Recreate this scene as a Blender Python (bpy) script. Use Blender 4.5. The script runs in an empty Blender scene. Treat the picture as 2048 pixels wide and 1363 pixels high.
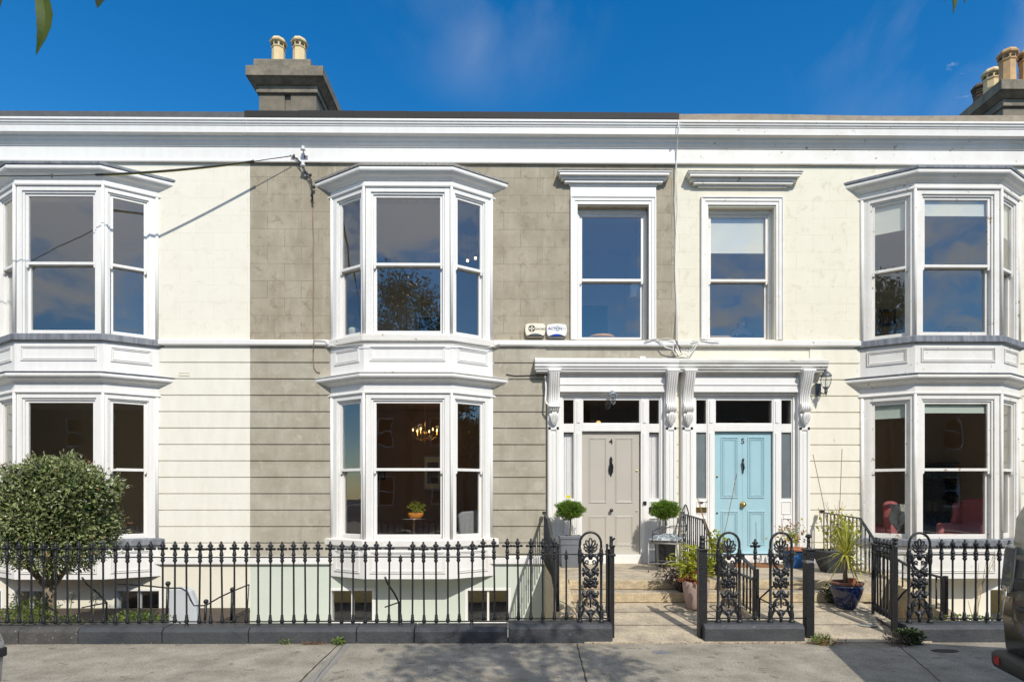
import bpy, bmesh, math, random
from mathutils import Vector, Matrix
random.seed(7)
R = math.radians; PI = math.pi
scene = bpy.context.scene
C = scene.collection

# ------------------------------------------------------------------ camera
F = 1200.0; HZ = 990.0; CXP = 1024.0; EYE = 1.6; PSI = 0.0083
cd = bpy.data.cameras.new('camera'); cam = bpy.data.objects.new('camera', cd); C.objects.link(cam)
cam.location = (0, 0, EYE); cam.rotation_euler = (PI/2, 0, -PSI)
cd.sensor_width = 36; cd.lens = F/2048*36; cd.shift_y = (HZ-681.5)/2048
cd.clip_start = 0.05; cd.clip_end = 3000
cd.dof.use_dof = True; cd.dof.focus_distance = 9.0; cd.dof.aperture_fstop = 8.0
scene.camera = cam
# ------------------------------------------------------------------ light
SUN = Vector((0.144, -0.41, 0.39)).normalized()       # towards the sun
EL = math.asin(SUN.z); AZ = math.atan2(SUN.x, SUN.y)
w = bpy.data.worlds.new('World'); scene.world = w; w.use_nodes = True
nt = w.node_tree; N = nt.nodes; L = nt.links; N.clear()
out = N.new('ShaderNodeOutputWorld'); bg = N.new('ShaderNodeBackground')
sky = N.new('ShaderNodeTexSky'); sky.sky_type = 'NISHITA'; sky.sun_disc = False
sky.sun_elevation = EL; sky.sun_rotation = AZ; sky.air_density = 1.0; sky.dust_density = 0.15; sky.ozone_density = 2.6
hs = N.new('ShaderNodeHueSaturation'); hs.inputs['Saturation'].default_value = 1.41; hs.inputs['Value'].default_value = 1.0
L.new(sky.outputs[0], hs.inputs['Color'])
tc = N.new('ShaderNodeTexCoord')
mp = N.new('ShaderNodeMapping'); mp.inputs['Scale'].default_value = (1.0, 1.0, 2.2); mp.inputs['Location'].default_value = (3.1, 0.4, 1.7)
L.new(tc.outputs['Generated'], mp.inputs['Vector'])
no = N.new('ShaderNodeTexNoise'); no.inputs['Scale'].default_value = 6.0; no.inputs['Detail'].default_value = 8; no.inputs['Roughness'].default_value = 0.64
no.inputs['Distortion'].default_value = 0.35
L.new(mp.outputs[0], no.inputs['Vector'])
sx = N.new('ShaderNodeSeparateXYZ'); L.new(tc.outputs['Generated'], sx.inputs[0])
# patches of cloud, the last three added out of view for neutral fill light: (direction, cosine where the patch starts, cosine of its core, how dense)
ad0 = None
for (d, c0, c1, amt) in (((-.24, -1, .60), .955, .999, .25), ((.38, -1, .39), .970, .997, .27), ((.74, -1, .44), .965, .995, .25), ((-.80, -1, .56), .95, .995, .34), ((-.1, -.55, 1.0), .72, .93, .42), ((-1, -.3, .9), .85, .97, .30), ((1, -.2, .8), .85, .97, .30)):
    vm = N.new('ShaderNodeVectorMath'); vm.operation = 'DOT_PRODUCT'; vm.inputs[1].default_value = Vector(d).normalized(); L.new(tc.outputs['Generated'], vm.inputs[0])
    m1 = N.new('ShaderNodeMapRange'); m1.interpolation_type = 'SMOOTHSTEP'; m1.inputs[1].default_value = c0; m1.inputs[2].default_value = c1; m1.inputs[3].default_value = 0; m1.inputs[4].default_value = amt
    L.new(vm.outputs['Value'], m1.inputs[0])
    if ad0 is None: ad0 = m1
    else:
        q_ = N.new('ShaderNodeMath'); q_.operation = 'ADD'; L.new(ad0.outputs[0], q_.inputs[0]); L.new(m1.outputs[0], q_.inputs[1]); ad0 = q_
q_ = N.new('ShaderNodeMath'); q_.operation = 'SUBTRACT'; q_.inputs[1].default_value = .30; L.new(ad0.outputs[0], q_.inputs[0]); ad0 = q_
ad = N.new('ShaderNodeMath'); ad.operation = 'ADD'; L.new(no.outputs['Fac'], ad.inputs[0]); L.new(ad0.outputs[0], ad.inputs[1])
m2 = N.new('ShaderNodeMapRange'); m2.inputs[1].default_value = 0.41; m2.inputs[2].default_value = 0.56; m2.inputs[3].default_value = 0; m2.inputs[4].default_value = 0.75
L.new(ad.outputs[0], m2.inputs[0])
# thin veils of cloud high over the roofs
n9 = N.new('ShaderNodeTexNoise'); n9.inputs['Scale'].default_value = 5.0; n9.inputs['Detail'].default_value = 7; n9.inputs['Roughness'].default_value = 0.5; n9.inputs['Distortion'].default_value = 0.3; L.new(tc.outputs['Generated'], n9.inputs['Vector'])
r9 = N.new('ShaderNodeMapRange'); r9.inputs[1].default_value = 0.42; r9.inputs[2].default_value = 0.66; L.new(n9.outputs['Fac'], r9.inputs[0])
tot = m2
for (d, c0, c1, amt) in (((-.02, .76, .72), .978, .998, .12), ((.62, .66, .66), .955, .995, .18)):
    vm = N.new('ShaderNodeVectorMath'); vm.operation = 'DOT_PRODUCT'; vm.inputs[1].default_value = Vector(d).normalized(); L.new(tc.outputs['Generated'], vm.inputs[0])
    m1 = N.new('ShaderNodeMapRange'); m1.interpolation_type = 'SMOOTHSTEP'; m1.inputs[1].default_value = c0; m1.inputs[2].default_value = c1; m1.inputs[4].default_value = amt; L.new(vm.outputs['Value'], m1.inputs[0])
    q_ = N.new('ShaderNodeMath'); q_.operation = 'MULTIPLY_ADD'; L.new(m1.outputs[0], q_.inputs[0]); L.new(r9.outputs[0], q_.inputs[1]); L.new(tot.outputs[0], q_.inputs[2]); tot = q_
mx = N.new('ShaderNodeMix'); mx.data_type = 'RGBA'; L.new(tot.outputs[0], mx.inputs['Factor'])
L.new(hs.outputs[0], mx.inputs['A']); mx.inputs['B'].default_value = (6.0, 5.9, 5.8, 1)
L.new(mx.outputs['Result'], bg.inputs['Color']); bg.inputs['Strength'].default_value = 0.15
L.new(bg.outputs[0], out.inputs[0])
sd = bpy.data.lights.new('sun', 'SUN'); sd.energy = 3.6; sd.angle = R(0.5); sd.color = (1.0, 0.95, 0.86)
so = bpy.data.objects.new('sun', sd); C.objects.link(so)
so.rotation_euler = (-SUN).to_track_quat('-Z', 'Y').to_euler(); so.location = (2, -6, 12)
vs = scene.view_settings; scene.display_settings.display_device = 'sRGB'
vs.view_transform = 'Standard'; vs.look = 'None'; vs.exposure = 0.19; vs.gamma = 1.0; vs.use_curve_mapping = False

# ------------------------------------------------------------------ measuring helper: pixel of the photo -> metres on a plane Y = const
def W(px, py, Y):
    u = (px-CXP)/F; v = (HZ-py)/F
    wx = u*math.cos(PSI)+math.sin(PSI); wy = -u*math.sin(PSI)+math.cos(PSI)
    t = Y/wy
    return (wx*t, EYE+v*t)
def WX(px, Y): return W(px, 990, Y)[0]

# ------------------------------------------------------------------ mesh helpers
class MB:
    def __init__(s): s.v = []; s.f = []; s.mi = []; s.m = 0
    def add(s, vs, fs):
        b = len(s.v); s.v.extend(vs)
        for f in fs: s.f.append([i+b for i in f]); s.mi.append(s.m)
        return s
    def box(s, x0, x1, y0, y1, z0, z1, T=None):
        p = [(x0,y0,z0),(x1,y0,z0),(x1,y1,z0),(x0,y1,z0),(x0,y0,z1),(x1,y0,z1),(x1,y1,z1),(x0,y1,z1)]
        if T: p = [T(*q) for q in p]
        return s.add(p, [(0,3,2,1),(4,5,6,7),(0,1,5,4),(1,2,6,5),(2,3,7,6),(3,0,4,7)])
    def ring(s, T, u0, u1, z0, z1, t, w0, w1, tb=None, tt=None):
        tb = t if tb is None else tb; tt = t if tt is None else tt
        s.box(u0, u0+t, w0, w1, z0, z1, T); s.box(u1-t, u1, w0, w1, z0, z1, T)
        if tt: s.box(u0+t, u1-t, w0, w1, z1-tt, z1, T)
        if tb: s.box(u0+t, u1-t, w0, w1, z0, z0+tb, T)
        return s
    def tube(s, pts, r, n=8, cap=True, closed=False):
        pts = [Vector(p) for p in pts]; k = len(pts)
        rs = [q_*getattr(s, 'rk', 1) for q_ in (r if isinstance(r, (list, tuple)) else [r]*k)]
        vs = []; prev = None
        for i, p in enumerate(pts):
            if closed: d = pts[(i+1) % k]-pts[i-1]
            else: d = pts[min(i+1, k-1)]-pts[max(i-1, 0)]
            if d.length < 1e-9: d = Vector((0, 0, 1))
            d.normalize()
            if prev is None:
                a = Vector((0, 0, 1)) if abs(d.z) < 0.9 else Vector((1, 0, 0))
                x = a.cross(d).normalized()
            else:
                x = prev-d*prev.dot(d)
                x = x.normalized() if x.length > 1e-6 else d.orthogonal().normalized()
            prev = x; y = d.cross(x)
            for j in range(n):
                a = 2*PI*j/n
                q = p+(x*math.cos(a)+y*math.sin(a))*rs[i]; vs.append(tuple(q))
        fs = []
        m = k if closed else k-1
        for i in range(m):
            for j in range(n):
                i2 = (i+1) % k
                fs.append((i*n+j, i*n+(j+1) % n, i2*n+(j+1) % n, i2*n+j))
        if cap and not closed:
            fs.append(tuple(range(n))[::-1]); fs.append(tuple((k-1)*n+j for j in range(n)))
        return s.add(vs, fs)
    def lathe(s, prof, c=(0, 0, 0), n=16, sx=1, sy=1, cap=True, rot=0):
        vs = []; fs = []; k = len(prof)
        for (r, z) in prof:
            for j in range(n):
                a = 2*PI*j/n+rot; vs.append((c[0]+r*sx*math.cos(a), c[1]+r*sy*math.sin(a), c[2]+z))
        for i in range(k-1):
            for j in range(n): fs.append((i*n+j, i*n+(j+1) % n, (i+1)*n+(j+1) % n, (i+1)*n+j))
        if cap: fs.append(tuple(range(n))[::-1]); fs.append(tuple((k-1)*n+j for j in range(n)))
        return s.add(vs, fs)
    def ball(s, c, r, n=8, sx=1, sy=1, sz=1):
        k = max(4, n//2+1)
        prof = [(max(1e-4, r*math.sin(PI*i/k)), -r*sz*math.cos(PI*i/k)) for i in range(k+1)]
        return s.lathe(prof, c, n, sx, sy)
    def prism(s, poly, T, w0, w1):
        n = len(poly)
        vs = [T(a, w0, b) for a, b in poly]+[T(a, w1, b) for a, b in poly]
        fs = [tuple(range(n)), tuple(range(2*n-1, n-1, -1))]+[(i, (i+1) % n, n+(i+1) % n, n+i) for i in range(n)]
        return s.add(vs, fs)
    def sweep(s, path, prof, ends=('cap', 'cap'), wallY=None, dz=None):
        """mitred moulding: path [(x,y)], closed profile [(out,z)], outside on the right of the path"""
        P = [Vector((a[0], a[1])) for a in path]; k = len(P); n = len(prof)
        dirs = [(P[i+1]-P[i]).normalized() for i in range(k-1)]
        nor = [Vector((d.y, -d.x)) for d in dirs]
        vs = []
        for i in range(k):
            for (o, z) in prof:
                if i == 0 or i == k-1:
                    j = 0 if i == 0 else k-2
                    q = P[i]+nor[j]*o
                    if ends[0 if i == 0 else 1] == 'wall' and abs(dirs[j].y) > 1e-6:
                        q = q+dirs[j]*((wallY-q.y)/dirs[j].y)
                else:
                    m = (nor[i-1]+nor[i]); m = m/m.length; c = m.dot(nor[i])
                    q = P[i]+m*(o/c)
                vs.append((q.x, q.y, z+(dz(q.x) if dz else 0)))
        fs = []
        for i in range(k-1):
            for j in range(n):
                fs.append((i*n+j, i*n+(j+1) % n, (i+1)*n+(j+1) % n, (i+1)*n+j))
        fs.append(tuple(range(n))); fs.append(tuple((k-1)*n+j for j in range(n))[::-1])
        return s.add(vs, fs)
    def grid(s, x0, x1, z0, z1, holes, Y0, Y1):
        """wall slab with rectangular openings (x0,x1,z0,z1)"""
        xs = sorted(set([x0, x1]+[h[i] for h in holes for i in (0, 1) if x0 < h[i] < x1]))
        zs = sorted(set([z0, z1]+[h[i] for h in holes for i in (2, 3) if z0 < h[i] < z1]))
        inh = lambda x, z: any(h[0] < x < h[1] and h[2] < z < h[3] for h in holes)
        for i in range(len(xs)-1):
            for j in range(len(zs)-1):
                a, b, c, d = xs[i], xs[i+1], zs[j], zs[j+1]
                if inh((a+b)/2, (c+d)/2): continue
                s.add([(a,Y0,c),(b,Y0,c),(b,Y0,d),(a,Y0,d)], [(0,1,2,3)])
                s.add([(a,Y1,c),(b,Y1,c),(b,Y1,d),(a,Y1,d)], [(3,2,1,0)])
        def rect(a, b, c, d):
            s.add([(a,Y0,c),(a,Y1,c),(a,Y1,d),(a,Y0,d)], [(0,1,2,3)]); s.add([(b,Y0,c),(b,Y1,c),(b,Y1,d),(b,Y0,d)], [(3,2,1,0)])
            s.add([(a,Y0,c),(b,Y0,c),(b,Y1,c),(a,Y1,c)], [(0,1,2,3)]); s.add([(a,Y0,d),(b,Y0,d),(b,Y1,d),(a,Y1,d)], [(3,2,1,0)])
        rect(x0, x1, z0, z1)
        for h in holes: rect(max(h[0],x0), min(h[1],x1), max(h[2],z0), min(h[3],z1))
        return s

BASE = {}
def empty(name, loc, label, cat, group=None):
    o = bpy.data.objects.new(name, None); C.objects.link(o); o.location = loc
    o.empty_display_size = 0.2
    o['label'] = label; o['category'] = cat
    if group: o['group'] = group
    BASE[o.name] = Vector(loc)
    return o
def obj(name, mb, mat, parent=None, smooth=False, bevel=0, label=None, norm=True, loc=None, segs=2, auto=None):
    me = bpy.data.meshes.new(name)
    b = BASE[parent.name] if parent else (Vector(loc) if loc else Vector((0, 0, 0)))
    me.from_pydata([(v[0]-b.x, v[1]-b.y, v[2]-b.z) for v in mb.v], [], mb.f)
    mats = mat if isinstance(mat, (list, tuple)) else [mat]
    for m in mats: me.materials.append(m)
    if len(mats) > 1: me.polygons.foreach_set('material_index', mb.mi)
    if norm:
        bm = bmesh.new(); bm.from_mesh(me); bmesh.ops.recalc_face_normals(bm, faces=bm.faces); bm.to_mesh(me); bm.free()
    if smooth: me.polygons.foreach_set('use_smooth', [True]*len(me.polygons))
    me.update()
    o = bpy.data.objects.new(name, me); C.objects.link(o)
    if parent: o.parent = parent
    elif loc: o.location = loc
    BASE[o.name] = b.copy()
    if bevel:
        m = o.modifiers.new('bevel', 'BEVEL'); m.width = bevel; m.segments = segs; m.limit_method = 'ANGLE'; m.angle_limit = R(40)
    if smooth and auto:
        m = o.modifiers.new('split', 'EDGE_SPLIT'); m.split_angle = R(auto)
    if label: o['label'] = label
    return o
def tag(o, label, cat, group=None, kind=None):
    if label: o['label'] = label
    if cat: o['category'] = cat
    if group: o['group'] = group
    if kind: o['kind'] = kind
    return o
def struct(name, mb, mat, kind='structure', **k):
    o = obj(name, mb, mat, **k); o['kind'] = kind; return o
def cp(o, parent, loc):
    c = o.copy(); C.objects.link(c); c.parent = parent; c.location = loc; return c
def textmb(s, size, T, depth=0.004, align='CENTER', bold=0, space=1.0):
    cu = bpy.data.curves.new('t', 'FONT'); cu.body = s; cu.size = size; cu.align_x = align; cu.extrude = depth/2; cu.offset = bold; cu.space_character = space
    t = bpy.data.objects.new('t', cu); C.objects.link(t)
    bpy.context.view_layer.update()
    me = bpy.data.meshes.new_from_object(t.evaluated_get(bpy.context.evaluated_depsgraph_get()))
    mb = MB(); mb.add([T(v.co.x, v.co.z, v.co.y) for v in me.vertices], [tuple(p.vertices) for p in me.polygons])
    bpy.data.objects.remove(t); bpy.data.meshes.remove(me); bpy.data.curves.remove(cu)
    return mb
def frame(p0, p1):
    """local (u along the face, w outward, z up) -> world"""
    a = Vector((p0[0], p0[1])); d = (Vector((p1[0], p1[1]))-a); ln = d.length; d.normalize(); n = Vector((d.y, -d.x))
    T = lambda u, w_, z: (a.x+d.x*u+n.x*w_, a.y+d.y*u+n.y*w_, z)
    return T, ln

# ------------------------------------------------------------------ materials
def rgb(c): return (c[0], c[1], c[2], 1)
def mat(name, col, rough=0.6, metal=0.0, var=0.0, scale=3.0, bump=0.0, bscale=40.0, col2=None, spec=0.5, stretch=(1, 1, 1), coat=0, spot=None, coords='pos', island=0, fine=0):
    m = bpy.data.materials.new(name); m.use_nodes = True
    nt = m.node_tree; N = nt.nodes; L = nt.links
    b = N['Principled BSDF']; b.inputs['Roughness'].default_value = rough; b.inputs['Metallic'].default_value = metal
    b.inputs['Specular IOR Level'].default_value = spec
    if coat: b.inputs['Coat Weight'].default_value = coat; b.inputs['Coat Roughness'].default_value = 0.03
    b.inputs['Base Color'].default_value = rgb(col)
    m['_c'] = 0
    if coords == 'pos': g = N.new('ShaderNodeNewGeometry'); vec = g.outputs['Position']
    else: g = N.new('ShaderNodeTexCoord'); vec = g.outputs['Object']
    mp = N.new('ShaderNodeMapping'); mp.inputs['Scale'].default_value = stretch; L.new(vec, mp.inputs[0]); vec = mp.outputs[0]
    last = None
    if var or col2:
        n = N.new('ShaderNodeTexNoise'); n.inputs['Scale'].default_value = scale; n.inputs['Detail'].default_value = 7; n.inputs['Roughness'].default_value = 0.62
        L.new(vec, n.inputs['Vector'])
        r = N.new('ShaderNodeMapRange'); r.inputs[1].default_value = 0.32; r.inputs[2].default_value = 0.68; L.new(n.outputs['Fac'], r.inputs[0])
        x = N.new('ShaderNodeMix'); x.data_type = 'RGBA'
        c2 = col2 if col2 else tuple(c*(1-var) for c in col)
        x.inputs['A'].default_value = rgb(col); x.inputs['B'].default_value = rgb(c2)
        L.new(r.outputs[0], x.inputs['Factor']); last = x.outputs['Result']
    if fine:   # speckled aggregate
        n = N.new('ShaderNodeTexNoise'); n.inputs['Scale'].default_value = 55; n.inputs['Detail'].default_value = 3; n.inputs['Roughness'].default_value = 0.8; L.new(vec, n.inputs['Vector'])
        rr = N.new('ShaderNodeMapRange'); rr.inputs[1].default_value = 0.3; rr.inputs[2].default_value = 0.7; rr.inputs[3].default_value = 1-fine; rr.inputs[4].default_value = 1+fine; rr.clamp = True; L.new(n.outputs['Fac'], rr.inputs[0])
        cc = N.new('ShaderNodeCombineColor'); [L.new(rr.outputs[0], cc.inputs[i]) for i in range(3)]
        x = N.new('ShaderNodeMix'); x.data_type = 'RGBA'; x.blend_type = 'MULTIPLY'; x.inputs['Factor'].default_value = 1; L.new(last, x.inputs['A']); L.new(cc.outputs[0], x.inputs['B']); last = x.outputs['Result']
    if island:
        gi = N.new('ShaderNodeNewGeometry'); x = N.new('ShaderNodeMix'); x.data_type = 'RGBA'; x.blend_type = 'MULTIPLY'; x.inputs['Factor'].default_value = 1
        rr = N.new('ShaderNodeMapRange'); rr.inputs[3].default_value = 1-island; rr.inputs[4].default_value = 1+island; L.new(gi.outputs['Random Per Island'], rr.inputs[0])
        cc = N.new('ShaderNodeCombineColor'); [L.new(rr.outputs[0], cc.inputs[i]) for i in range(3)]
        if last: L.new(last, x.inputs['A'])
        else: x.inputs['A'].default_value = rgb(col)
        L.new(cc.outputs[0], x.inputs['B']); last = x.outputs['Result']
    if spot:   # (colour, threshold, scale): small worn flakes or lichen
        n = N.new('ShaderNodeTexNoise'); n.inputs['Scale'].default_value = spot[2]; n.inputs['Detail'].default_value = 6; n.inputs['Roughness'].default_value = 0.7
        L.new(vec, n.inputs['Vector'])
        r = N.new('ShaderNodeMapRange'); r.inputs[1].default_value = spot[1]; r.inputs[2].default_value = spot[1]+0.02; L.new(n.outputs['Fac'], r.inputs[0])
        x = N.new('ShaderNodeMix'); x.data_type = 'RGBA'; x.inputs['B'].default_value = rgb(spot[0])
        if last: L.new(last, x.inputs['A'])
        else: x.inputs['A'].default_value = rgb(col)
        L.new(r.outputs[0], x.inputs['Factor']); last = x.outputs['Result']
    if last: L.new(last, b.inputs['Base Color'])
    if bump:
        n = N.new('ShaderNodeTexNoise'); n.inputs['Scale'].default_value = bscale; n.inputs['Detail'].default_value = 5; L.new(vec, n.inputs['Vector'])
        bp = N.new('ShaderNodeBump'); bp.inputs['Strength'].default_value = bump; bp.inputs['Distance'].default_value = 0.01
        L.new(n.outputs['Fac'], bp.inputs['Height']); L.new(bp.outputs[0], b.inputs['Normal'])
    return m
def ashlar(name, c1, c2, line, bw, rh, ox, oz, mortar=0.005, bump=0.3, patch=0.5, stain=None, dirt=None):
    m = bpy.data.materials.new(name); m.use_nodes = True
    nt = m.node_tree; N = nt.nodes; L = nt.links; b = N['Principled BSDF']; b.inputs['Roughness'].default_value = 0.85; b.inputs['Specular IOR Level'].default_value = 0.2
    g = N.new('ShaderNodeNewGeometry'); sp = N.new('ShaderNodeSeparateXYZ'); L.new(g.outputs['Position'], sp.inputs[0])
    ax = N.new('ShaderNodeMath'); ax.inputs[1].default_value = ox; L.new(sp.outputs[0], ax.inputs[0])
    az = N.new('ShaderNodeMath'); az.inputs[1].default_value = oz; L.new(sp.outputs[2], az.inputs[0])
    cb = N.new('ShaderNodeCombineXYZ'); L.new(ax.outputs[0], cb.inputs[0]); L.new(az.outputs[0], cb.inputs[1])
    # joints wander a little
    wn = N.new('ShaderNodeTexNoise'); wn.inputs['Scale'].default_value = 5; L.new(g.outputs['Position'], wn.inputs['Vector'])
    wv = N.new('ShaderNodeVectorMath'); wv.operation = 'MULTIPLY_ADD'; wv.inputs[1].default_value = (0.012, 0.012, 0); L.new(wn.outputs['Color'], wv.inputs[0]); L.new(cb.outputs[0], wv.inputs[2])
    br = N.new('ShaderNodeTexBrick'); br.offset = 0.5; br.inputs['Scale'].default_value = 1; br.inputs['Brick Width'].default_value = bw; br.inputs['Row Height'].default_value = rh
    br.inputs['Mortar Size'].default_value = mortar; br.inputs['Mortar Smooth'].default_value = 0.2
    br.inputs['Color1'].default_value = (1, 1, 1, 1); br.inputs['Color2'].default_value = (1-patch*0.25,)*3+(1,); br.inputs['Mortar'].default_value = (1, 1, 1, 1)
    L.new(wv.outputs[0], br.inputs['Vector'])
    n = N.new('ShaderNodeTexNoise'); n.inputs['Scale'].default_value = 2.2; n.inputs['Detail'].default_value = 9; n.inputs['Roughness'].default_value = 0.65; L.new(g.outputs['Position'], n.inputs['Vector'])
    r = N.new('ShaderNodeMapRange'); r.inputs[1].default_value = 0.33; r.inputs[2].default_value = 0.67; L.new(n.outputs['Fac'], r.inputs[0])
    x = N.new('ShaderNodeMix'); x.data_type = 'RGBA'; x.inputs['A'].default_value = rgb(c1); x.inputs['B'].default_value = rgb(c2); L.new(r.outputs[0], x.inputs['Factor'])
    y = N.new('ShaderNodeMix'); y.data_type = 'RGBA'; y.blend_type = 'MULTIPLY'; y.inputs['Factor'].default_value = 1; L.new(x.outputs['Result'], y.inputs['A']); L.new(br.outputs['Color'], y.inputs['B'])
    last = y.outputs['Result']
    if stain:
        mp = N.new('ShaderNodeMapping'); mp.inputs['Scale'].default_value = (7, 7, 0.9); L.new(g.outputs['Position'], mp.inputs[0])
        n2 = N.new('ShaderNodeTexNoise'); n2.inputs['Scale'].default_value = 1.0; n2.inputs['Detail'].default_value = 8; n2.inputs['Roughness'].default_value = 0.7; L.new(mp.outputs[0], n2.inputs['Vector'])
        r2 = N.new('ShaderNodeMapRange'); r2.inputs[1].default_value = 0.52; r2.inputs[2].default_value = 0.72; r2.inputs[4].default_value = 0.6; L.new(n2.outputs['Fac'], r2.inputs[0])
        s = N.new('ShaderNodeMix'); s.data_type = 'RGBA'; s.inputs['B'].default_value = rgb(stain); L.new(last, s.inputs['A']); L.new(r2.outputs[0], s.inputs['Factor']); last = s.outputs['Result']
    if dirt:   # small blotches and patches
        n4 = N.new('ShaderNodeTexNoise'); n4.inputs['Scale'].default_value = 5.5; n4.inputs['Detail'].default_value = 10; n4.inputs['Roughness'].default_value = 0.75; n4.inputs['Distortion'].default_value = 0.6; L.new(g.outputs['Position'], n4.inputs['Vector'])
        r4 = N.new('ShaderNodeMapRange'); r4.inputs[1].default_value = 0.53; r4.inputs[2].default_value = 0.66; r4.inputs[4].default_value = 0.7; L.new(n4.outputs['Fac'], r4.inputs[0])
        s4 = N.new('ShaderNodeMix'); s4.data_type = 'RGBA'; s4.inputs['B'].default_value = rgb(dirt); L.new(last, s4.inputs['A']); L.new(r4.outputs[0], s4.inputs['Factor']); last = s4.outputs['Result']
    z = N.new('ShaderNodeMix'); z.data_type = 'RGBA'; z.inputs['B'].default_value = rgb(line); L.new(last, z.inputs['A'])
    mm = N.new('ShaderNodeMath'); mm.operation = 'MULTIPLY'
    n3 = N.new('ShaderNodeTexNoise'); n3.inputs['Scale'].default_value = 3.5; L.new(g.outputs['Position'], n3.inputs['Vector'])
    r3 = N.new('ShaderNodeMapRange'); r3.inputs[1].default_value = 0.35; r3.inputs[2].default_value = 0.6; r3.inputs[3].default_value = 0.25; L.new(n3.outputs['Fac'], r3.inputs[0])
    L.new(br.outputs['Fac'], mm.inputs[0]); L.new(r3.outputs[0], mm.inputs[1]); L.new(mm.outputs[0], z.inputs['Factor'])
    L.new(z.outputs['Result'], b.inputs['Base Color'])
    fn = N.new('ShaderNodeTexNoise'); fn.inputs['Scale'].default_value = 60; fn.inputs['Detail'].default_value = 4; L.new(g.outputs['Position'], fn.inputs['Vector'])
    sb = N.new('ShaderNodeMath'); sb.operation = 'SUBTRACT'; L.new(fn.outputs['Fac'], sb.inputs[0]); L.new(br.outputs['Fac'], sb.inputs[1])
    bp = N.new('ShaderNodeBump'); bp.inputs['Strength'].default_value = bump; bp.inputs['Distance'].default_value = 0.006
    L.new(sb.outputs[0], bp.inputs['Height']); L.new(bp.outputs[0], b.inputs['Normal'])
    return m
def glassmat(name, ior=0.105, tint=(0.97, 0.98, 0.975)):
    m = bpy.data.materials.new(name); m.use_nodes = True; nt = m.node_tree; N = nt.nodes; L = nt.links; N.clear()
    o = N.new('ShaderNodeOutputMaterial'); t = N.new('ShaderNodeBsdfTransparent'); t.inputs[0].default_value = rgb(tint)
    g = N.new('ShaderNodeBsdfGlossy'); g.inputs['Roughness'].default_value = 0.0; g.inputs['Color'].default_value = (0.9, 0.9, 0.9, 1)
    lw = N.new('ShaderNodeLayerWeight'); lw.inputs[0].default_value = 0.5
    pw = N.new('ShaderNodeMath'); pw.operation = 'POWER'; pw.inputs[1].default_value = 4.0; L.new(lw.outputs['Facing'], pw.inputs[0])
    f = N.new('ShaderNodeMapRange'); f.inputs[3].default_value = ior; f.inputs[4].default_value = 0.9; L.new(pw.outputs[0], f.inputs[0])
    # old panes are never quite flat
    geo = N.new('ShaderNodeNewGeometry'); n = N.new('ShaderNodeTexNoise'); n.inputs['Scale'].default_value = 2.4; n.inputs['Detail'].default_value = 1; L.new(geo.outputs['Position'], n.inputs['Vector'])
    bp = N.new('ShaderNodeBump'); bp.inputs['Strength'].default_value = 0.17; bp.inputs['Distance'].default_value = 0.01; L.new(n.outputs['Fac'], bp.inputs['Height']); L.new(bp.outputs[0], g.inputs['Normal'])
    x = N.new('ShaderNodeMixShader'); L.new(f.outputs[0], x.inputs[0]); L.new(t.outputs[0], x.inputs[1]); L.new(g.outputs[0], x.inputs[2]); L.new(x.outputs[0], o.inputs[0])
    return m
def emit(name, col, s):
    m = bpy.data.materials.new(name); m.use_nodes = True; b = m.node_tree.nodes['Principled BSDF']
    b.inputs['Emission Color'].default_value = rgb(col); b.inputs['Emission Strength'].default_value = s; b.inputs['Base Color'].default_value = rgb(col)
    return m
def leafmat(name, col, col2, rough=0.4, trans=0.25, island=0.35, scale=8):
    m = mat(name, col, rough, col2=col2, scale=scale, island=island, spec=0.5)
    nt = m.node_tree; N = nt.nodes; L = nt.links; b = N['Principled BSDF']
    tr = N.new('ShaderNodeBsdfTranslucent'); src = b.inputs['Base Color'].links[0].from_socket
    L.new(src, tr.inputs['Color']); x = N.new('ShaderNodeMixShader'); x.inputs[0].default_value = trans
    o = N['Material Output']; L.new(b.outputs[0], x.inputs[1]); L.new(tr.outputs[0], x.inputs[2]); L.new(x.outputs[0], o.inputs[0])
    return m
M = {}
M['white'] = mat('white_paint', (0.81, 0.80, 0.775), 0.45, col2=(.755, .74, .705), scale=1.5, stretch=(6, 6, 1.1), bump=.06, bscale=6)
M['white_old'] = mat('weathered_white_paint', (0.78, 0.765, 0.73), 0.55, col2=(.70, .67, .61), scale=3, bump=0.05, bscale=30, spot=((0.36, 0.27, 0.17), 0.635, 8.0))
M['white_stain'] = mat('stained_white_paint', (0.74, 0.74, 0.71), 0.6, col2=(0.5, 0.48, 0.42), scale=1.6, bump=0.15, bscale=30, spot=((0.3, 0.24, 0.17), 0.63, 6.0), stretch=(1, 1, 3))
M['cream_l'] = ashlar('cream_paint_left', (0.80, 0.765, 0.655), (0.77, 0.735, 0.63), (0.66, 0.62, 0.5), 0.57, 0.292, 0.1, 0.1, 0.003, 0.12, 0.05, stain=(.74, .715, .62), dirt=(.68, .64, .52))
M['cream_r'] = ashlar('cream_paint_right', (0.79, 0.745, 0.61), (0.75, 0.71, 0.58), (0.62, 0.57, 0.44), 0.57, 0.292, 0.2, 0.1, 0.003, 0.15, 0.06, stain=(.73, .69, .56), dirt=(.62, .56, .42))
M['cream_band_l'] = mat('cream_band_paint_left', (0.80, 0.775, 0.69), 0.7, col2=(.745, .715, .615), scale=4, bump=0.15, stretch=(2, 2, .6), spot=((.55, .5, .38), .70, 5))
M['cream_band_r'] = mat('cream_band_paint_right', (0.79, 0.755, 0.635), 0.7, col2=(.73, .685, .555), scale=4, bump=0.15, stretch=(2, 2, .6), spot=((.5, .44, .3), .69, 5))
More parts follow.
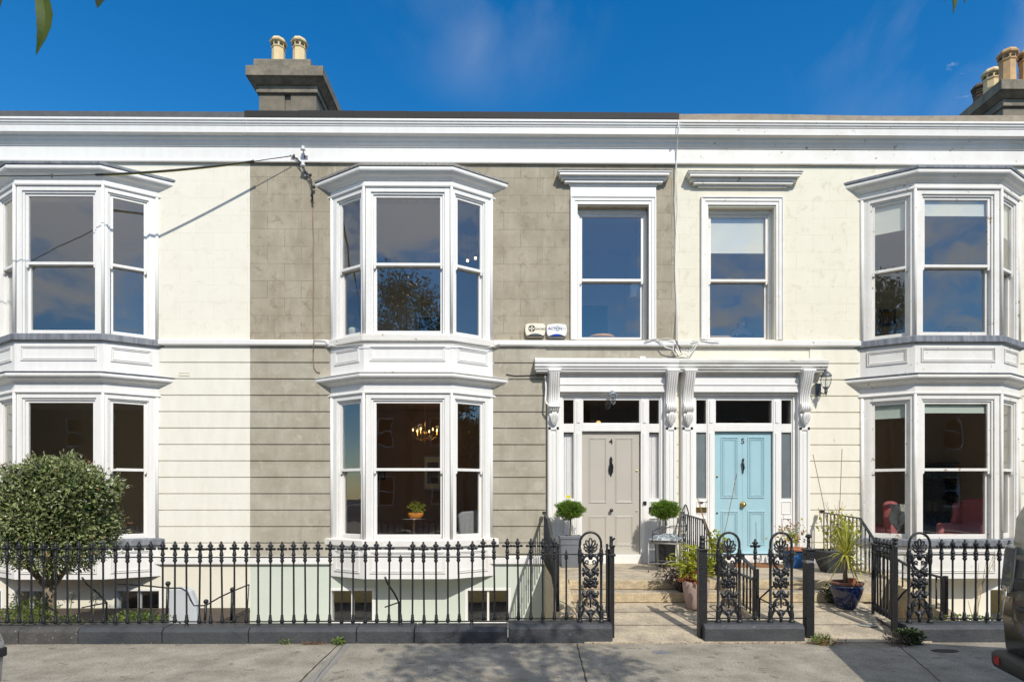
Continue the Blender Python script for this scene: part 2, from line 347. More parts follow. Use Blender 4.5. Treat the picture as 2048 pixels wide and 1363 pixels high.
M['ashlar'] = ashlar('grey_brown_render', (0.43, 0.38, 0.29), (0.32, 0.28, 0.205), (0.19, 0.155, 0.11), 0.57, 0.292, 0.05, 0.03, 0.0035, 0.35, 0.30, stain=(0.48, 0.44, 0.35), dirt=(.22, .18, .12))
M['band'] = ashlar('grey_band_render', (0.45, 0.42, 0.345), (0.345, 0.31, 0.24), (0.3, 0.27, 0.2), 50, 50, 20, 20, 0.001, 0.35, 0.0, stain=(0.27, 0.24, 0.18), dirt=(.5, .475, .40))
M['base_cream'] = mat('basement_cream_paint', (0.77, 0.725, 0.60), 0.75, var=0.06, bump=0.1)
M['base_green'] = mat('basement_green_paint', (0.585, 0.635, 0.55), 0.75, var=0.05, bump=0.1)
M['lead'] = mat('lead_sheet', (0.12, 0.13, 0.15), 0.6, metal=0.2, col2=(0.27, 0.285, 0.31), scale=3, stretch=(5, 5, 0.8), bump=0.3, bscale=12)
M['lead_old'] = mat('lichened_lead', (0.20, 0.19, 0.17), 0.8, col2=(0.42, 0.40, 0.36), scale=26, bump=0.5, bscale=40)
M['felt'] = mat('roof_felt', (0.10, 0.105, 0.11), 0.8, var=0.3, scale=9, bump=0.4, bscale=30)
M['coping'] = mat('dark_metal_coping', (0.015, 0.012, 0.011), 0.7, var=0.3, scale=1.2)
M['parapet'] = mat('lichened_render', (0.36, 0.30, 0.225), 0.9, col2=(0.25, 0.21, 0.16), scale=7, bump=0.5, bscale=30)
M['slate'] = ashlar('roof_slate', (0.09, 0.095, 0.105), (0.07, 0.075, 0.085), (0.03, 0.03, 0.03), 0.3, 0.2, 0, 0)
M['chimney'] = mat('chimney_render', (0.22, 0.185, 0.14), 0.85, col2=(0.14, 0.12, 0.09), scale=5, bump=0.35, bscale=35)
M['cap'] = mat('chimney_cap_stone', (0.27, 0.23, 0.17), 0.85, col2=(0.13, 0.115, 0.09), scale=6, bump=0.5, bscale=30)
M['pot_buff'] = mat('buff_clay', (0.74, 0.58, 0.33), 0.75, var=0.15, scale=6, bump=0.1)
M['pot_orange'] = mat('orange_clay', (0.62, 0.38, 0.17), 0.75, col2=(0.42, 0.27, 0.14), scale=6, bump=0.15)
M['terra'] = mat('terracotta', (0.45, 0.16, 0.08), 0.75, var=0.2, scale=6)
M['pot_dark'] = mat('shaded_clay', (0.16, 0.11, 0.075), 0.85, var=0.3, scale=6)  # shade on the rear right pots is put into this clay colour
M['iron'] = mat('black_painted_iron', (0.018, 0.019, 0.022), 0.38, var=0.3, scale=14, bump=0.7, bscale=60, spot=((0.11, 0.06, 0.04), 0.665, 14), coords='obj')
M['plinth'] = mat('dark_painted_plinth', (0.033, 0.038, 0.046), 0.6, col2=(.06, .064, .068), scale=5, bump=0.8, bscale=35, spot=((0.3, 0.28, 0.24), 0.665, 18))
M['plinth_old'] = mat('lichened_plinth_stone', (0.085, 0.08, 0.075), 0.9, col2=(0.045, 0.045, 0.042), scale=7, bump=0.8, bscale=40, spot=((0.4, 0.38, 0.33), 0.63, 24))
M['stone'] = mat('worn_granite', (0.54, 0.455, 0.325), 0.8, col2=(0.30, 0.255, 0.195), scale=4.2, bump=0.6, bscale=70, spot=((0.20, 0.15, 0.09), 0.62, 14), fine=.35)
M['stone_edge'] = mat('step_granite', (0.60, 0.48, 0.30), 0.8, col2=(0.36, 0.29, 0.19), scale=8, bump=0.6, bscale=70, fine=.35)
M['pave'] = mat('concrete_pavement', (0.40, 0.36, 0.29), 0.9, col2=(0.225, 0.2, 0.155), scale=3.0, bump=0.9, bscale=110, spot=((0.19, 0.168, 0.135), 0.60, 5), fine=.45)
M['road'] = mat('asphalt', (0.05, 0.05, 0.052), 0.85, var=0.2, scale=5, bump=0.5, bscale=120)
M['kerb'] = mat('granite_kerb', (0.30, 0.29, 0.27), 0.8, var=0.2, scale=12)
M['soil'] = mat('garden_soil', (0.09, 0.065, 0.045), 0.95, var=0.4, scale=9, bump=0.8, bscale=30)
M['area'] = mat('area_concrete', (0.34, 0.32, 0.28), 0.9, var=0.3, scale=3)
M['joint'] = mat('joint_dirt', (0.05, 0.045, 0.035), 0.95)
M['strip'] = mat('smooth_concrete', (0.27, 0.255, 0.225), 0.9, var=0.2, scale=4)
M['glass'] = glassmat('window_glass')
M['glass_dim'] = glassmat('fanlight_glass', 0.13, (0.75, 0.75, 0.72))
M['glass_clear'] = glassmat('sidelight_glass', 0.04, (0.98, 0.98, 0.98))
M['frost'] = mat('frosted_sidelight', (0.17, 0.20, 0.21), 0.25, var=0.25, scale=2)
M['greige'] = mat('door_greige_paint', (0.50, 0.465, 0.405), 0.3, var=0.05, coat=.3)
M['blue_door'] = mat('door_blue_paint', (0.37, 0.57, 0.63), 0.3, var=0.06, coat=.3)
M['brass'] = mat('brass', (0.55, 0.38, 0.14), 0.3, metal=1.0)
M['chrome'] = mat('chrome', (0.75, 0.75, 0.77), 0.12, metal=1.0)
M['black'] = mat('black_metal', (0.015, 0.015, 0.016), 0.35)
M['plastic_w'] = mat('white_plastic', (0.82, 0.82, 0.86), 0.35)
M['plastic_c'] = mat('yellowed_plastic', (0.83, 0.77, 0.62), 0.4)
M['ink'] = mat('navy_print', (0.03, 0.03, 0.12), 0.5)
M['inkb'] = mat('black_print', (0.015, 0.013, 0.01), 0.5)
M['inkg'] = mat('green_print', (0.35, 0.55, 0.25), 0.5)
M['blue_lens'] = mat('blue_lens', (0.01, 0.06, 0.5), 0.2)
M['grey_lens'] = mat('grey_lens', (0.10, 0.12, 0.15), 0.3)
M['cable'] = mat('black_cable', (0.02, 0.02, 0.02), 0.5)
M['cable_w'] = mat('white_cable', (0.7, 0.7, 0.68), 0.5)
M['cable_g'] = mat('brown_cable', (0.24, 0.17, 0.11), 0.6)
M['yellow'] = mat('yellow_sleeve', (0.6, 0.55, 0.03), 0.5)
M['china'] = mat('white_porcelain', (0.8, 0.8, 0.8), 0.15)
M['net'] = mat('net_curtain', (0.85, 0.85, 0.85), 0.9, var=0.15, scale=12, stretch=(12, 12, 1))
M['blind'] = mat('cream_blind', (0.72, 0.70, 0.60), 0.8, var=0.03)
M['blind_g'] = mat('pale_green_blind', (0.62, 0.68, 0.60), 0.8)
M['room_brown'] = mat('brown_room_wall', (0.30, 0.20, 0.125), 0.9)
M['room_grey'] = mat('grey_room_wall', (0.78, 0.77, 0.74), 0.9)
M['room_dim'] = mat('olive_room_wall', (0.74, 0.64, 0.46), 0.9)
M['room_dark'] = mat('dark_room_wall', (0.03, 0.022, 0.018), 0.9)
M['wood'] = mat('brown_wood', (0.10, 0.045, 0.02), 0.5, var=0.3, stretch=(1, 1, 8))
M['floor'] = mat('floorboards', (0.5, 0.35, 0.2), 0.6, var=0.3)
# ================================================================== ground
YW = 10.17                       # plane of the house fronts
XL, XM, XR, XE = -11.6, WX(500, YW), WX(1351, YW), 10.15
YP0, YP1 = 6.50, 6.76            # railing plinth
YF = 6.63                        # railing line
Gx0, Gx1, Hx1, Ix0 = WX(1228, YP0), WX(1408, YP0), WX(1612, YP0), WX(1798, YP0)

mb = MB(); mb.box(-400, 400, -300, 4.45, -0.5, -0.12)
struct('road', mb, M['road'])
mb = MB(); mb.box(-400, 400, 10.3, 600, -1.3, -1.0); struct('ground', mb, M['soil'])
mb = MB(); mb.box(-40, 40, 4.60, YP1+0.02, -0.5, 0.0); struct('pavement', mb, M['pave'])
mb = MB()
for i in range(-20, 21): mb.box(i*1.2, i*1.2+1.19, 4.45, 4.60, -0.5, 0.004)
struct('kerb', mb, M['kerb'], bevel=0.012)
# joints and the smooth strip across the pavement
mb = MB()
def strip(mb, a, b, wd, z0, z1):
    a = Vector(a); b = Vector(b); d = (b-a).normalized(); n = Vector((-d.y, d.x))*wd/2
    p = [a-n, b-n, b+n, a+n]
    mb.add([(q.x, q.y, z0) for q in p]+[(q.x, q.y, z1) for q in p], [(0,3,2,1),(4,5,6,7),(0,1,5,4),(1,2,6,5),(2,3,7,6),(3,0,4,7)])
def G(px, py, z=0.0):
    Y = (EYE-z)*F/(py-HZ); return (WX(px, Y), Y)
jm = MB()
jx = [(G(676, 1288), G(598, 1363)), (G(1154, 1287), G(1173, 1363)), ((WX(690, 6.49), 6.49), G(627, 1363)), (G(1790, 1285), G(1880, 1363))]
for k, (a, b) in enumerate(jx):
    a = Vector(a); b = Vector(b); d = b-a; b2 = a+d*((a.y-4.62)/(a.y-b.y))
    a2 = a
    wd = 0.012 if k in (0, 1) else 0.006
    n = 14; pr = a2
    for i in range(1, n+1):
        q = a2+(b2-a2)*(i/n)+Vector((random.uniform(-.006, .006), 0)); strip(jm, pr, q, wd*random.uniform(.6, 1.3), -0.01, 0.004); pr = q
for x in (-9.5, -7.2, 6.9, 9.2): strip(jm, (x, YP0-.01), (x+random.uniform(-.1, .1), 4.62), 0.01, -0.01, 0.004)
struct('pavement_joint', jm, M['joint'])
mb = MB(); a0 = G(683, 1290); a1 = G(610, 1363); dd = (Vector(a1)-Vector(a0)); dd *= (6.49-4.62)/(6.49-5.15)
mb.add([(a0[0], 6.49, .0035), (a0[0]+.09, 6.49, .0035), (a0[0]+dd.x+.12, 4.62, .0035), (a0[0]+dd.x, 4.62, .0035)], [(0, 1, 2, 3)])
struct('gutter_strip', mb, M['strip'])
# sunk front area and soil bed
mb = MB(); mb.box(XM, 0.5, YP1, YW+.02, -1.05, -0.85); mb.box(WX(1790, 6.6)+.6, XE, YP1, YW+.02, -1.05, -0.85); struct('area_floor', mb, M['area'])
mb = MB(); mb.box(XL, XM-.01, YP1, YW+.02, -1.05, -0.30); struct('garden_bed', mb, M['soil'])
# garden path, steps and landing (one stone stair shared by the two doors)
SX0, SX1 = 0.70, 5.28
mb = MB()
TT = lambda a, w_, b: (w_, a, b)
mb.prism([(YW+.05, -.9), (YW+.05, .45), (8.14, .45), (8.14, -.9)], TT, SX0+.14, SX1)
st_ = struct('landing', mb, M['stone'], bevel=0.01)
mb = MB(); mb.box(SX0+.14, SX1-.45, 7.80, 8.135, -.9, .33); struct('step', mb, M['stone'], bevel=0.014)
mb = MB(); mb.box(SX0+.14, SX1-.45, 8.085, 8.15, .335, .452); mb.box(SX0+.14, SX1-.45, 7.765, 7.80, .215, .333); struct('step_riser', mb, M['stone_edge'], bevel=0.008)
mb = MB()
mb.prism([(7.82, -.9), (7.82, .215), (6.48, .012), (6.48, -.9)], TT, SX0+.14, Ix0+.35)
struct('path', mb, M['stone'])
mb = MB()
for yy in (7.42, 6.98):
    zz = .012+(yy-6.48)/(7.82-6.48)*.203
    mb.box(SX0+.16, Ix0+.3, yy, yy+.008, zz-.01, zz+.005)
struct('path_joint', mb, M['joint'])
mb = MB()   # stone strings under the side railings
for x0, x1 in ((SX0-.06, SX0+.14), (SX1, SX1+.18)):
    mb.prism([(YW+.02, -.95), (YW+.02, .48), (8.35, .48), (7.2, .16), (7.2, -.95)], TT, x0, x1)
mb.prism([(YW+.02, .40), (YW+.02, .50), (8.5, .50), (6.95, .10), (6.95, 0.0)], TT, 2.88, 3.0)
struct('stair_string', mb, M['stone_edge'], bevel=0.012)

# ================================================================== window parts
def sash_window(house_part, T, u0, u1, z0, z1, zm, w, pane_w=None, horns=True, depth=0.0, flat=0.10, inner=0.035, top=0.10, bot=0.0, gl='glass', colour='white', blind=None):
    """fixed casing between u0..u1, z0..z1 (stepped), then an upper and a lower sliding sash with panes"""
    m = M[colour]
    cs = MB()
    cs.ring(T, u0, u1, z0, z1, flat, w-0.12, w, tb=bot, tt=top)
    cs.ring(T, u0+flat, u1-flat, z0+bot, z1-top, inner, w-0.12, w-0.022, tb=0, tt=inner)
    obj('casing', cs, m, house_part, bevel=0.004)
    a0 = u0+flat+inner; a1 = u1-flat-inner; zt = z1-top-inner; zb = z0+bot
    st = 0.045
    up = MB(); up.ring(T, a0, a1, zm-.02, zt, st, w-.085, w-.045, tb=.045, tt=.04)
    if horns:
        for uu in (a0, a1-st): up.prism([(uu, zm-.02), (uu+st, zm-.02), (uu+st*.8, zm-.06), (uu+st*.2, zm-.075)], T, w-.085, w-.047)
    obj('upper_sash', up, m, house_part, bevel=0.003)
    lo = MB(); lo.ring(T, a0, a1, zb, zm+.02, st, w-.135, w-.093, tb=.085, tt=.04)
    obj('lower_sash', lo, m, house_part, bevel=0.003)
    p = MB(); p.box(a0+st-.005, a1-st+.005, w-.068, w-.062, zm+.02, zt-.035, T); obj('pane', p, M[gl], house_part)
    p = MB(); p.box(a0+st-.005, a1-st+.005, w-.118, w-.112, zb+.08, zm-.015, T); obj('pane', p, M[gl], house_part)
    if blind:
        p = MB(); p.box(a0+.045, a1-.045, w-.105, w-.10, blind[0], zt, T); p.box(a0+.045, a1-.045, w-.11, w-.095, blind[0]-.012, blind[0]+.012, T)
        obj('blind', p, M[blind[1]], house_part)
    return a0+st, a1-st, zt

BW, BF, BP = 1.369, 0.712, 0.41
def bay(house, cx, leadmat, white, blinds=None, roofmat='lead'):
    """two-storey canted bay window: one part of the house, its pieces are sub-parts"""
    x0, x1, f0, f1 = cx-BW, cx+BW, cx-BF, cx+BF; yf = YW-BP
    path = [(x0, YW), (f0, yf), (f1, yf), (x1, YW)]
    body = MB()
    # corner posts, heads, solid bands behind trim
    def band(z0, z1, o=0.0, t=0.10):
        body.sweep(path, [(o, z0), (o, z1), (-t, z1), (-t, z0)], ('wall', 'wall'), YW+.02)
    band(3.24, 4.16, t=.10)
    # floors and soffits inside
    def slab(z0, z1, o=-.09):
        k = .09
        pts = [(x0+k*1.2, YW+.02), (f0+k*.4, yf+k), (f1-k*.4, yf+k), (x1-k*1.2, YW+.02)]
        body.add([(p[0], p[1], z0) for p in pts]+[(p[0], p[1], z1) for p in pts], [(3,2,1,0),(4,5,6,7),(0,1,5,4),(1,2,6,5),(2,3,7,6),(3,0,4,7)])
    bo = obj('bay_window', body, M[white], house, bevel=0.004)
    body = MB(); band(0.24, 0.80); obj('apron', body, M[white], bo, bevel=.004)
    body = MB(); band(6.60, 6.92); obj('frieze', body, M[white], bo, bevel=.004)
    for (a_, b_) in ((.245, .35), (.70, .79), (3.30, 3.42), (3.95, 4.08), (6.72, 6.85)):
        body = MB(); slab(a_, b_); obj('soffit', body, M[white], bo)
    for (zb, zt) in ((.80, 3.26), (4.16, 6.62)):
        for (p, q) in ((f0, yf), (f1, yf)):        # bead on each corner
            tr = MB(); tr.tube([(p, q-.004, zb), (p, q-.004, zt)], .024, 10); obj('corner_bead', tr, M[white], bo, smooth=True)
        for s, xx in ((-1, x0), (1, x1)):          # rounded pilaster against the wall
            tr = MB(); tr.tube([(xx-s*.02, YW-.012, zb-.02), (xx-s*.02, YW-.012, zt-.02)], .026, 12); obj('corner_bead', tr, M[white], bo, smooth=True)
    # mouldings
    def crown(zb, zt, out):       # cornice profile
        h = zt-zb
        return [(0, zb), (.02, zb), (.03, zb+h*.12), (.05, zb+h*.24), (.078, zb+h*.34), (.09, zb+h*.44), (.098, zb+h*.45), (.10, zb+h*.53), (.115, zb+h*.545), (.128, zb+h*.60), (.135, zb+h*.70), (.135, zb+h*.86), (.126, zb+h), (0, zt)]
    for zb, zt, o in ((6.715, 6.875, .135), (3.42, 3.56, .135)):
        c = MB(); c.sweep(path, crown(zb, zt, o), ('wall', 'wall'), YW); obj('cornice', c, M[white], bo)
        if zt > 6:
            rh = .09 if roofmat == 'felt' else .035; rf = MB(); rf.sweep(path, [(-.3, zt+.003), (o+.012, zt+.003), (o+.016, zt+rh), (o-.02, zt+rh+.025), (-.3, zt+rh+.06)], ('wall', 'wall'), YW)
            rf.box(x0+.2, x1-.2, YW-.20, YW, zt+.01, zt+rh+.05)
            obj('roof_flashing', rf, M['lead' if roofmat == 'felt' else roofmat], bo)
        else:
            ld = MB(); ld.sweep(path, [(-.02, zt+.003), (o+.006, zt+.003), (o+.01, zt+.018), (0.0, zt+.05), (-.02, zt+.05)], ('wall', 'wall'), YW)
            obj('flashing', ld, M[leadmat], bo)
    for zz in (6.61, 3.262):
        c = MB(); c.sweep(path, [(-.01, zz-.008), (.022, zz-.008), (.03, zz+.008), (.024, zz+.024), (0, zz+.03), (-.01, zz+.03)], ('wall', 'wall'), YW); obj('bead_moulding', c, M[white], bo)
    # sills
    c = MB(); c.sweep(path, [(-.02, 4.095), (.045, 4.095), (.055, 4.105), (.055, 4.195), (.045, 4.205), (-.02, 4.225)], ('wall', 'wall'), YW); obj('sill', c, M[leadmat], bo)
    c = MB(); c.sweep(path, [(-.02, .765), (.045, .765), (.055, .775), (.055, .865), (.045, .875), (-.02, .89)], ('wall', 'wall'), YW); obj('sill', c, M[leadmat], bo)
    # panelled bands
    faces = ((path[0], path[1]), (path[1], path[2]), (path[2], path[3]))
    for k, (a, b) in enumerate(faces):
        T, ln = frame(a, b)
        for z0, z1 in ((3.78, 4.02), (.335, .69)):
            p = MB(); m0 = .10; m1 = ln-.10
            p.ring(T, m0, m1, z0, z1, .016, .002, .016); p.ring(T, m0+.03, m1-.03, z0+.03, z1-.03, .010, .002, .012)
            obj('panel', p, M[white], bo)
        side = k != 1
        fl = .085
        for z0, z1, zm, tp, zn in ((4.21, 6.60, 5.365, .085, 0), (.875, 3.25, 2.02, .085, 1)):
            bl = blinds.get((k, zn)) if blinds else None
            if k == 1: sash_window(bo, T, .03, ln-.03, z0, z1, zm, .0, flat=.085, inner=.032, top=.075, colour=white, blind=bl)
            elif k == 0: sash_window(bo, T, .095, ln-.015, z0, z1, zm, .0, flat=.05, inner=.024, top=.075, colour=white, blind=bl)
            else: sash_window(bo, T, .015, ln-.095, z0, z1, zm, .0, flat=.05, inner=.024, top=.075, colour=white, blind=bl)
            j = MB()   # jamb strip beside the wall
            if k == 0: j.box(.0, .095, -.10, -.002, z0, z1, T)
            elif k == 2: j.box(ln-.095, ln, -.10, -.002, z0, z1, T)
            if side: obj('jamb', j, M[white], bo)
    return bo

def room(house, x0, x1, z0, z1, depth, m, ceil='room_grey'):
    y0 = YW+.36; mb = MB()
    mb.m = 0
    mb.add([(x0,y0+depth,z0),(x1,y0+depth,z0),(x1,y0+depth,z1),(x0,y0+depth,z1)], [(0,1,2,3)])
    mb.add([(x0,y0,z0),(x0,y0+depth,z0),(x0,y0+depth,z1),(x0,y0,z1)], [(0,1,2,3)])
    mb.add([(x1,y0,z0),(x1,y0+depth,z0),(x1,y0+depth,z1),(x1,y0,z1)], [(3,2,1,0)])
    mb.m = 1; mb.add([(x0,y0-.3,z0),(x1,y0-.3,z0),(x1,y0+depth,z0),(x0,y0+depth,z0)], [(0,1,2,3)])
    mb.m = 2; mb.add([(x0,y0-.3,z1),(x1,y0-.3,z1),(x1,y0+depth,z1),(x0,y0+depth,z1)], [(0,1,2,3)])
    return obj('room', mb, [M[m], M['floor'], M[ceil]], house, norm=False)

# ------------------------------------------------------------------ houses
ZB, ZS0, ZS1, ZF, ZC = 0.57, 4.12, 4.215, 7.21, 7.66
def house(name_label, x0, x1, baycx, upmat, bandmat, basemat, white, leadmat, roofm, capm, win=None, door=None, basewins=(), blinds=None, bulge=0):
    h = empty('terraced_house', ((x0+x1)/2, YW, 0), name_label, 'house', None)
    holes_u = [(baycx-1.22, baycx+1.22, 4.22, 6.70)]
    holes_l = [(baycx-1.22, baycx+1.22, .80, 3.40)]
    if win: holes_u.append((win-(.60 if door < 3 else .565), win+(.60 if door < 3 else .565), 4.245, 6.50))
    if door: holes_l.append((door-.90, door+.90, .45, 3.34))
    ub = MB(); ub.grid(x0, x1, ZS1-.05, 7.9, holes_u, YW, YW+.35); obj('upper_wall', ub, M[upmat], h)
    # banded ground floor: backing slab + projecting channelled bands
    lb = MB(); lb.grid(x0, x1, ZB-.1, ZS1-.05, holes_l, YW+.018, YW+.35)
    cuts = [(baycx-BW+.05, baycx+BW-.05)]
    if door: cuts.append((door-1.12, door+1.12))
    segs = []; a = x0
    for c in sorted(cuts):
        if c[0] > a: segs.append((a, c[0]))
        a = max(a, c[1])
    if a < x1: segs.append((a, x1))
    zt = 3.854; lines = []
    while zt > ZB: lines.append(zt); zt -= .277
    tops = [ZS0]+lines; bots = lines+[ZB]
    for (a, b) in segs:
        if b-a < .03: continue
        for t, bt in zip(tops, bots):
            if t-bt < .03: continue
            z1 = t-(.019 if t != ZS0 else -.02); z0 = bt
            lb.sweep([(a, YW), (b, YW)], [(-.018, z0), (0, z0), (0, z1-.002), (-.018, z1)])
    obj('lower_wall', lb, M[bandmat], h)
    bh = [(w_[0], w_[1], w_[2], w_[3]) for w_ in basewins]
    bb = MB(); bb.grid(x0, x1, -1.0, ZB-.1, bh, YW+.02, YW+.35); obj('basement_wall', bb, M[basemat], h)
    # structure behind
    bk = MB(); bk.box(x0, x1, 17.9, 18.2, -1, 7.9); bk.box(x0, x0+.12, YW+.35, 17.9, -1, 7.4); bk.box(x1-.12, x1, YW+.35, 17.9, -1, 7.4)
    bk.box(x0+.12, x1-.12, YW+.35, 17.9, 7.2, 7.4); bk.box(x0+.12, x1-.12, YW+.35, 17.9, 3.55, 3.75)
    obj('rear_wall', bk, M['chimney'], h)
    rf = MB(); rf.add([(x0, YW+.1, 7.42), (x1, YW+.1, 7.42), (x1, 14.3, 9.1), (x0, 14.3, 9.1), (x0, 18.4, 7.42), (x1, 18.4, 7.42)], [(0,1,2,3), (3,2,5,4)])
    obj('roof', rf, M['slate'], h, norm=False)
    # trims
    def run(name, prof, m, xs=None, **k):
        mbx = MB()
        for (a, b) in (xs or [(x0+.001, x1-.001)]): mbx.sweep([(a, YW), (b, YW)], prof)
        return obj(name, mbx, M[m], h, **k)
    run('frieze', [(0, ZF), (.035, ZF), (.035, ZC-.15), (0, ZC-.15)], white)
    run('frieze_bead', [(.03, ZF-.01), (.05, ZF-.008), (.055, ZF+.008), (.05, ZF+.022), (.03, ZF+.03)], white)
    run('main_cornice', [(0, 7.46), (.05, 7.46), (.06, 7.485), (.085, 7.505), (.09, 7.535), (.125, 7.56), (.135, 7.59), (.20, 7.605), (.20, 7.62), (.205, 7.71), (.215, 7.715), (.22, 7.735), (.235, 7.745), (.24, 7.775), (.255, 7.78), (.255, 7.815), (0, 7.83)], white, bevel=.003)
    cop = MB(); n = max(2, int((x1-x0)/(.82 if capm == 'coping' else .4)))
    xs = [x0+(x1-x0)*i/n for i in range(n+1)]
    for i in range(n):
        j0 = random.uniform(-.004, .004) if capm == 'coping' else (bulge*math.sin(i*.55)+random.uniform(-.004, .004)*(bulge > 0))
        if capm == 'coping': cop.box(xs[i]+.0015, xs[i+1]-.0015, YW-.225, YW+.1, 7.845, 7.955+j0)
        else:
            j1 = bulge*math.sin((i+1)*.55)
            cop.add([(xs[i], YW-.2, 7.842), (xs[i+1], YW-.2, 7.842), (xs[i+1], YW-.19, 7.95+j1), (xs[i], YW-.19, 7.95+bulge*math.sin(i*.55)), (xs[i], YW+.1, 7.842), (xs[i+1], YW+.1, 7.842), (xs[i+1], YW+.1, 7.98+j1), (xs[i], YW+.1, 7.98+bulge*math.sin(i*.55))], [(0,1,2,3), (3,2,6,7), (7,6,5,4), (0,3,7,4), (1,5,6,2)])
    obj('parapet_coping', cop, M[capm], h)
    seg_s = []; a = x0+.001
    seg_s = [(x0+.001, baycx-BW-.02), (baycx+BW+.02, x1-.001)]
    run('string_course', [(0, ZS0), (.05, ZS0+.005), (.06, ZS0+.02), (.06, ZS1-.012), (.05, ZS1), (0, ZS1+.01)], white, xs=seg_s)
    seg_b = [(a, b) for (a, b) in segs if b-a > .1]
    bs = []
    for (a, b) in seg_b: bs.append((a, b-(.0 if b != x1 else .001)))
    for b_ in bs: run('base_course', [(-.02, .44), (.03, .44), (.035, .45), (.035, .555), (.02, .57), (-.02, .575)], 'white', xs=[b_])
    bay(h, baycx, leadmat, white, blinds, roofm)
    return h
def basement_window(h, x0, x1, z0, z1, mull=1):
    T, ln = frame((x0, YW+.02), (x1, YW+.02)); mb = MB()
    mb.ring(T, 0, ln, z0, z1, .045, -.12, .006)
    for i in range(1, mull+1): mb.box(ln*i/(mull+1)-.018, ln*i/(mull+1)+.018, -.10, -.03, z0+.045, z1-.045, T)
    mb.box(-.03, ln+.03, -.1, .03, z0-.04, z0-.001, T)
    f = obj('basement_window', mb, M['white'], h, bevel=.003)
    p = MB(); p.box(.04, ln-.04, -.072, -.066, z0+.04, z1-.04, T); obj('pane', p, M['glass'], f)
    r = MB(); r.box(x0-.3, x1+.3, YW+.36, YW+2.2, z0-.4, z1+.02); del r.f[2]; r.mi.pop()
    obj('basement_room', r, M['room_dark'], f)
def hood_window(h, cx, white, block=True, blind=None):
    """upper window with architrave and a projecting hood"""
    ow = .725 if block else .70; iw = .60 if block else .565
    T, ln = frame((cx-ow, YW), (cx+ow, YW)); z0, z1 = 4.245, 6.50
    f = MB()
    # architrave rings on the wall face
    f.ring(T, 0, ln, z0-.01, 6.66, .075, 0, .035, tb=0, tt=.075)
    f.ring(T, .0, .022, z0-.01, 6.66, .011, .035, .05, tb=0, tt=0); f.box(ln-.022, ln, .035, .05, z0-.01, 6.66, T); f.box(.022, ln-.022, .035, .05, 6.638, 6.66, T)
    f.ring(T, .075, ln-.075, z0-.01, 6.585, .045, 0, .022, tb=0, tt=.06)
    o = obj('window', f, M[white], h, bevel=.003)
    if block:
        g = MB(); g.box(0.0, ln, 0, .03, 6.661, 6.83, T); obj('lintel', g, M[white], o)
    # deep reveal sashes
    T2, l2 = frame((cx-iw, YW), (cx+iw, YW))
    sash_window(o, T2, 0, l2, z0, z1, 5.30, -.10, flat=.03, inner=.018, top=.05, colour=white, blind=blind)
    hd = MB(); e = .16 if block else .28; A = (cx-.62-e, cx+.62+e)
    if not block: hx0, hx1, zz = cx-.96, cx+.96, -.05
    else: hx0, hx1, zz = cx-.95, cx+.95, -.035
    for (pz0, pz1, out_, cut) in ((6.86, 6.895, .05, .20), (6.895, 6.94, .09, .12), (6.94, 6.985, .115, .06), (6.985, 7.03, .165, .03), (7.03, 7.055, .18, .0)):
        hd.box(hx0+cut, hx1-cut, YW-out_, YW, pz0+zz+.0005, pz1+zz)
    obj('hood', hd, M[white], o, bevel=.006)
    fl = MB(); fl.box(hx0-.005, hx1+.005, YW-.19, YW, 7.056+zz, 7.068+zz); obj('hood_flashing', fl, M['lead_old'], o)
    return o

def bracket(cx, white):
    """S-scrolled console with ribs and an acanthus drop; returns a mesh"""
    mb = MB(); y = YW-.07
    prof = []   # (out, z)
    for i in range(15):
        t = i/14; z = 3.66-.52*t
        o = .155*(1-t)**1.6+.035+.012*math.sin(t*PI*2)
        prof.append((o, z))
    for i in range(1, 8):
        a = PI/2-(PI*1.05)*i/7; prof.append((.045+.055*math.cos(a), 3.075+.065*math.sin(a)))
    T = lambda a, w_, b: (cx+w_, y-a, b)
    poly = [(0, 3.66)]+prof+[(0, 3.0)]
    mb.prism(poly, T, -.082, .082)
    for u in (-.055, -.018, .018, .055):
        mb.tube([(cx+u, y-o-.002, z) for o, z in prof[:-2]], .012, 6)
    mb.box(cx-.105, cx+.105, y-.20, y, 3.66, 3.70); mb.box(cx-.095, cx+.095, y-.185, y, 3.635, 3.66)
    # acanthus drop
    for (u, z, r, o) in ((0, 2.93, .055, .055), (-.045, 2.90, .036, .045), (.045, 2.90, .036, .045), (-.028, 2.85, .034, .05), (.028, 2.85, .034, .05), (0, 2.86, .04, .07), (0, 2.80, .026, .04), (-.06, 2.95, .026, .03), (.06, 2.95, .026, .03)):
        mb.ball((cx+u, y-o, z), r, 8, 1, .7, 1.2)
    for k in range(-2, 3):
        mb.tube([(cx+k*.012, y-.09, 2.99), (cx+k*.028, y-.105, 2.92), (cx+k*.022, y-.09, 2.85), (cx+k*.008, y-.06, 2.78)], [.010, .012, .010, .004], 6)
    return mb
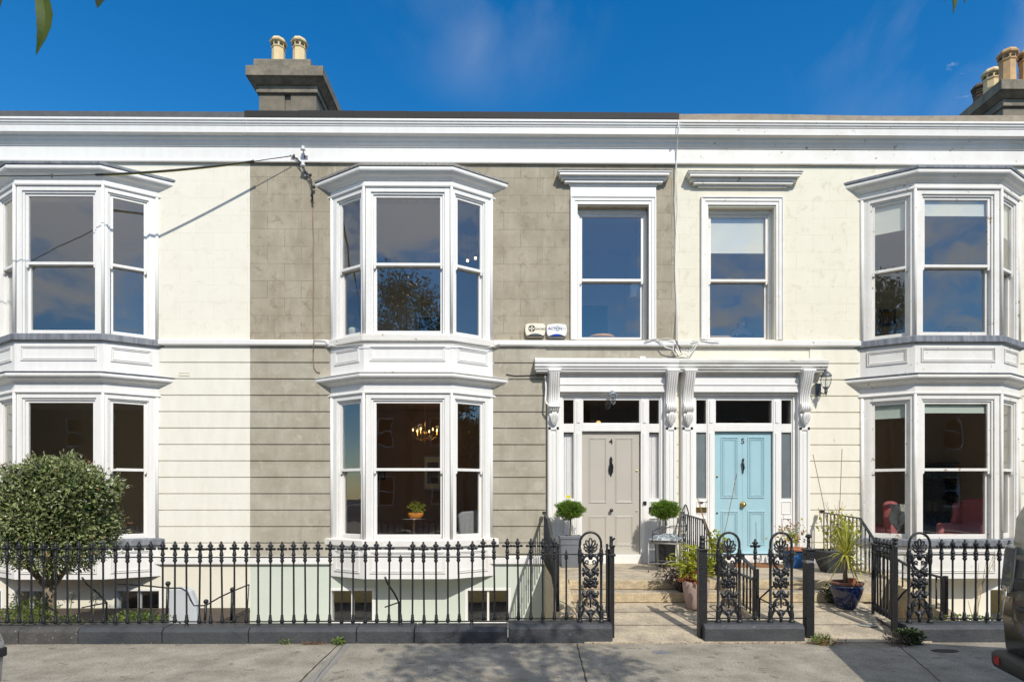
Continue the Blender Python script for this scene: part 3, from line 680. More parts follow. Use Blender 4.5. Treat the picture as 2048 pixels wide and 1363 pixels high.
def door_case(h, cx, white, kind):
    """pilasters, consoles, entablature, side lights, fanlight, panelled door"""
    c = MB(); yp = YW-.07
    # jambs and architrave frame
    for s in (-1, 1):
        for (a, b, y0, y1, z0, z1) in ((.885, 1.09, YW-.07, YW+.05, .45, 3.66), (.83, .885, YW+.0, YW+.2, .45, 3.34), (.50, .625, YW+.01, YW+.2, .45, 3.24)):
            x0, x1 = sorted((cx+s*a, cx+s*b)); c.box(x0, x1, y0, y1, z0, z1)
        # pilaster with sunk panel
        for (a, b) in ((.90, .945), (1.035, 1.08)):
            x0, x1 = sorted((cx+s*a, cx+s*b)); c.box(x0, x1, yp-.018, yp, .66, 2.76)
        x0, x1 = sorted((cx+s*.90, cx+s*1.08)); c.box(x0, x1, yp-.018, yp, 2.70, 2.755); c.box(x0, x1, yp-.0185, yp, .58, .66)
        x0, x1 = sorted((cx+s*.875, cx+s*1.10)); c.box(x0, x1, yp-.045, yp, .45, .58)
        x0, x1 = sorted((cx+s*.965, cx+s*1.015)); c.box(x0, x1, yp-.008, yp, .66, 2.65)
        x0, x1 = sorted((cx+s*.535, cx+s*.59)); c.box(x0, x1, YW-.002, YW+.01, 2.83, 3.2); c.box(x0, x1, YW-.002, YW+.01, .62, 2.66)
    c.box(cx-.50, cx+.50, YW+.012, YW+.2, 2.69, 2.81)                     # transom rail
    for s in (-1, 1):
        x0, x1 = sorted((cx+s*.625, cx+s*.83))
        c.box(x0, x1, YW+.02, YW+.2, 2.69, 2.80)
        c.box(x0, x1, YW+.02, YW+.2, .45, 1.53)                           # panels below side lights
        T, ln = frame((x0, YW+.02), (x1, YW+.02))
        c.ring(T, .02, ln-.02, .66, 1.22, .016, .0, .014); c.ring(T, .02, ln-.02, 1.28, 1.50, .012, .0, .01)
        c.ring(T, 0, ln, 1.53, 2.69, .018, -.05, .0)
        c.ring(T, 0, ln, 2.80, 3.24, .018, -.05, .0)
    T, ln = frame((cx-.5, YW+.02), (cx+.5, YW+.02)); c.ring(T, 0, ln, 2.81, 3.24, .022, -.05, .0)
    c.box(cx-.83, cx+.83, YW+.02, YW+.2, 3.24, 3.30); c.box(cx-.885, cx+.885, YW-.03, YW+.2, 3.30, 3.34)
    # entablature bands
    c.box(cx-.885, cx+.885, YW-.09, YW+.05, 3.34, 3.455); c.box(cx-.885, cx+.885, YW-.105, YW+.05, 3.455, 3.475)
    c.box(cx-.885, cx+.885, YW-.095, YW+.05, 3.475, 3.575); c.box(cx-.885, cx+.885, YW-.03, YW+.05, 3.575, 3.70)
    c.box(cx-.885, cx+.885, YW-.06, YW+.05, 3.66, 3.70)
    c.box(cx-.50, cx+.50, YW-.03, YW+.3, .445, .598)                      # threshold
    o = obj('door_case', c, M[white], h, bevel=.004)
    for s in (-1, 1): obj('bracket', bracket(cx+s*.985, white), M[white], o, smooth=True, auto=35)
    # glazing
    for s in (-1, 1):
        x0, x1 = sorted((cx+s*.643, cx+s*.812))
        if kind == 4:
            p = MB(); n = 14
            vs = []; fs = []
            for i in range(n+1):
                xx = x0+(x1-x0)*i/n; yy = YW+.10+.006*math.sin(i*2.1)+.004*math.sin(i*3.3)
                vs += [(xx, yy, 1.54), (xx, yy, 2.655)]
            for i in range(n): fs.append((2*i, 2*i+2, 2*i+3, 2*i+1))
            p.add(vs, fs); obj('net_curtain', p, M['net'], o)
            p = MB(); p.box(x0, x1, YW+.05, YW+.055, 1.545, 2.675); obj('side_light', p, M['glass_clear'], o)
        else:
            p = MB(); p.box(x0, x1, YW+.05, YW+.06, 1.545, 2.675); obj('side_light', p, M['frost'], o)
        p = MB(); p.box(x0, x1, YW+.05, YW+.055, 2.815, 3.225); obj('fanlight', p, M['glass_dim'], o)
    p = MB(); p.box(cx-.48, cx+.48, YW+.05, YW+.055, 2.83, 3.22); obj('fanlight', p, M['glass_dim'], o)
    # door leaf
    d = MB(); y0 = YW+.07; x0, x1 = cx-.492, cx+.492
    d.box(x0, x1, y0, y0+.05, .602, 2.685)
    T, ln = frame((x0, y0), (x1, y0)); mid = ln/2
    lay = ((1.475, 2.585), (.745, 1.25)) if kind == 4 else ((1.555, 2.60), (.75, 1.335))
    for (a, b) in lay:
        for s in (-1, 1):
            u0, u1 = sorted((mid+s*.075, mid+s*.375)) if kind == 4 else sorted((mid+s*.085, mid+s*.375))
            if kind == 4:
                # raised rim, sunk bevel, flat field
                d.ring(T, u0, u1, a, b, .014, .0, .010); d.ring(T, u0+.02, u1-.02, a+.02, b-.02, .01, .0, .005)
            else:
                d.ring(T, u0, u1, a, b, .014, .0, .012); d.ring(T, u0+.03, u1-.03, a+.03, b-.03, .012, .0, .011); d.ring(T, u0+.055, u1-.055, a+.055, b-.055, .006, .0, .006)
    if kind == 5: d.box(mid-.006, mid+.006, 0, .004, .62, 2.66, T)
    dm = 'greige' if kind == 4 else 'blue_door'
    dl = obj('front_door', d, M[dm], h, bevel=.004)
    # furniture
    k = MB()
    if kind == 4:
        poly = [(0, 2.30), (.022, 2.26), (.026, 2.21), (.018, 2.18), (.022, 2.14), (.035, 2.08), (.038, 2.03), (.018, 2.0), (.014, 1.97), (0, 1.95)]
        pp = poly+[(-a, b) for a, b in poly[::-1] if a]
        k.prism([(mid+a, b-.03) for a, b in pp], T, .0, .012); k.tube([T(mid-.02, .03, 2.14), T(mid-.03, .04, 2.08), T(mid-.02, .045, 2.0), T(mid+.02, .045, 2.0), T(mid+.03, .04, 2.08), T(mid+.02, .03, 2.14)], .008, 8)
        k.ball(T(mid, .03, 2.17), .02, 8); obj('knocker', k, M['black'], dl, smooth=True, auto=40)
        k = MB(); k.m = 0
        k.box(mid-.013, mid+.013, .0125, .015, 2.03, 2.13, T); obj('knocker_plate', k, M['chrome'], dl)
        k = MB(); k.lathe([(.012, 0), (.012, .03), (.028, .04), (.032, .055), (.02, .07), (.001, .073)], n=16); k.v = [T(mid+a, c_, 1.345+b) for a, b, c_ in k.v]
        obj('door_knob', k, M['black'], dl, smooth=True)
        for zz, r in ((2.02-.0, .014), (1.335, .012)):
            k = MB(); k.lathe([(r, 0), (r, .012), (r*.6, .014), (.001, .014)], n=12); k.v = [T(ln-.05+a, c_, zz+b) for a, b, c_ in k.v]; obj('lock', k, M['brass'], dl)
        obj('house_number', textmb('4', .13, lambda a, b, c_: T(mid+a, .003+b, 2.475+c_), .006, bold=.002), M['inkb'], dl)
    else:
        k.tube([T(mid+.005, .012, 2.20), T(mid-.008, .03, 2.15), T(mid+.006, .035, 2.07), T(mid-.004, .02, 2.0)], [.010, .02, .017, .008], 10); k.ball(T(mid+.004, .02, 2.215), .018, 8); k.ball(T(mid, .02, 1.99), .012, 8)
        obj('knocker', k, M['black'], dl, smooth=True)
        k = MB(); k.lathe([(.05, 0), (.052, .008), (.04, .016), (.022, .025), (.025, .04), (.038, .052), (.036, .068), (.001, .075)], n=20); k.v = [T(mid+a, c_, 1.445+b) for a, b, c_ in k.v]
        obj('door_knob', k, M['brass'], dl, smooth=True)
        for zz in (1.92, 1.30):
            k = MB(); k.lathe([(.016, 0), (.016, .012), (.001, .014)], n=12); k.v = [T(.05+a, c_, zz+b) for a, b, c_ in k.v]; obj('lock', k, M['brass' if zz > 1.5 else 'chrome'], dl)
        obj('house_number', textmb('5', .13, lambda a, b, c_: T(mid+a, .003+b, 2.485+c_), .006, bold=.002), M['inkb'], dl)
    # letter boxes and bells in the side panels
    s = 1 if kind == 4 else -1
    xa, xb = sorted((cx+s*.64, cx+s*.815)); k = MB(); k.box(xa, xb, YW+.005, YW+.02, 1.31, 1.40)
    if kind == 4: obj('letter_box', k, M['inkb'], o)
    else: obj('letter_box', k, M['brass'], o)
    k = MB()
    if kind == 4: k.box(cx+.535, cx+.59, YW-.02, YW-.002, 1.44, 1.50)
    else: k.box(cx-.76, cx-.70, YW+.0, YW+.02, 1.47, 1.495); k.box(cx-.65, cx-.63, YW+.0, YW+.02, 1.49, 1.50)
    obj('door_bell', k, M['black'], o)
    if kind == 4:
        k = MB(); k.box(cx-.77, cx-.69, YW+.042, YW+.049, 1.555, 1.60); obj('sticker', k, M['yellow'], o)
    return o
def hood_run(h, x0, x1, white, end0, end1):
    mb = MB()
    prof = [(0, 3.70), (.19, 3.70), (.195, 3.735), (.215, 3.745), (.215, 3.795), (.235, 3.80), (.24, 3.845), (.0, 3.93)]
    mb.sweep([(x0, YW), (x1, YW)], prof); mb.box(x0+.02, x1-.02, YW-.17, YW, 3.665, 3.70)
    return obj('door_hood', mb, M[white], h, bevel=.004)

D4, D5 = 1.775, 4.035
CXL, CXM, CXR = -7.245, WX(823.5, YW), 7.385
WM, WR = WX(1226, YW), WX(1483, YW)
z_b = lambda py: EYE-(py-HZ)/F*YW
def bwin(pa, pb, ya=1175, yb=1249): return (WX(pa, YW), WX(pb, YW), z_b(yb), z_b(ya))
bwL = [bwin(-40, 5), bwin(22, 92), bwin(226, 322)]
bwM = [bwin(657, 749), bwin(930, 1022)]
bwR = [bwin(1977, 2060), ]
hL = house('cream painted terraced house with canted bay behind the clipped tree', XL, XM, CXL, 'cream_l', 'cream_band_l', 'base_cream', 'white', 'lead', 'lead', 'felt', basewins=bwL)
hM = house('grey brown rendered house number 4 with white canted bay and pale grey door', XM, XR, CXM, 'ashlar', 'band', 'base_green', 'white', 'white_old', 'lead_old', 'coping', win=WM, door=D4, basewins=bwM)
BL = {(0, 0): (6.02, 'blind'), (1, 0): (6.22, 'blind'), (2, 0): (5.95, 'blind'), (0, 1): (2.90, 'blind_g'), (1, 1): (2.97, 'blind_g')}
hR = house('cream painted house number 5 with sky blue door and peeling white cornice', XR, XE, CXR, 'cream_r', 'cream_band_r', 'base_cream', 'white_old', 'lead', 'lead', 'parapet', win=WR, door=D5, basewins=bwR, blinds=BL, bulge=.01)
for h_, ws in ((hL, bwL), (hM, bwM), (hR, bwR)):
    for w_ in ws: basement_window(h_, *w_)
hood_window(hM, WM, 'white', True)
hood_window(hR, WR, 'white_old', False, blind=(5.80, 'blind'))
dc4 = door_case(hM, D4, 'white', 4); dc5 = door_case(hR, D5, 'white', 5)
hood_run(hM, WX(1070, YW-.2), XR, 'white', 1, 0); hood_run(hR, XR+.001, WX(1656, YW-.2), 'white_stain', 0, 1)
room(hL, XL+.13, XM-.13, .46, 3.52, 3.15, 'room_dim'); room(hL, XL+.13, XM-.13, 3.8, 7.15, 3.15, 'room_grey')
room(hM, XM+.13, .55, .46, 3.52, 3.15, 'room_brown', 'room_brown'); room(hM, XM+.13, .55, 3.8, 7.15, 3.15, 'room_grey')
room(hM, .6, XR-.13, .46, 3.52, 3.15, 'room_dim', 'room_dim'); room(hM, .6, XR-.13, 3.8, 7.15, 3.15, 'room_grey')
room(hR, XR+.13, 5.35, .46, 3.52, 3.15, 'room_dim', 'room_dim'); room(hR, XR+.13, 5.35, 3.8, 7.15, 3.15, 'room_grey')
room(hR, 5.4, XE-.13, .46, 3.52, 3.15, 'room_dim', 'room_dim'); room(hR, 5.4, XE-.13, 3.8, 7.15, 3.15, 'room_grey')

# ------------------------------------------------------------------ chimneys
def chimney(h, x0, x1, y0, y1, ztop, pots, bed=True):
    s = MB(); s.box(x0, x1, y0, y1, 7.3, ztop-.38)
    # recessed slot in the front
    c = (x0+x1)/2
    s.box(x0-.0, c-.06, y0-.05, y0, 7.3, ztop-.44); s.box(c+.06, x1, y0-.05, y0, 7.3, ztop-.44)
    st = obj('chimney_stack', s, M['chimney'], h, bevel=.008)
    k = MB(); k.box(x0-.04, x1+.04, y0-.10, y1+.04, ztop-.44, ztop-.38)
    k.box(x0-.02, x1+.02, y0-.07, y1+.02, ztop-.38, ztop-.28)
    k.add([(x0-.04,y0-.09,ztop-.28),(x1+.04,y0-.09,ztop-.28),(x1+.04,y1+.04,ztop-.28),(x0-.04,y1+.04,ztop-.28),(x0-.17,y0-.22,ztop-.20),(x1+.17,y0-.22,ztop-.20),(x1+.17,y1+.17,ztop-.20),(x0-.17,y1+.17,ztop-.20)], [(0,3,2,1),(4,5,6,7),(0,1,5,4),(1,2,6,5),(2,3,7,6),(3,0,4,7)])
    k.box(x0-.19, x1+.19, y0-.24, y1+.19, ztop-.20, ztop); obj('chimney_cap', k, M['cap'], st, bevel=.012)
    if bed: k = MB(); k.box(x0-.05, x1-.06, y0-.21, y1-.03, ztop+.0005, ztop+.15); obj('chimney_bed', k, M['cap'], st, bevel=.02)
    for (px, py, z0, kind, m, sc) in pots:
        p = MB(); n = 8 if kind else 16
        if kind: prof = [(.15, 0), (.155, .04), (.135, .07), (.13, .30), (.145, .315), (.15, .335), (.135, .345), (.133, .41), (.17, .43), (.178, .455), (.15, .48), (.145, .50), (.125, .52), (.10, .52), (.09, .45)]
        else: prof = [(.13, 0), (.115, .03), (.10, .3), (.10, .38), (.125, .40), (.125, .44), (.10, .45), (.085, .40)]
        p.lathe([(a*sc, (b if b < .3 else b)*sc+(0 if b < .3 else .22*kind)) for a, b in prof], (px, py, z0), n, rot=PI/8)
        q = obj('chimney_pot', p, M[m], st, label={'pot_buff': 'pale buff octagonal pot', 'terra': 'red terracotta pot', 'pot_dark': 'clay pot darkened with painted shade', 'pot_orange': 'orange clay octagonal pot'}[m])
        if kind:
            v = MB()
            for j in range(8):
                a = 2*PI*j/8+PI/4
                x_, y_ = px+math.cos(a)*.127*sc, py+math.sin(a)*.127*sc
                T_, _ = frame((x_+math.sin(a)*.035*sc, y_-math.cos(a)*.035*sc), (x_-math.sin(a)*.035*sc, y_+math.cos(a)*.035*sc))
                v.prism([(0, z0+.22+.36*sc), (.07*sc, z0+.22+.36*sc), (.07*sc, z0+.22+.385*sc), (.035*sc, z0+.22+.402*sc), (0, z0+.22+.385*sc)], T_, -.012, .012)
            q2 = v; q2 = obj('chimney_vent', v, M['joint'], st)
    return st
x0 = WX(520, 12.0); x1 = WX(634, 12.0)
zc = EYE+(HZ-133)/F*11.76
chimney(hM, x0, x1, 12.0, 14.6, zc, [(WX(557, 12.25), 12.25, zc+.13, 1, 'pot_buff', .98), (WX(599, 12.25), 12.25, zc+.13, 1, 'pot_buff', .98), (WX(572, 13.0), 12.95, zc+.13, 1, 'pot_buff', .95), (WX(616, 13.1), 13.1, zc+.13, 0, 'terra', 1.1), (WX(620, 13.9), 13.9, zc+.13, 0, 'terra', 1.0)])
x0 = WX(2012, 12.0)-.10; zc = EYE+(HZ-152)/F*11.76
chimney(hR, x0, x0+1.15, 12.0, 14.6, zc, [(WX(2015, 12.1), 12.1, zc, 1, 'pot_orange', 1.1), (WX(2055, 12.1), 12.1, zc, 1, 'pot_orange', 1.1), (WX(1983, 12.65), 12.65, zc, 1, 'pot_buff', 1.1), (WX(1962, 13.1), 13.1, zc, 1, 'pot_dark', 1.1), (WX(1990, 13.1), 13.1, zc, 0, 'pot_dark', 1.5)], bed=False)
# ================================================================== plinths under the railings
def dz(x):                     # the railing rises a little on the step in the plinth
    return 0.0 if x < WX(1016, YF) else 0.03
Xs = WX(1016, YP0)
def plinth(blocks, labels_mat, label):
    x0 = blocks[0][0]; x1 = blocks[-1][1]
    e = empty('stone_plinth', ((x0+x1)/2, (YP0+YP1)/2, 0), label, 'plinth')
    for (a, b, top, m) in blocks:
        mbx = MB(); T = lambda p, w_, q: (w_, p, q)
        mbx.prism([(YP0, -.3), (YP1, -.3), (YP1, top), (YP0+.045, top), (YP0, top-.04)], T, a+.004, b-.004)
        obj('plinth_block', mbx, M[m], e, bevel=.010, label=('lichened grey block' if m == 'plinth_old' else None))
    return e
cuts = [-6.4, WX(36, YP0), WX(155, YP0), WX(323, YP0), WX(496, YP0), WX(712, YP0), WX(828, YP0), Xs]
bl = []
for i in range(len(cuts)-1): bl.append((cuts[i], cuts[i+1], .168+.003*((i*7) % 3), 'plinth_old' if i < 2 else 'plinth'))
bl.append((Xs, Gx0-.01, .20, 'plinth'))
plinth(bl, None, 'long low stone plinth, dark painted and lichened, left of the gateways')
plinth([(Gx1+.005, Hx1-.005, .195, 'plinth')], None, 'short dark painted plinth between the two gateways')
plinth([(Ix0+.10, 6.3, .185, 'plinth'), (6.3, 9.0, .18, 'plinth')], None, 'dark plinth right of the second gateway in the shadow of the dark car')

# ================================================================== cast iron
def picket_mb(kind='full', foot=False):
    mb = picket_mb0(kind, foot); mb.v = [(a*1.16, b*1.16, c) for a, b, c in mb.v]; return mb
def picket_mb0(kind='full', foot=False):
    mb = MB(); zt = 1.09
    if kind == 'full':
        mb.lathe([(.001, 1.096), (.008, 1.092), (.011, 1.083), (.008, 1.074), (.012, 1.070), (.017, 1.066), (.015, 1.058), (.021, 1.052), (.017, 1.043), (.020, 1.034), (.017, 1.022), (.012, 1.006), (.012, .990), (.017, .955), (.021, .944), (.018, .936), (.010, .930)], (0, 0, 0), 10)
        for s in (-1, 1):
            mb.ball((s*.035, 0, 1.013), .0165, 8, 1, .8, .92)
            mb.tube([(0, 0, 1.0), (s*.02, 0, 1.008), (s*.034, 0, 1.018)], .009, 6)
            mb.ball((s*.018, 0, 1.048), .011, 8, 1, .7, 1)
            mb.ball((0, s*.026, 1.022), .013, 6)
    if kind in ('full', 'plain'):
        mb.lathe([(.009, .93), (.014, .926), (.020, .916), (.017, .906), (.012, .90), (.020, .888), (.018, .876), (.014, .868), (.0095, .860)], (0, 0, 0), 10)
    if kind == 'plain': mb.lathe([(.001, .975), (.006, .96), (.010, .94), (.009, .93)], (0, 0, 0), 8)
    if kind == 'stub': mb.lathe([(.001, .945), (.009, .93), (.014, .926), (.020, .916), (.017, .906), (.012, .90), (.020, .888), (.018, .876), (.0095, .860)], (0, 0, 0), 8)
    if kind == 'bare': mb.lathe([(.0085, .93), (.0085, .86)], (0, 0, 0), 8)
    mb.lathe([(.0088, .87), (.0088, .285)], (0, 0, 0), 8, cap=False)
    mb.lathe([(.009, .29), (.015, .285), (.012, .272), (.016, .262), (.014, .245), (.020, .232), (.020, .205), (.014, .200), (.012, .195)], (0, 0, 0), 10)
    if foot: mb.lathe([(.012, .20), (.020, .19), (.014, .178), (.024, .165), (.028, .150), (.024, .12)], (0, 0, 0), 10)
    return mb
PK = {}
def picket(parent, x, y, z, kind='full', foot=False, name='picket'):
    k = (kind, foot)
    b = BASE[parent.name]
    if k not in PK:
        m = picket_mb(kind, foot); me_o = obj(name, m, M['iron'], None, smooth=True)
        me_o.parent = parent; PK[k] = me_o
        me_o.location = (x-b.x, y-b.y, z-b.z); return me_o
    o = PK[k].copy(); C.objects.link(o); o.parent = parent; o.location = (x-b.x, y-b.y, z-b.z); o.rotation_euler = (random.gauss(0, .004), random.gauss(0, .006), random.uniform(-.1, .1)); return o
def spiral(c, r0, r1, a0, a1, n=14):
    return [(c[0]+(r0+(r1-r0)*i/n)*math.cos(a0+(a1-a0)*i/n), 0, c[1]+(r0+(r1-r0)*i/n)*math.sin(a0+(a1-a0)*i/n)) for i in range(n+1)]
def ornate_mb():
    """arched panel: palmette above, scrolled stem with a rosette below; origin on the railing line, z=0 pavement"""
    fr = MB(); hw = .118; zc = 1.035
    arch = [(-hw, 0, .90)]+[(hw*math.cos(PI-PI*i/18), 0, zc+.128*math.sin(PI*i/18)) for i in range(19)]+[(hw, 0, .90)]
    fr.tube(arch, .0135, 10)
    for s in (-1, 1):
        fr.lathe([(.013, .99), (.018, .985), (.022, .965), (.020, .955), (.025, .94), (.025, .90), (.020, .885), (.024, .87), (.022, .84), (.0145, .80), (.0145, .36), (.020, .35), (.022, .335), (.016, .32), (.018, .30), (.026, .27), (.026, .235), (.02, .215), (.024, .20), (.032, .185), (.034, .14)], (s*hw, 0, 0), 12)
    pl = MB(); pl.rk = 1.15; fr.rk = 1.12
    for k in range(-3, 4):
        a = k*.42; ln = .118-.012*abs(k)-.004*k*k*.5; wd = .0185 if k else .022
        pts = []
        for i in range(15):
            t = 2*PI*i/14
            u = wd*math.sin(t)*(0.55+.45*(1-math.cos(t))/2); v = ln*(1-math.cos(t))/2
            pts.append((u*math.cos(a)+(v+.012)*math.sin(a), 0, .965+(v+.012)*math.cos(a)*1.02-u*math.sin(a)))
        pl.tube(pts[:-1], .0072, 6, closed=True)
    pl.ball((0, 0, .965), .030, 10, 1, .7, .9)
    for s in (-1, 1): pl.tube([(0, 0, .955), (s*.03, 0, .945), (s*.055, 0, .955), (s*.06, 0, .975)], [.010, .010, .008, .005], 6)
    st = MB(); st.rk = 1.12
    def leaf(x, z, r, sx=1, sz=1): st.ball((x, 0, z), r, 8, sx, .55, sz)
    st.tube([(0, 0, .95), (0, 0, .90), (0, 0, .86)], [.018, .03, .016], 8)
    for s in (-1, 1):
        # upper scroll pair
        st.tube([(s*.012, 0, .90), (s*.045, 0, .905), (s*.075, 0, .88), (s*.082, 0, .845), (s*.07, 0, .80), (s*.04, 0, .765), (s*.01, 0, .74)], [.012, .014, .014, .013, .013, .013, .012], 8)
        st.tube([(s*.075, 0, .885), (s*.09, 0, .915), (s*.082, 0, .94)], [.012, .010, .004], 6)
        st.tube([(s*p[0], 0, p[2]) for p in spiral((.036, .835), .026, .006, -PI*.7, PI*1.6)], .0075, 6)
        # acanthus wings
        st.tube([(s*.01, 0, .75), (s*.04, 0, .735), (s*.075, 0, .75), (s*.088, 0, .775)], [.014, .02, .014, .006], 8)
        st.tube([(s*.02, 0, .735), (s*.055, 0, .725), (s*.08, 0, .70), (s*.078, 0, .675)], [.016, .022, .016, .007], 8)
        leaf(s*.088, .742, .011); leaf(s*.035, .70, .022)
        # rosette block
        leaf(s*.052, .648, .024); leaf(s*.055, .565, .024); st.box(min(s*.06, s*.088), max(s*.06, s*.088), -.01, .01, .585, .625)
        # lower wings (mirrored)
        st.tube([(s*.015, 0, .52), (s*.035, 0, .475), (s*.065, 0, .465), (s*.085, 0, .49), (s*.08, 0, .515)], [.016, .022, .02, .014, .006], 8)
        st.tube([(s*.015, 0, .48), (s*.05, 0, .455), (s*.085, 0, .445)], [.016, .014, .006], 8)
        # lower scroll pair
        st.tube([(s*.01, 0, .445), (s*.045, 0, .425), (s*.075, 0, .39), (s*.083, 0, .35), (s*.075, 0, .31), (s*.095, 0, .26), (s*.105, 0, .235)], [.011, .012, .013, .014, .014, .012, .009], 8)
        st.tube([(s*p[0], 0, p[2]) for p in spiral((.036, .37), .026, .006, -PI*.3, PI*1.9)], .0075, 6)
        st.tube([(s*.075, 0, .31), (s*.04, 0, .29), (s*.0, 0, .30)], .011, 6)
        leaf(s*.03, .275, .02)
    st.ball((0, 0, .69), .03, 10, 1.1, .6, 1.2)
    for k in range(6):
        a = k*PI/3+.3; st.ball((.040*math.cos(a), -.006, .605+.040*math.sin(a)), .026, 8, 1, .6, 1)
    st.lathe([(.001, -.012), (.018, -.010), (.02, .0), (.012, .004)], n=10); n_ = len(st.v)
    for i in range(n_-40, n_):
        v = st.v[i]; st.v[i] = (v[0], v[2]-.022, .605+v[1])
    st.ball((0, -.02, .605), .016, 8); st.tube([(.034*math.cos(2*PI*i/16), -.02, .605+.034*math.sin(2*PI*i/16)) for i in range(16)], .006, 6, closed=True)
    st.ball((0, 0, .50), .026, 8, 1, .6, 1.4); st.tube([(0, 0, .48), (0, 0, .40), (0, 0, .33)], [.02, .010, .008], 8)
    st.ball((0, 0, .265), .036, 8, 1.1, .6, 1); st.tube([(0, 0, .27), (0, 0, .20), (0, 0, .175)], [.02, .016, .012], 8)
    return fr, pl, st
ORN = []
def ornate(parent, x, y, z):
    b = BASE[parent.name]; l = (x-b.x, y-b.y, z-b.z)
    if not ORN:
        for mbx in ornate_mb():
            o = obj('ornate_panel' if not ORN else ('palmette' if len(ORN) == 1 else 'scrollwork'), mbx, M['iron'], None, smooth=True)
            ORN.append(o)
        ORN[0].parent = parent; ORN[0].location = l
        for q in ORN[1:]: q.parent = ORN[0]
        return
    c = ORN[0].copy(); C.objects.link(c); c.parent = parent; c.location = l
    for q in ORN[1:]:
        d = q.copy(); C.objects.link(d); d.parent = c
def railbar(mb, x0, x1, y, z, h=.012, d=.026, sag=0):
    n = max(2, int((x1-x0)/.4))
    for i in range(n):
        a = x0+(x1-x0)*i/n; b = x0+(x1-x0)*(i+1)/n
        za = z(a)+random.uniform(-.002, .002)*sag; mb.box(a, b, y-d/2, y+d/2, za, za+h)
# --- long railing
e1 = empty('iron_railing', (-2.6, YF, 0), 'long black cast iron railing with spear finials in front of the clipped tree', 'railing')
xk = WX(1108.6, YF); sp = .1305
xe = WX(1228, YF)-.03
mb = MB(); railbar(mb, -6.3, Xs, YF, lambda x: .915, sag=1); railbar(mb, Xs, xe, YF, lambda x: .945, sag=1)
obj('top_rail', mb, M['iron'], e1)
mb = MB(); railbar(mb, -6.3, Xs, YF, lambda x: .207, .011, sag=1); railbar(mb, Xs, xe, YF, lambda x: .237, .011, sag=1)
obj('bottom_rail', mb, M['iron'], e1)
i = 0
miss = round((xk-WX(800, YF))/sp)
while xk-i*sp > -6.25:
    x = xk-i*sp+random.uniform(-.003, .003)
    z = .03 if x > WX(958, YF) else 0.004*math.sin(i)
    picket(e1, x, YF, z, 'stub' if i == miss else 'full', foot=(i % 6 == 1))
    i += 1
picket(e1, WX(1132.5, YF), YF, .03, 'plain', False)
ornate(e1, WX(1181, YF), YF, .03)
# back stays
for px in (164, 770):
    x = WX(px, YF); mb = MB(); mb.tube([(x, YF, .70), (x+.02, YF+.05, .62), (x+.07, YF+.16, .50), (x+.11, YF+.24, .38), (x+.11, YF+.24, -.2)], .011, 8); mb.tube([(x, YF, .37), (x+.11, YF+.24, .38)], .008, 6)
    obj('back_stay', mb, M['iron'], e1, smooth=True)
mb = MB(); xg = WX(1224, YF)
mb.box(xg-.022, xg+.022, YF-.03, YF+.03, .0, 1.03); mb.box(xg-.03, xg+.03, YF-.04, YF+.04, 1.03, 1.05); mb.box(xg-.03, xg+.035, YF-.04, YF+.04, .93, .955)
mb.tube([(xg-.01, YF-.01, 1.05), (xg+.0, YF, 1.10), (xg+.03, YF-.01, 1.13)], [.02, .014, .012], 8); mb.box(xg-.026, xg+.004, YF-.02, YF+.02, 1.05, 1.15)
obj('gate_post', mb, M['iron'], e1, bevel=.003)
# --- short railing between the gates
x0 = WX(1404, YF); x1 = WX(1617, YF)
e2 = empty('iron_railing', ((x0+x1)/2, YF, 0), 'short black iron railing with two ornate arched panels between the gateways', 'railing')
mb = MB(); railbar(mb, x0+.03, x1-.03, YF, lambda x: .94); obj('top_rail', mb, M['iron'], e2)
mb = MB(); railbar(mb, x0+.03, x1-.03, YF, lambda x: .235, .011); obj('bottom_rail', mb, M['iron'], e2)
ornate(e2, WX(1457.5, YF), YF, .025); ornate(e2, WX(1562, YF), YF, .025); picket(e2, WX(1510, YF), YF, .025)
for k, x in enumerate((x0, x1)):
    mb = MB(); mb.box(x-.045, x+.045, YF-.045, YF+.045, .0, .99); mb.box(x-.055, x+.055, YF-.055, YF+.055, .99, 1.012)
    if k == 0: mb.lathe([(.03, 1.01), (.034, 1.03), (.028, 1.06), (.034, 1.08), (.026, 1.10), (.032, 1.13), (.02, 1.155), (.001, 1.16)], (x, YF, 0), 10)
    else: mb.lathe([(.03, 1.01), (.02, 1.03), (.013, 1.08), (.02, 1.10), (.012, 1.12), (.036, 1.14), (.034, 1.15), (.02, 1.165), (.001, 1.175)], (x, YF, 0), 12)
    g_ = obj('gate_post', mb, M['iron'], e2, bevel=.004)
mb = MB()
for k in range(3): mb.tube([(x1-.049+.098*((j//2) % 2), YF-.05+.1*(((j+1)//2) % 2), .86+k*.01+.004*math.sin(j+k)) for j in range(4)], .0015, 5, closed=True)
obj('wire_tie', mb, M['cable_w'], e2)
x = WX(1545, YF); mb = MB(); mb.tube([(x+.04, YF+.01, .62), (x-.0, YF+.12, .52), (x-.05, YF+.22, .42), (x-.05, YF+.24, .02)], .010, 8); mb.tube([(x-.05, YF+.23, .42), (x+.06, YF, .36)], .008, 6); obj('back_stay', mb, M['iron'], e2, smooth=True)
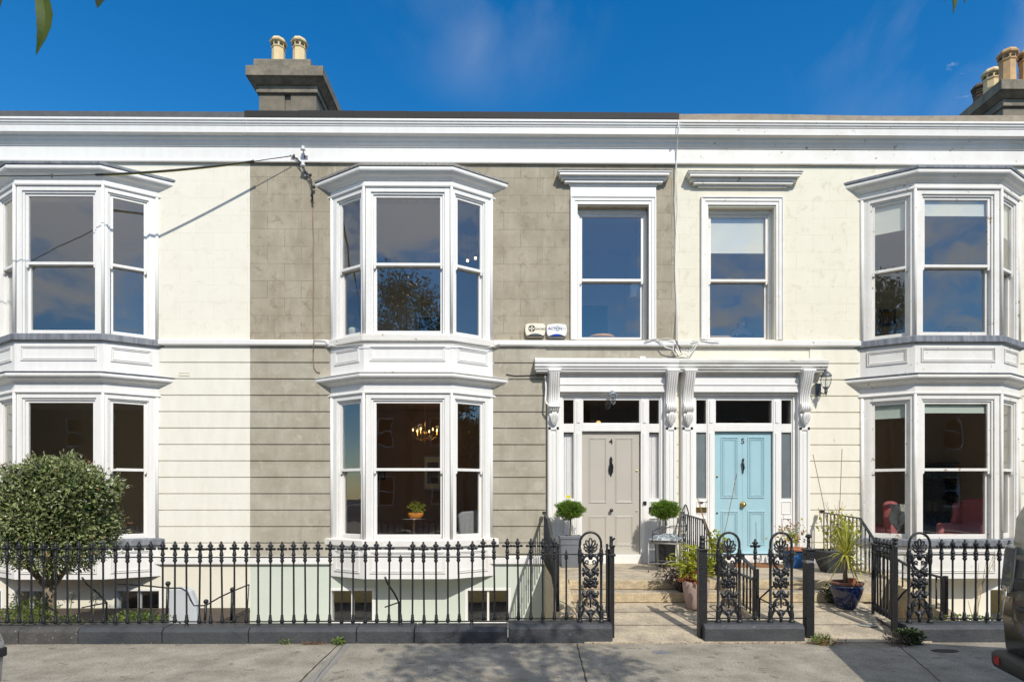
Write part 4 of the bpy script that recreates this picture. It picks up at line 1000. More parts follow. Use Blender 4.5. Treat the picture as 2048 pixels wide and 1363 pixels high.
# --- right railing
xg = WX(1790, YF)
e3 = empty('iron_railing', (6, YF, 0), 'right hand black iron railing with one ornate arched panel, behind the dark car', 'railing')
mb = MB(); railbar(mb, xg, 8.5, YF, lambda x: .935); obj('top_rail', mb, M['iron'], e3)
mb = MB(); railbar(mb, xg, 8.5, YF, lambda x: .228, .011); obj('bottom_rail', mb, M['iron'], e3)
ornate(e3, WX(1839, YF), YF, .02)
for i in range(20):
    x = WX(1882, YF)+i*.1290
    picket(e3, x, YF, .02-.002*min(i, 6), 'full', foot=(i % 6 == 4))
mb = MB(); mb.box(xg-.02, xg+.02, YF-.02, YF+.02, .0, 1.03); mb.lathe([(.03, 1.03), (.02, 1.05), (.03, 1.075), (.02, 1.09), (.035, 1.11), (.03, 1.125), (.001, 1.13)], (xg, YF, 0), 10); obj('gate_post', mb, M['iron'], e3, bevel=.003)
mb = MB(); x = WX(1840, YF); mb.tube([(x+.06, YF+.0, .62), (x+.12, YF+.15, .50), (x+.17, YF+.26, .36), (x+.17, YF+.27, -.2)], .011, 8); mb.tube([(x-.07, YF, .62), (x-.14, YF+.08, .5), (x-.2, YF+.1, .4)], .010, 8); mb.tube([(x+.06, YF, .34), (x+.17, YF+.26, .36)], .008, 6); obj('back_stay', mb, M['iron'], e3, smooth=True)

# --- gates, both standing open against the path
def gate(label, hx, hy, ex, ey, spears):
    g = empty('garden_gate', (hx, hy, 0), label, 'gate')
    T, ln = frame((hx, hy), (ex, ey)); z0 = .09
    f = MB(); f.box(.0, .03, -.015, .015, .08, 1.0, T); f.box(ln-.03, ln, -.015, .015, .08, 1.0, T)
    for zz in (.10, .24, .90): f.box(.03, ln-.03, -.010, .010, zz, zz+.028, T)
    obj('gate_frame', f, M['iron'], g, bevel=.002)
    n = 6
    for i in range(n):
        u = .03+(ln-.06)*(i+.5)/n; p = T(u, 0, 0)
        picket(g, p[0], p[1], .0, 'full' if spears else 'plain', name='picket')
    l = MB(); l.box(ln-.08, ln+.02, .016, .03, .62, .72, T); l.tube([T(ln-.02, .03, .70), T(ln-.01, .07, .70), T(ln-.01, .07, .64), T(ln-.02, .03, .64)], .006, 6); obj('latch', l, M['iron'], g)
    return g
gate('narrow black iron gate of house 4 standing open edge on', WX(1219, YF+.05), YF+.06, WX(1219, YF+.05)+.10, 7.45, False)
gate('open black iron gate of house 5 with a row of spear finials', WX(1786, YF+.05), YF+.05, 4.50, 7.35, True)

# --- stair hand railings
def stair_rail(label, x, top, bars, zb, mid=None):
    g = empty('stair_railing', (x, top[0][0], 0), label, 'railing')
    r = MB()
    pts = [(x, y, z) for y, z in top]
    for a, b in zip(pts[:-1], pts[1:]):
        T = lambda u, w_, v: None
        dy = b[1]-a[1]; dz_ = b[2]-a[2]
        r.add([(x-.022, a[1], a[2]-.012), (x+.022, a[1], a[2]-.012), (x+.022, a[1], a[2]+.006), (x-.022, a[1], a[2]+.006), (x-.022, b[1], b[2]-.012), (x+.022, b[1], b[2]-.012), (x+.022, b[1], b[2]+.006), (x-.022, b[1], b[2]+.006)], [(0,1,2,3),(4,7,6,5),(0,4,5,1),(1,5,6,2),(2,6,7,3),(3,7,4,0)])
    r.box(x-.028, x+.028, top[0][0]-.06, top[0][0], top[0][1]-.02, top[0][1]+.03)
    obj('handrail', r, M['iron'], g)
    def zat(y):
        for (ya, za), (yb, zb_) in zip(top[:-1], top[1:]):
            if yb <= y <= ya: return za+(zb_-za)*(ya-y)/(ya-yb)
        return top[-1][1]
    y = top[0][0]-.10; k = 0
    while y > top[-1][0]+.01:
        b = MB(); zt = zat(y)-.01; z0 = zb(y)
        b.tube([(x, y, z0), (x, y, zt)], .010, 6)
        if k % 3 != 1 and zt-z0 > .45: zz = z0+(zt-z0)*.45; b.lathe([(.008, -.05), (.016, -.03), (.010, -.015), (.017, 0), (.010, .015), (.016, .03), (.008, .05)], (x, y, zz), 8)
        obj('baluster', b, M['iron'], g, smooth=True)
        y -= .105; k += 1
    p = MB(); ye = top[-1][0]; p.box(x-.02, x+.02, ye-.02, ye+.02, zb(ye)-.02, top[-1][1]+.03); obj('newel', p, M['iron'], g)
    return g
zbs = lambda y: .48 if y > 8.35 else max(.13, .48-(8.35-y)*.28)
prof = [(YW-.09, 1.30), (8.95, 1.24), (8.50, .98), (7.75, .72), (7.15, .68)]
stair_rail('black stair railing against the grey brown wall left of house 4 door', .62, [(YW-.09, 1.30), (8.95, 1.25), (8.3, 1.05), (7.35, .98)], None, zbs)
stair_rail('black stair railing between the two front doors beside the garden chair', WX(1360, YW), [(YW-.11, 1.30), (8.95, 1.235), (8.42, .80), (7.7, .62), (7.1, .60)], None, lambda y: .50 if y > 8.5 else max(.1, .50-(8.5-y)*.26))
stair_rail('black stair railing by the cream wall right of house 5 door', WX(1636, YW), [(YW-.09, 1.32), (8.96, 1.26), (8.45, .83), (7.7, .63), (7.2, .60)], None, zbs)
stair_rail('low black railing sloping down behind the short ornate railing', WX(1497, 7.5), [(7.75, .82), (7.25, .68)], None, lambda y: .1)

# steps down into the left area: handrails on standards
g = empty('area_handrail', (WX(400, 7.6), 7.6, -.3), 'thin black handrails on ball topped standards going down behind the long railing', 'handrail')
def Pt(px, py, Y): a = W(px, py, Y); return (a[0], Y, a[1])
YA = 7.7
mb = MB(); mb.tube([Pt(232, 1166, YA), Pt(300, 1171, YA), Pt(336, 1175, YA), Pt(362, 1175, YA), Pt(374, 1182, YA), Pt(382, 1200, YA), Pt(388, 1210, YA), Pt(411, 1210, YA), Pt(440, 1193, YA), Pt(466, 1181, YA), Pt(498, 1168, YA)], .010, 6); obj('handrail', mb, M['iron'], g, smooth=True)
mb = MB(); mb.tube([Pt(500, 1221, YA), Pt(466, 1236, YA), Pt(436, 1256, YA)], .009, 6); mb.tube([Pt(240, 1232, YA), Pt(330, 1240, YA), Pt(358, 1243, YA), Pt(372, 1256, YA)], .009, 6); obj('lower_rail', mb, M['iron'], g, smooth=True)
for px, py, yb in ((336, 1166, 1262), (412, 1202, 1262), (465, 1178, 1262), (498, 1168, 1262)):
    mb = MB(); a = Pt(px, py, YA); b = Pt(px-3 if px != 498 else px-6, yb, YA); r_ = .018 if px != 498 else .007
    mb.tube([b, a], r_, 8)
    if px != 498: mb.ball(a, .032, 10)
    obj('standard', mb, M['iron'], g, smooth=True)
# grey cabinet beside the steps
mb = MB(); T = lambda a, w_, b: (a, w_, b)
xa, za = W(337, 1250, 8.6); xb, zb_ = W(386, 1175, 8.6)
pl_ = [(xa, -.3), (xb+.06, -.3), (xb+.04, zb_-.25), (xb-.04, zb_-.04), (xb-.12, zb_), (xa+.04, zb_), (xa, zb_-.03)]
mb.prism(pl_, T, 8.6, 8.72); tag(obj('area_wall', mb, mat('pale_grey_render', (.55, .58, .60), .8, var=.1), None, bevel=.02), 'small pale grey wall with rounded shoulder beside the basement handrails', 'wall')

# ================================================================== foliage helpers
def leaves(n, place, size, asp=2.6, seed=1, droop=.2, fold=.25, up=None):
    rnd = random.Random(seed); mb = MB()
    for i in range(n):
        p, nrm = place(rnd)
        if p is None: continue
        s = size*rnd.uniform(.6, 1.25)
        d = Vector((rnd.gauss(0, 1), rnd.gauss(0, 1), rnd.gauss(0, 1)-droop))
        if nrm is not None: d = d*.6+Vector(nrm)*(.9 if up is None else up)
        if d.length < 1e-3: d = Vector((1, 0, 0))
        d.normalize(); q = Vector((rnd.gauss(0, 1), rnd.gauss(0, 1), rnd.gauss(0, 1))); q = (q-d*q.dot(d))
        q = q.normalized() if q.length > 1e-3 else d.orthogonal().normalized()
        r = d.cross(q); p = Vector(p); wd = s/asp/2
        m = p+d*s*.45
        a = p; b = m+q*wd+r*wd*fold*2; c = p+d*s; e = m-q*wd+r*wd*fold*2
        mb.add([tuple(a), tuple(b), tuple(c), tuple(e)], [(0, 1, 2), (0, 2, 3)])
    return mb
def blob(c, rx, ry, rz, p=2.4, depth=.4, noise=.12, seed=3):
    """random points near the surface of an uneven superellipsoid"""
    rn = random.Random(seed); ph = [rn.uniform(0, 6.28) for _ in range(12)]
    def f(r):
        while True:
            v = Vector((r.gauss(0, 1), r.gauss(0, 1), r.gauss(0, 1)))
            if v.length > .1: break
        v.normalize(); k = (abs(v.x)**p+abs(v.y)**p+abs(v.z)**p)**(-1/p)
        w_ = 1+noise*(math.sin(v.x*5+ph[0])*math.sin(v.z*6+ph[1])+.6*math.sin(v.x*11+ph[2]+v.y*7)*math.sin(v.z*9+ph[3]))
        rr = k*w_*(1-depth*r.random()**1.6)
        return (c[0]+v.x*rx*rr, c[1]+v.y*ry*rr, c[2]+v.z*rz*rr), (v.x, v.y, v.z)
    return f
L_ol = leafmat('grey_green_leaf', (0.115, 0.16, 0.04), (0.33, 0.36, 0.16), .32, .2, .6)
L_brn = leafmat('dead_brown_leaf', (0.32, 0.15, 0.05), (0.2, 0.1, 0.04), .6, .2)
L_pine = leafmat('bright_green_needles', (0.10, 0.20, 0.015), (0.19, 0.30, 0.03), .5, .3, .4)
L_orange = leafmat('orange_brown_needles', (0.5, 0.25, 0.04), (0.35, 0.2, 0.03), .6, .3)
L_yg = leafmat('yellow_green_leaf', (0.16, 0.24, 0.02), (0.50, 0.46, 0.04), .45, .35, .35, 5)
L_red = leafmat('red_tinged_leaf', (0.5, 0.18, 0.05), (0.35, 0.08, 0.04), .5, .3)
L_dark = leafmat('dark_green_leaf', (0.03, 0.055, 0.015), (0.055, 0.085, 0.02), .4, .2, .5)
L_sword = leafmat('sword_leaf', (0.30, 0.34, 0.05), (0.62, 0.58, 0.14), .4, .25, .35, 4)
L_purple = leafmat('purple_brown_leaf', (0.10, 0.07, 0.06), (0.16, 0.12, 0.08), .5, .15)
L_grass = leafmat('weed_leaf', (0.10, 0.17, 0.03), (0.2, 0.26, 0.05), .5, .3, .4)
L_silver = leafmat('silvery_leaf', (0.22, 0.23, 0.14), (0.30, 0.30, 0.20), .6, .2)
M['bark'] = mat('bark', (0.30, 0.24, 0.16), .9, col2=(0.17, 0.13, 0.09), scale=9, bump=.7, bscale=40, stretch=(1, 1, .4))
M['bark_d'] = mat('dark_bark', (0.10, 0.075, 0.05), .9, var=.4, scale=9, bump=.7, bscale=30)

# --- clipped tree left
cx, cz = W(112, 1033, 7.35); cy = 7.40
t = empty('clipped_tree', (W(100, 1250, cy)[0], cy, -.35), 'clipped small leaved evergreen tree with a dense rounded head behind the railing', 'tree')
tx = W(100, 1250, cy)[0]
mb = MB(); mb.tube([(tx+.03, cy, -.35), (tx, cy, .1), (tx-.01, cy, .32), (tx+.01, cy, .50)], [.072, .062, .058, .06], 12)
for dx, dy, dz_ in ((-.32, .0, .5), (.30, .05, .55), (-.12, .2, .7), (.1, -.2, .65), (.45, .1, .9), (-.5, -.1, .8)):
    mb.tube([(tx, cy, .44), (tx+dx*.45, cy+dy*.5, .44+dz_*.35), (tx+dx, cy+dy, .44+dz_)], [.042, .026, .012], 8)
obj('trunk', mb, M['bark'], t, smooth=True)
pf = blob((cx-.06, cy, cz+.03), .665, .62, .665, 2.5, .46, .10, 5)
mb = leaves(14500, pf, .06, 2.4, 11, .0, .3, .45); obj('crown', mb, L_ol, t, norm=False)
mb = leaves(3200, blob((cx, cy, cz+.10), .58, .5, .5, 2.5, .5, .07, 5), .085, 1.7, 13, .0, .3, .2); obj('inner_leaves', mb, L_dark, t, norm=False)  # darker leaves carry the shade inside the crown in their colour
mb = leaves(160, blob((cx-.03, cy, cz+.04), .74, .66, .69, 2.7, .08, .08, 5), .05, 2.4, 12); obj('dead_leaves', mb, L_brn, t, norm=False)
mb = MB(); rn = random.Random(4)
for i in range(260):
    p, v = pf(rn); p = Vector(p); v = Vector(v); q = Vector((cx, cy, cz-.25)).lerp(p, .72); mb.tube([q, p.lerp(q, .3)+Vector((rn.uniform(-.03, .03), 0, rn.uniform(-.03, .03))), p+v*rn.uniform(0, .05)], [.004, .003, .0015], 4)
obj('twigs', mb, M['bark'], t)['kind'] = 'stuff'
mb = leaves(900, blob((cx-.06, cy, cz+.03), .72, .66, .70, 2.6, .06, .10, 5), .05, 3.0, 19, -.5, .3, 1.2); obj('new_shoots', mb, leafmat('pale_shoot', (0.28, 0.30, 0.17), (0.34, 0.36, 0.20), .4, .2), t, norm=False)

# --- low plants behind the railing
def shrub(label, c, rx, ry, rz, n, size, m, seed, asp=2.2, stem=.3, name='low_shrub', cat='shrub'):
    g_ = empty(name, (c[0], c[1], c[2]-rz-stem), label, cat)
    obj('foliage', leaves(n, blob(c, rx, ry, rz, 2.2, .7, .2, seed), size, asp, seed, -.2, .3, .5), m, g_, norm=False)
    mb = MB(); rn = random.Random(seed)
    for i in range(7): mb.tube([(c[0]+rn.uniform(-.3, .3)*rx, c[1]+rn.uniform(-.3, .3)*ry, c[2]-rz-stem), (c[0]+rn.uniform(-.7, .7)*rx, c[1]+rn.uniform(-.5, .5)*ry, c[2])], [.008, .003], 5)
    obj('stems', mb, M['bark_d'], g_); return g_
a = W(262, 1243, 7.2); shrub('bright green mound of low leaves behind the railing, in front of the basement window', (a[0], 7.3, a[1]-.02), .34, .2, .13, 900, .045, L_grass, 21, stem=.15)
a = W(45, 1232, 7.2); shrub('low green shrub at the far left behind the railing', (a[0], 7.3, a[1]), .34, .2, .17, 900, .045, L_grass, 22, stem=.1)
a = W(145, 1246, 7.2); shrub('sparse low leaves right of the clipped tree trunk', (a[0], 7.2, a[1]-.03), .22, .15, .10, 260, .045, L_grass, 23, stem=.15)
def agap(px, py, Y, lean, label, seed):
    x, z = W(px, py, Y); rn = random.Random(seed)
    g_ = empty('seed_head_plant', (x-lean, Y, -.3), label, 'plant', 'dried flower heads behind the railing')
    mb = MB(); mb.tube([(x-lean, Y, -.3), (x-lean*.4, Y, z-.25), (x, Y, z)], [.008, .006, .004], 6); obj('stem', mb, L_grass, g_)
    mb = MB()
    for i in range(26):
        d = Vector((rn.gauss(0, 1), rn.gauss(0, 1), rn.gauss(.4, .8))).normalized()*rn.uniform(.05, .085); q = Vector((x, Y, z))+d
        mb.tube([(x, Y, z), q], .0012, 4); mb.ball(tuple(q), .006, 6, 1, 1, 1.7)
    obj('seed_head', mb, L_silver, g_)
    mb = MB()
    for i in range(7):
        a = rn.uniform(0, 6.28); l = rn.uniform(.25, .5)
        pts = [(x-lean+math.cos(a)*l*t_, Y+math.sin(a)*l*.5*t_, -.3+l*1.2*t_-l*.5*t_*t_) for t_ in (0, .4, .75, 1)]
        for (p, q) in zip(pts[:-1], pts[1:]): mb.add([(p[0]-.008, p[1], p[2]), (p[0]+.008, p[1]+.004, p[2]), (q[0]+.007, q[1]+.004, q[2]), (q[0]-.007, q[1], q[2])], [(0, 1, 2, 3)])
    obj('leaf', mb, L_grass, g_, norm=False)
agap(32, 1192, 7.15, -.08, 'leaning dried flower head at the far left behind the railing', 1)
agap(82, 1195, 7.15, .08, 'dried flower head just left of the clipped tree trunk', 2)
agap(143, 1196, 7.15, .05, 'dried flower head close right of the clipped tree trunk', 3)
agap(192, 1196, 7.3, .12, 'dried flower head leaning right below the curved railing stay', 4)

# --- topiaries
def topiary(px, label, potm, pw, ph, pt, Y, tall=True, ysz=1):
    x = WX(px, Y); zf = .452
    g_ = empty('topiary', (x, Y, zf), label, 'potted tree', 'pine topiaries either side of house 4 door')
    p = MB(); a = pw/2
    def sq(r, z): return [(x-r, Y-r, z), (x+r, Y-r, z), (x+r, Y+r, z), (x-r, Y+r, z)]
    prof = [(a*.86, 0), (a*.92, ph*.72), (a*.98, ph*.72), (a*.98, ph*.9), (a*1.05, ph*.9), (a*1.07, ph), (a*.9, ph), (a*.88, ph*.88)]
    vs = []; fs = []
    for r, z in prof: vs += sq(r, zf+z)
    for i in range(len(prof)-1):
        for j in range(4): fs.append((i*4+j, i*4+(j+1) % 4, i*4+4+(j+1) % 4, i*4+4+j))
    fs.append((3, 2, 1, 0)); p.add(vs, fs); obj('planter', p, potm, g_, bevel=.005)
    s = MB(); s.box(x-a*.87, x+a*.87, Y-a*.87, Y+a*.87, zf+ph*.85, zf+ph*.93); obj('soil', s, M['soil'], g_)
    zc_ = EYE-(1019-HZ)/F*Y
    tr = MB(); tr.tube([(x, Y, zf+ph*.8), (x+.012, Y, (zf+ph+zc_)/2), (x, Y, zc_-.05)], [.016, .014, .013], 8)
    for k in range(6): aa = k*1.05; tr.tube([(x, Y, zc_-.1), (x+.13*math.cos(aa), Y+.13*math.sin(aa), zc_+.02)], [.009, .004], 6)
    obj('trunk', tr, M['bark'], g_, smooth=True)
    rr = 25/F*Y
    def top(r):
        p_, v = bb(r)
        return p_, v
    bb = blob((x, Y, zc_), rr, rr, rr*.62, 2.2, .55, .20, int(px))
    obj('crown', leaves(6500, bb, .046, 5.5, int(px), -.3, .1, 1.3), L_pine, g_, norm=False)
    obj('inner_needles', leaves(1200, blob((x, Y, zc_), rr*.85, rr*.85, rr*.5, 2.2, .9, .10, int(px)), .05, 2.5, int(px)+3, 0, .1, .3), L_dark, g_, norm=False)  # dark needle colour stands for shade within the clipped head
    obj('dead_needles', leaves(900, blob((x+rr*.12, Y, zc_-rr*.38), rr*.78, rr*.8, rr*.22, 2.2, .6, .1, int(px)), .035, 7, int(px)+1, .3, .1, .6), L_orange, g_, norm=False)
M['lead_pot'] = mat('grey_lead_planter', (.17, .18, .20), .45, var=.2)
topiary(1140, 'round clipped pine on a bare stem in a grey square planter left of door 4', M['lead_pot'], .345, .50, 0, 9.72)
topiary(1330, 'round clipped pine on a bare stem in a black square planter behind the chair', M['black'], .30, .52, 0, 9.72)

# --- doormat
mb = MB(); mb.box(D5-.38, D5+.40, YW-.62, YW-.12, .452, .475); tag(obj('doormat', mb, mat('coir', (.30, .13, .05), .95, var=.3, scale=40, bump=.8, bscale=200), None, bevel=.004), 'reddish brown doormat in front of the sky blue door', 'doormat')

# --- garden chair
ch = empty('garden_chair', (2.42, 9.05, .452), 'wrought metal garden chair with an arched scroll back beside the door 4 topiary', 'chair')
def CT(u, v, z):       # chair faces left-front; u right, v back
    a = R(-32); return (2.40+u*math.cos(a)-v*math.sin(a), 9.0+u*math.sin(a)+v*math.cos(a), .452+z)
cm = mat('pale_weathered_metal', (.42, .41, .38), .5, metal=.4, var=.3, scale=12)
# seat looks towards the street-left; backrest on its right
for (u, v, h_) in ((-.21, -.21, .44), (-.21, .21, .44)):
    mb = MB(); mb.tube([CT(u, v, 0), CT(u, v, h_)], .011, 8); obj('leg', mb, cm, ch, smooth=True)
for (u, v) in ((.21, -.21), (.21, .21)):
    mb = MB(); mb.tube([CT(u+.05, v, 0), CT(u, v, .42), CT(u+.03, v*.95, .62)], .011, 8); obj('leg', mb, cm, ch, smooth=True)
mb = MB(); mb.tube([CT(-.21, -.21, .44), CT(.21, -.21, .44), CT(.21, .21, .44), CT(-.21, .21, .44)], .011, 8, closed=True)
for k in range(1, 9): mb.tube([CT(-.21+.42*k/9, -.21, .445), CT(-.21+.42*k/9, .21, .445)], .005, 6)
obj('seat', mb, cm, ch, smooth=True)
mb = MB(); mb.tube([CT(-.21, -.21, .14), CT(.23, -.21, .14)], .006, 6); mb.tube([CT(-.21, .21, .14), CT(.23, .21, .14)], .006, 6); mb.tube([CT(0, -.21, .14), CT(0, .21, .14)], .006, 6); obj('stretcher', mb, cm, ch)
bk_ = MB(); arc = [CT(.22, -.20, .45), CT(.25, -.21, .7), CT(.27, -.19, .86)]+[CT(.28, -.17+.34*i/10, .88+.13*math.sin(PI*i/10)) for i in range(11)]+[CT(.27, .19, .86), CT(.25, .21, .7), CT(.22, .20, .45)]
bk_.tube(arc, .010, 8)
bk_.tube([CT(.245, -.2, .62), CT(.245, .2, .62)], .007, 6)
for s in (-1, 1):
    for (c0, z0, r_) in ((.07, .80, .055), (.10, .69, .04), (.06, .55, .045)):
        pts = [CT(.255, s*(c0+(r_-.004*i)*math.cos(i*.55)), z0+(r_-.004*i)*math.sin(i*.55)) for i in range(12)]; bk_.tube(pts, .006, 6)
bk_.tube([CT(.25, 0, .45), CT(.275, 0, 1.0)], .006, 6)
for s in (-1, 1): bk_.tube([CT(.24, s*.22, .68), CT(.0, s*.25, .68), CT(-.14, s*.23, .62), CT(-.15, s*.21, .45)], .007, 6)
obj('backrest', bk_, mat('dark_scroll_metal', (.12, .12, .12), .5, metal=.5, var=.4), ch, smooth=True)
# cushion
mb = MB(); n = 14; vs = []; fs = []
for side in (1, -1):
    for i in range(n+1):
        for j in range(n+1):
            a = -1+2*i/n; b = -1+2*j/n; h_ = ((1-a**4)*(1-b**4))**.5
            x_, y_, z_ = CT(a*.225, b*.225, .50+.022*math.sin(a*5)*math.cos(b*4)*h_+side*.048*h_+.012*b); vs.append((x_, y_, z_))
m_ = (n+1)*(n+1)
for sd_ in (0, 1):
    for i in range(n):
        for j in range(n):
            q = [i*(n+1)+j, (i+1)*(n+1)+j, (i+1)*(n+1)+j+1, i*(n+1)+j+1]; fs.append([sd_*m_+k for k in (q if sd_ == 0 else q[::-1])])
mb.add(vs, fs)
cu = mat('grey_leaf_print', (.20, .235, .25), .9, coords='obj')
def_nt = cu.node_tree; N_ = def_nt.nodes; L_ = def_nt.links
vo = N_.new('ShaderNodeTexVoronoi'); vo.feature = 'DISTANCE_TO_EDGE'; vo.inputs['Scale'].default_value = 13
g2 = N_.new('ShaderNodeTexCoord'); L_.new(g2.outputs['Object'], vo.inputs['Vector'])
r2 = N_.new('ShaderNodeMapRange'); r2.inputs[1].default_value = .05; r2.inputs[2].default_value = .09; L_.new(vo.outputs['Distance'], r2.inputs[0])
x2 = N_.new('ShaderNodeMix'); x2.data_type = 'RGBA'; x2.inputs['A'].default_value = (.45, .47, .46, 1); x2.inputs['B'].default_value = (.17, .20, .22, 1); L_.new(r2.outputs[0], x2.inputs['Factor']); L_.new(x2.outputs['Result'], N_['Principled BSDF'].inputs['Base Color'])
tag(obj('cushion', mb, cu, None, smooth=True, loc=(2.4, 9.0, .94)), 'grey cushion with a pale leaf print lying on the garden chair seat', 'cushion')

# --- pots
def potlathe(name, prof, c, m, parent, n=28): mb = MB(); mb.lathe(prof, c, n); return obj(name, mb, m, parent, smooth=True, auto=50)
def Yof(py, z): return (EYE-z)*F/(py-HZ)
# pink pot with yellow green plant
px_, py_ = 1382, 7.55; x = WX(1392, py_); z0 = .17
g_ = empty('potted_plant', (x, py_, z0), 'yellow green leafy plant with red tinged lower leaves in a tall pale pink pot', 'potted plant')
potlathe('pot', [(.10, 0), (.115, .02), (.145, .15), (.165, .28), (.165, .34), (.15, .355), (.145, .34), (.14, .30)], (x, py_, z0), mat('pale_pink_glaze', (.46, .33, .28), .5, var=.12, scale=14), g_)
mb = MB(); mb.lathe([(.001, .32), (.14, .32)], (x, py_, z0), 20, cap=False); obj('soil', mb, M['soil'], g_)
obj('foliage', leaves(620, blob((x-.02, py_, z0+.58), .26, .24, .22, 2, .85, .25, 31), .075, 2.3, 31, .3, .3, .5), L_yg, g_, norm=False)
obj('red_leaves', leaves(170, blob((x-.03, py_, z0+.40), .17, .16, .08, 2, .8, .2, 32), .07, 2.3, 32, .6, .3, .5), L_red, g_, norm=False)
mb = MB(); rn = random.Random(8)
for i in range(16): mb.tube([(x+rn.uniform(-.05, .05), py_+rn.uniform(-.05, .05), z0+.3), (x+rn.uniform(-.25, .22), py_+rn.uniform(-.2, .2), z0+.5+rn.uniform(0, .3))], [.006, .003], 5)
obj('stems', mb, L_grass, g_)
# dark low plant in black box on the step
bx_ = WX(1352, 7.95)
g_ = empty('low_plant', (bx_, 7.95, .33), 'low purple brown leafed plant in a black square pot beside the pink pot', 'potted plant')
mb = MB(); mb.box(bx_+.02, bx_+.25, 7.82, 8.05, .335, .47); obj('pot', mb, M['black'], g_, bevel=.008)
obj('foliage', leaves(330, blob((bx_-.05, 7.9, .56), .23, .16, .11, 2, .9, .3, 33), .075, 4, 33, .2, .2, .7), L_purple, g_, norm=False)
# plants behind the middle railing (left of door 5)
def trellis_plant(x, Y, z0, label, m, h_, canes, potm, pr, ph, n, seed, rx=.2, fz=.2, csz=.06):
    g_ = empty('potted_plant', (x, Y, z0), label, 'potted plant')
    potlathe('pot', [(pr*.75, 0), (pr*.8, .02), (pr*.95, ph*.7), (pr*1.05, ph*.8), (pr*1.05, ph), (pr*.92, ph), (pr*.9, ph*.85)], (x, Y, z0), potm, g_)
    obj('foliage', leaves(n, blob((x, Y, z0+ph+h_*.5), rx, rx, h_*.55, 2, .95, .3, seed), csz, 1.6, seed, .0, .3, .5), m, g_, norm=False)
    for (dx, dy, top, tx_, ty_) in canes:
        mb = MB(); mb.tube([(x+dx, Y+dy, z0+ph*.6), (x+tx_, Y+ty_, top)], .0048, 5); obj('cane', mb, M['cane'], g_)
    mb = MB(); rn = random.Random(seed)
    for i in range(8): mb.tube([(x+rn.uniform(-.5, .5)*pr, Y, z0+ph*.8), (x+rn.uniform(-1, 1)*rx, Y+rn.uniform(-1, 1)*rx*.5, z0+ph+h_*rn.uniform(.4, 1))], [.004, .002], 5)
    obj('stems', mb, M['cane'], g_); return g_
M['cane'] = mat('bamboo_cane', (.33, .20, .11), .6, var=.2, scale=10)
x = WX(1432, 8.5); zt_ = W(1473, 945, 8.3)[1]
trellis_plant(x, 8.45, .452, 'sparse yellow green climber on thin bamboo canes left of the sky blue door', L_yg, .42, [(0, 0, zt_, WX(1474, 8.3)-x, -.15), (.02, .02, W(1393, 995, 8.6)[1], WX(1392, 8.6)-x, .1), (.0, .03, 1.55, WX(1396, 8.6)-x, .12)], M['black'], .12, .2, 300, 41, rx=.13, csz=.055)
# right: dark bowl with silvery plant and climber
xb = WX(1655, 9.0)
g_ = empty('potted_plant', (xb, 9.0, .452), 'straggly yellowing climber with bamboo canes in a dark grey angular bowl', 'potted plant')
mb = MB(); n = 4; prof = [(.17, 0), (.31, .30), (.335, .30), (.335, .335), (.30, .335), (.28, .28)]
mb.lathe([(a, b) for a, b in prof], (xb+.05, 8.95, .452), 4, rot=PI/4); obj('bowl', mb, mat('dark_slate_pot', (.035, .04, .047), .5, var=.2), g_, bevel=.006)
obj('foliage', leaves(260, blob((xb+.12, 8.9, 1.08), .28, .16, .30, 2, .95, .4, 44), .062, 1.35, 44, .2, .35, .4), L_yg, g_, norm=False)
obj('silvery_foliage', leaves(900, blob((xb+.22, 8.75, .82), .27, .17, .17, 2, .8, .3, 45), .035, 6, 45, -.4, .2, 1), L_silver, g_, norm=False)
for (pa, ya, pb, yb) in ((1664, 1105, 1626, 908), (1672, 1105, 1684, 897), (1650, 1100, 1637, 1015)):
    mb = MB(); a = W(pa, ya, 8.8); b = W(pb, yb, 9.1); mb.tube([(a[0], 8.8, a[1]), ((a[0]+b[0])/2+.015, 8.95, (a[1]+b[1])/2), (b[0], 9.1, b[1])], .0052, 5); obj('cane', mb, M['cane'], g_)
mb = MB(); rn = random.Random(9)
for i in range(12): mb.tube([(xb+.1, 8.9, .75), (xb+.1+rn.uniform(-.2, .2), 8.9, 1.0+rn.uniform(0, .2)), (xb+.12+rn.uniform(-.3, .3), 8.9, 1.2+rn.uniform(0, .35))], [.004, .003, .002], 5)
obj('stems', mb, M['cane'], g_)
# bright blue pot by door 5
x = WX(1588, 9.55)
g_ = empty('potted_plant', (x, 9.55, .452), 'flowering plant in a bright blue glazed pot right of the sky blue door', 'potted plant')
bg_ = mat('bright_blue_glaze', (.02, .14, .42), .15, var=.3, scale=10, coat=.5)
potlathe('pot', [(.13, 0), (.14, .02), (.185, .16), (.215, .27), (.21, .28)], (x, 9.55, .452), bg_, g_)
potlathe('rim', [(.205, .275), (.25, .28), (.255, .30), (.22, .315), (.20, .30)], (x, 9.55, .452), M['terra'], g_)
obj('foliage', leaves(230, blob((x-.10, 9.45, .95), .24, .2, .20, 2, .9, .35, 46), .055, 1.9, 46, .1, .3, .5), L_yg, g_, norm=False)
obj('flowers', leaves(60, blob((x-.10, 9.42, 1.02), .24, .18, .16, 2, .4, .3, 47), .035, 1.1, 47, 0, .3, .5), mat('pinkish_petal', (.55, .18, .16), .6), g_, norm=False)
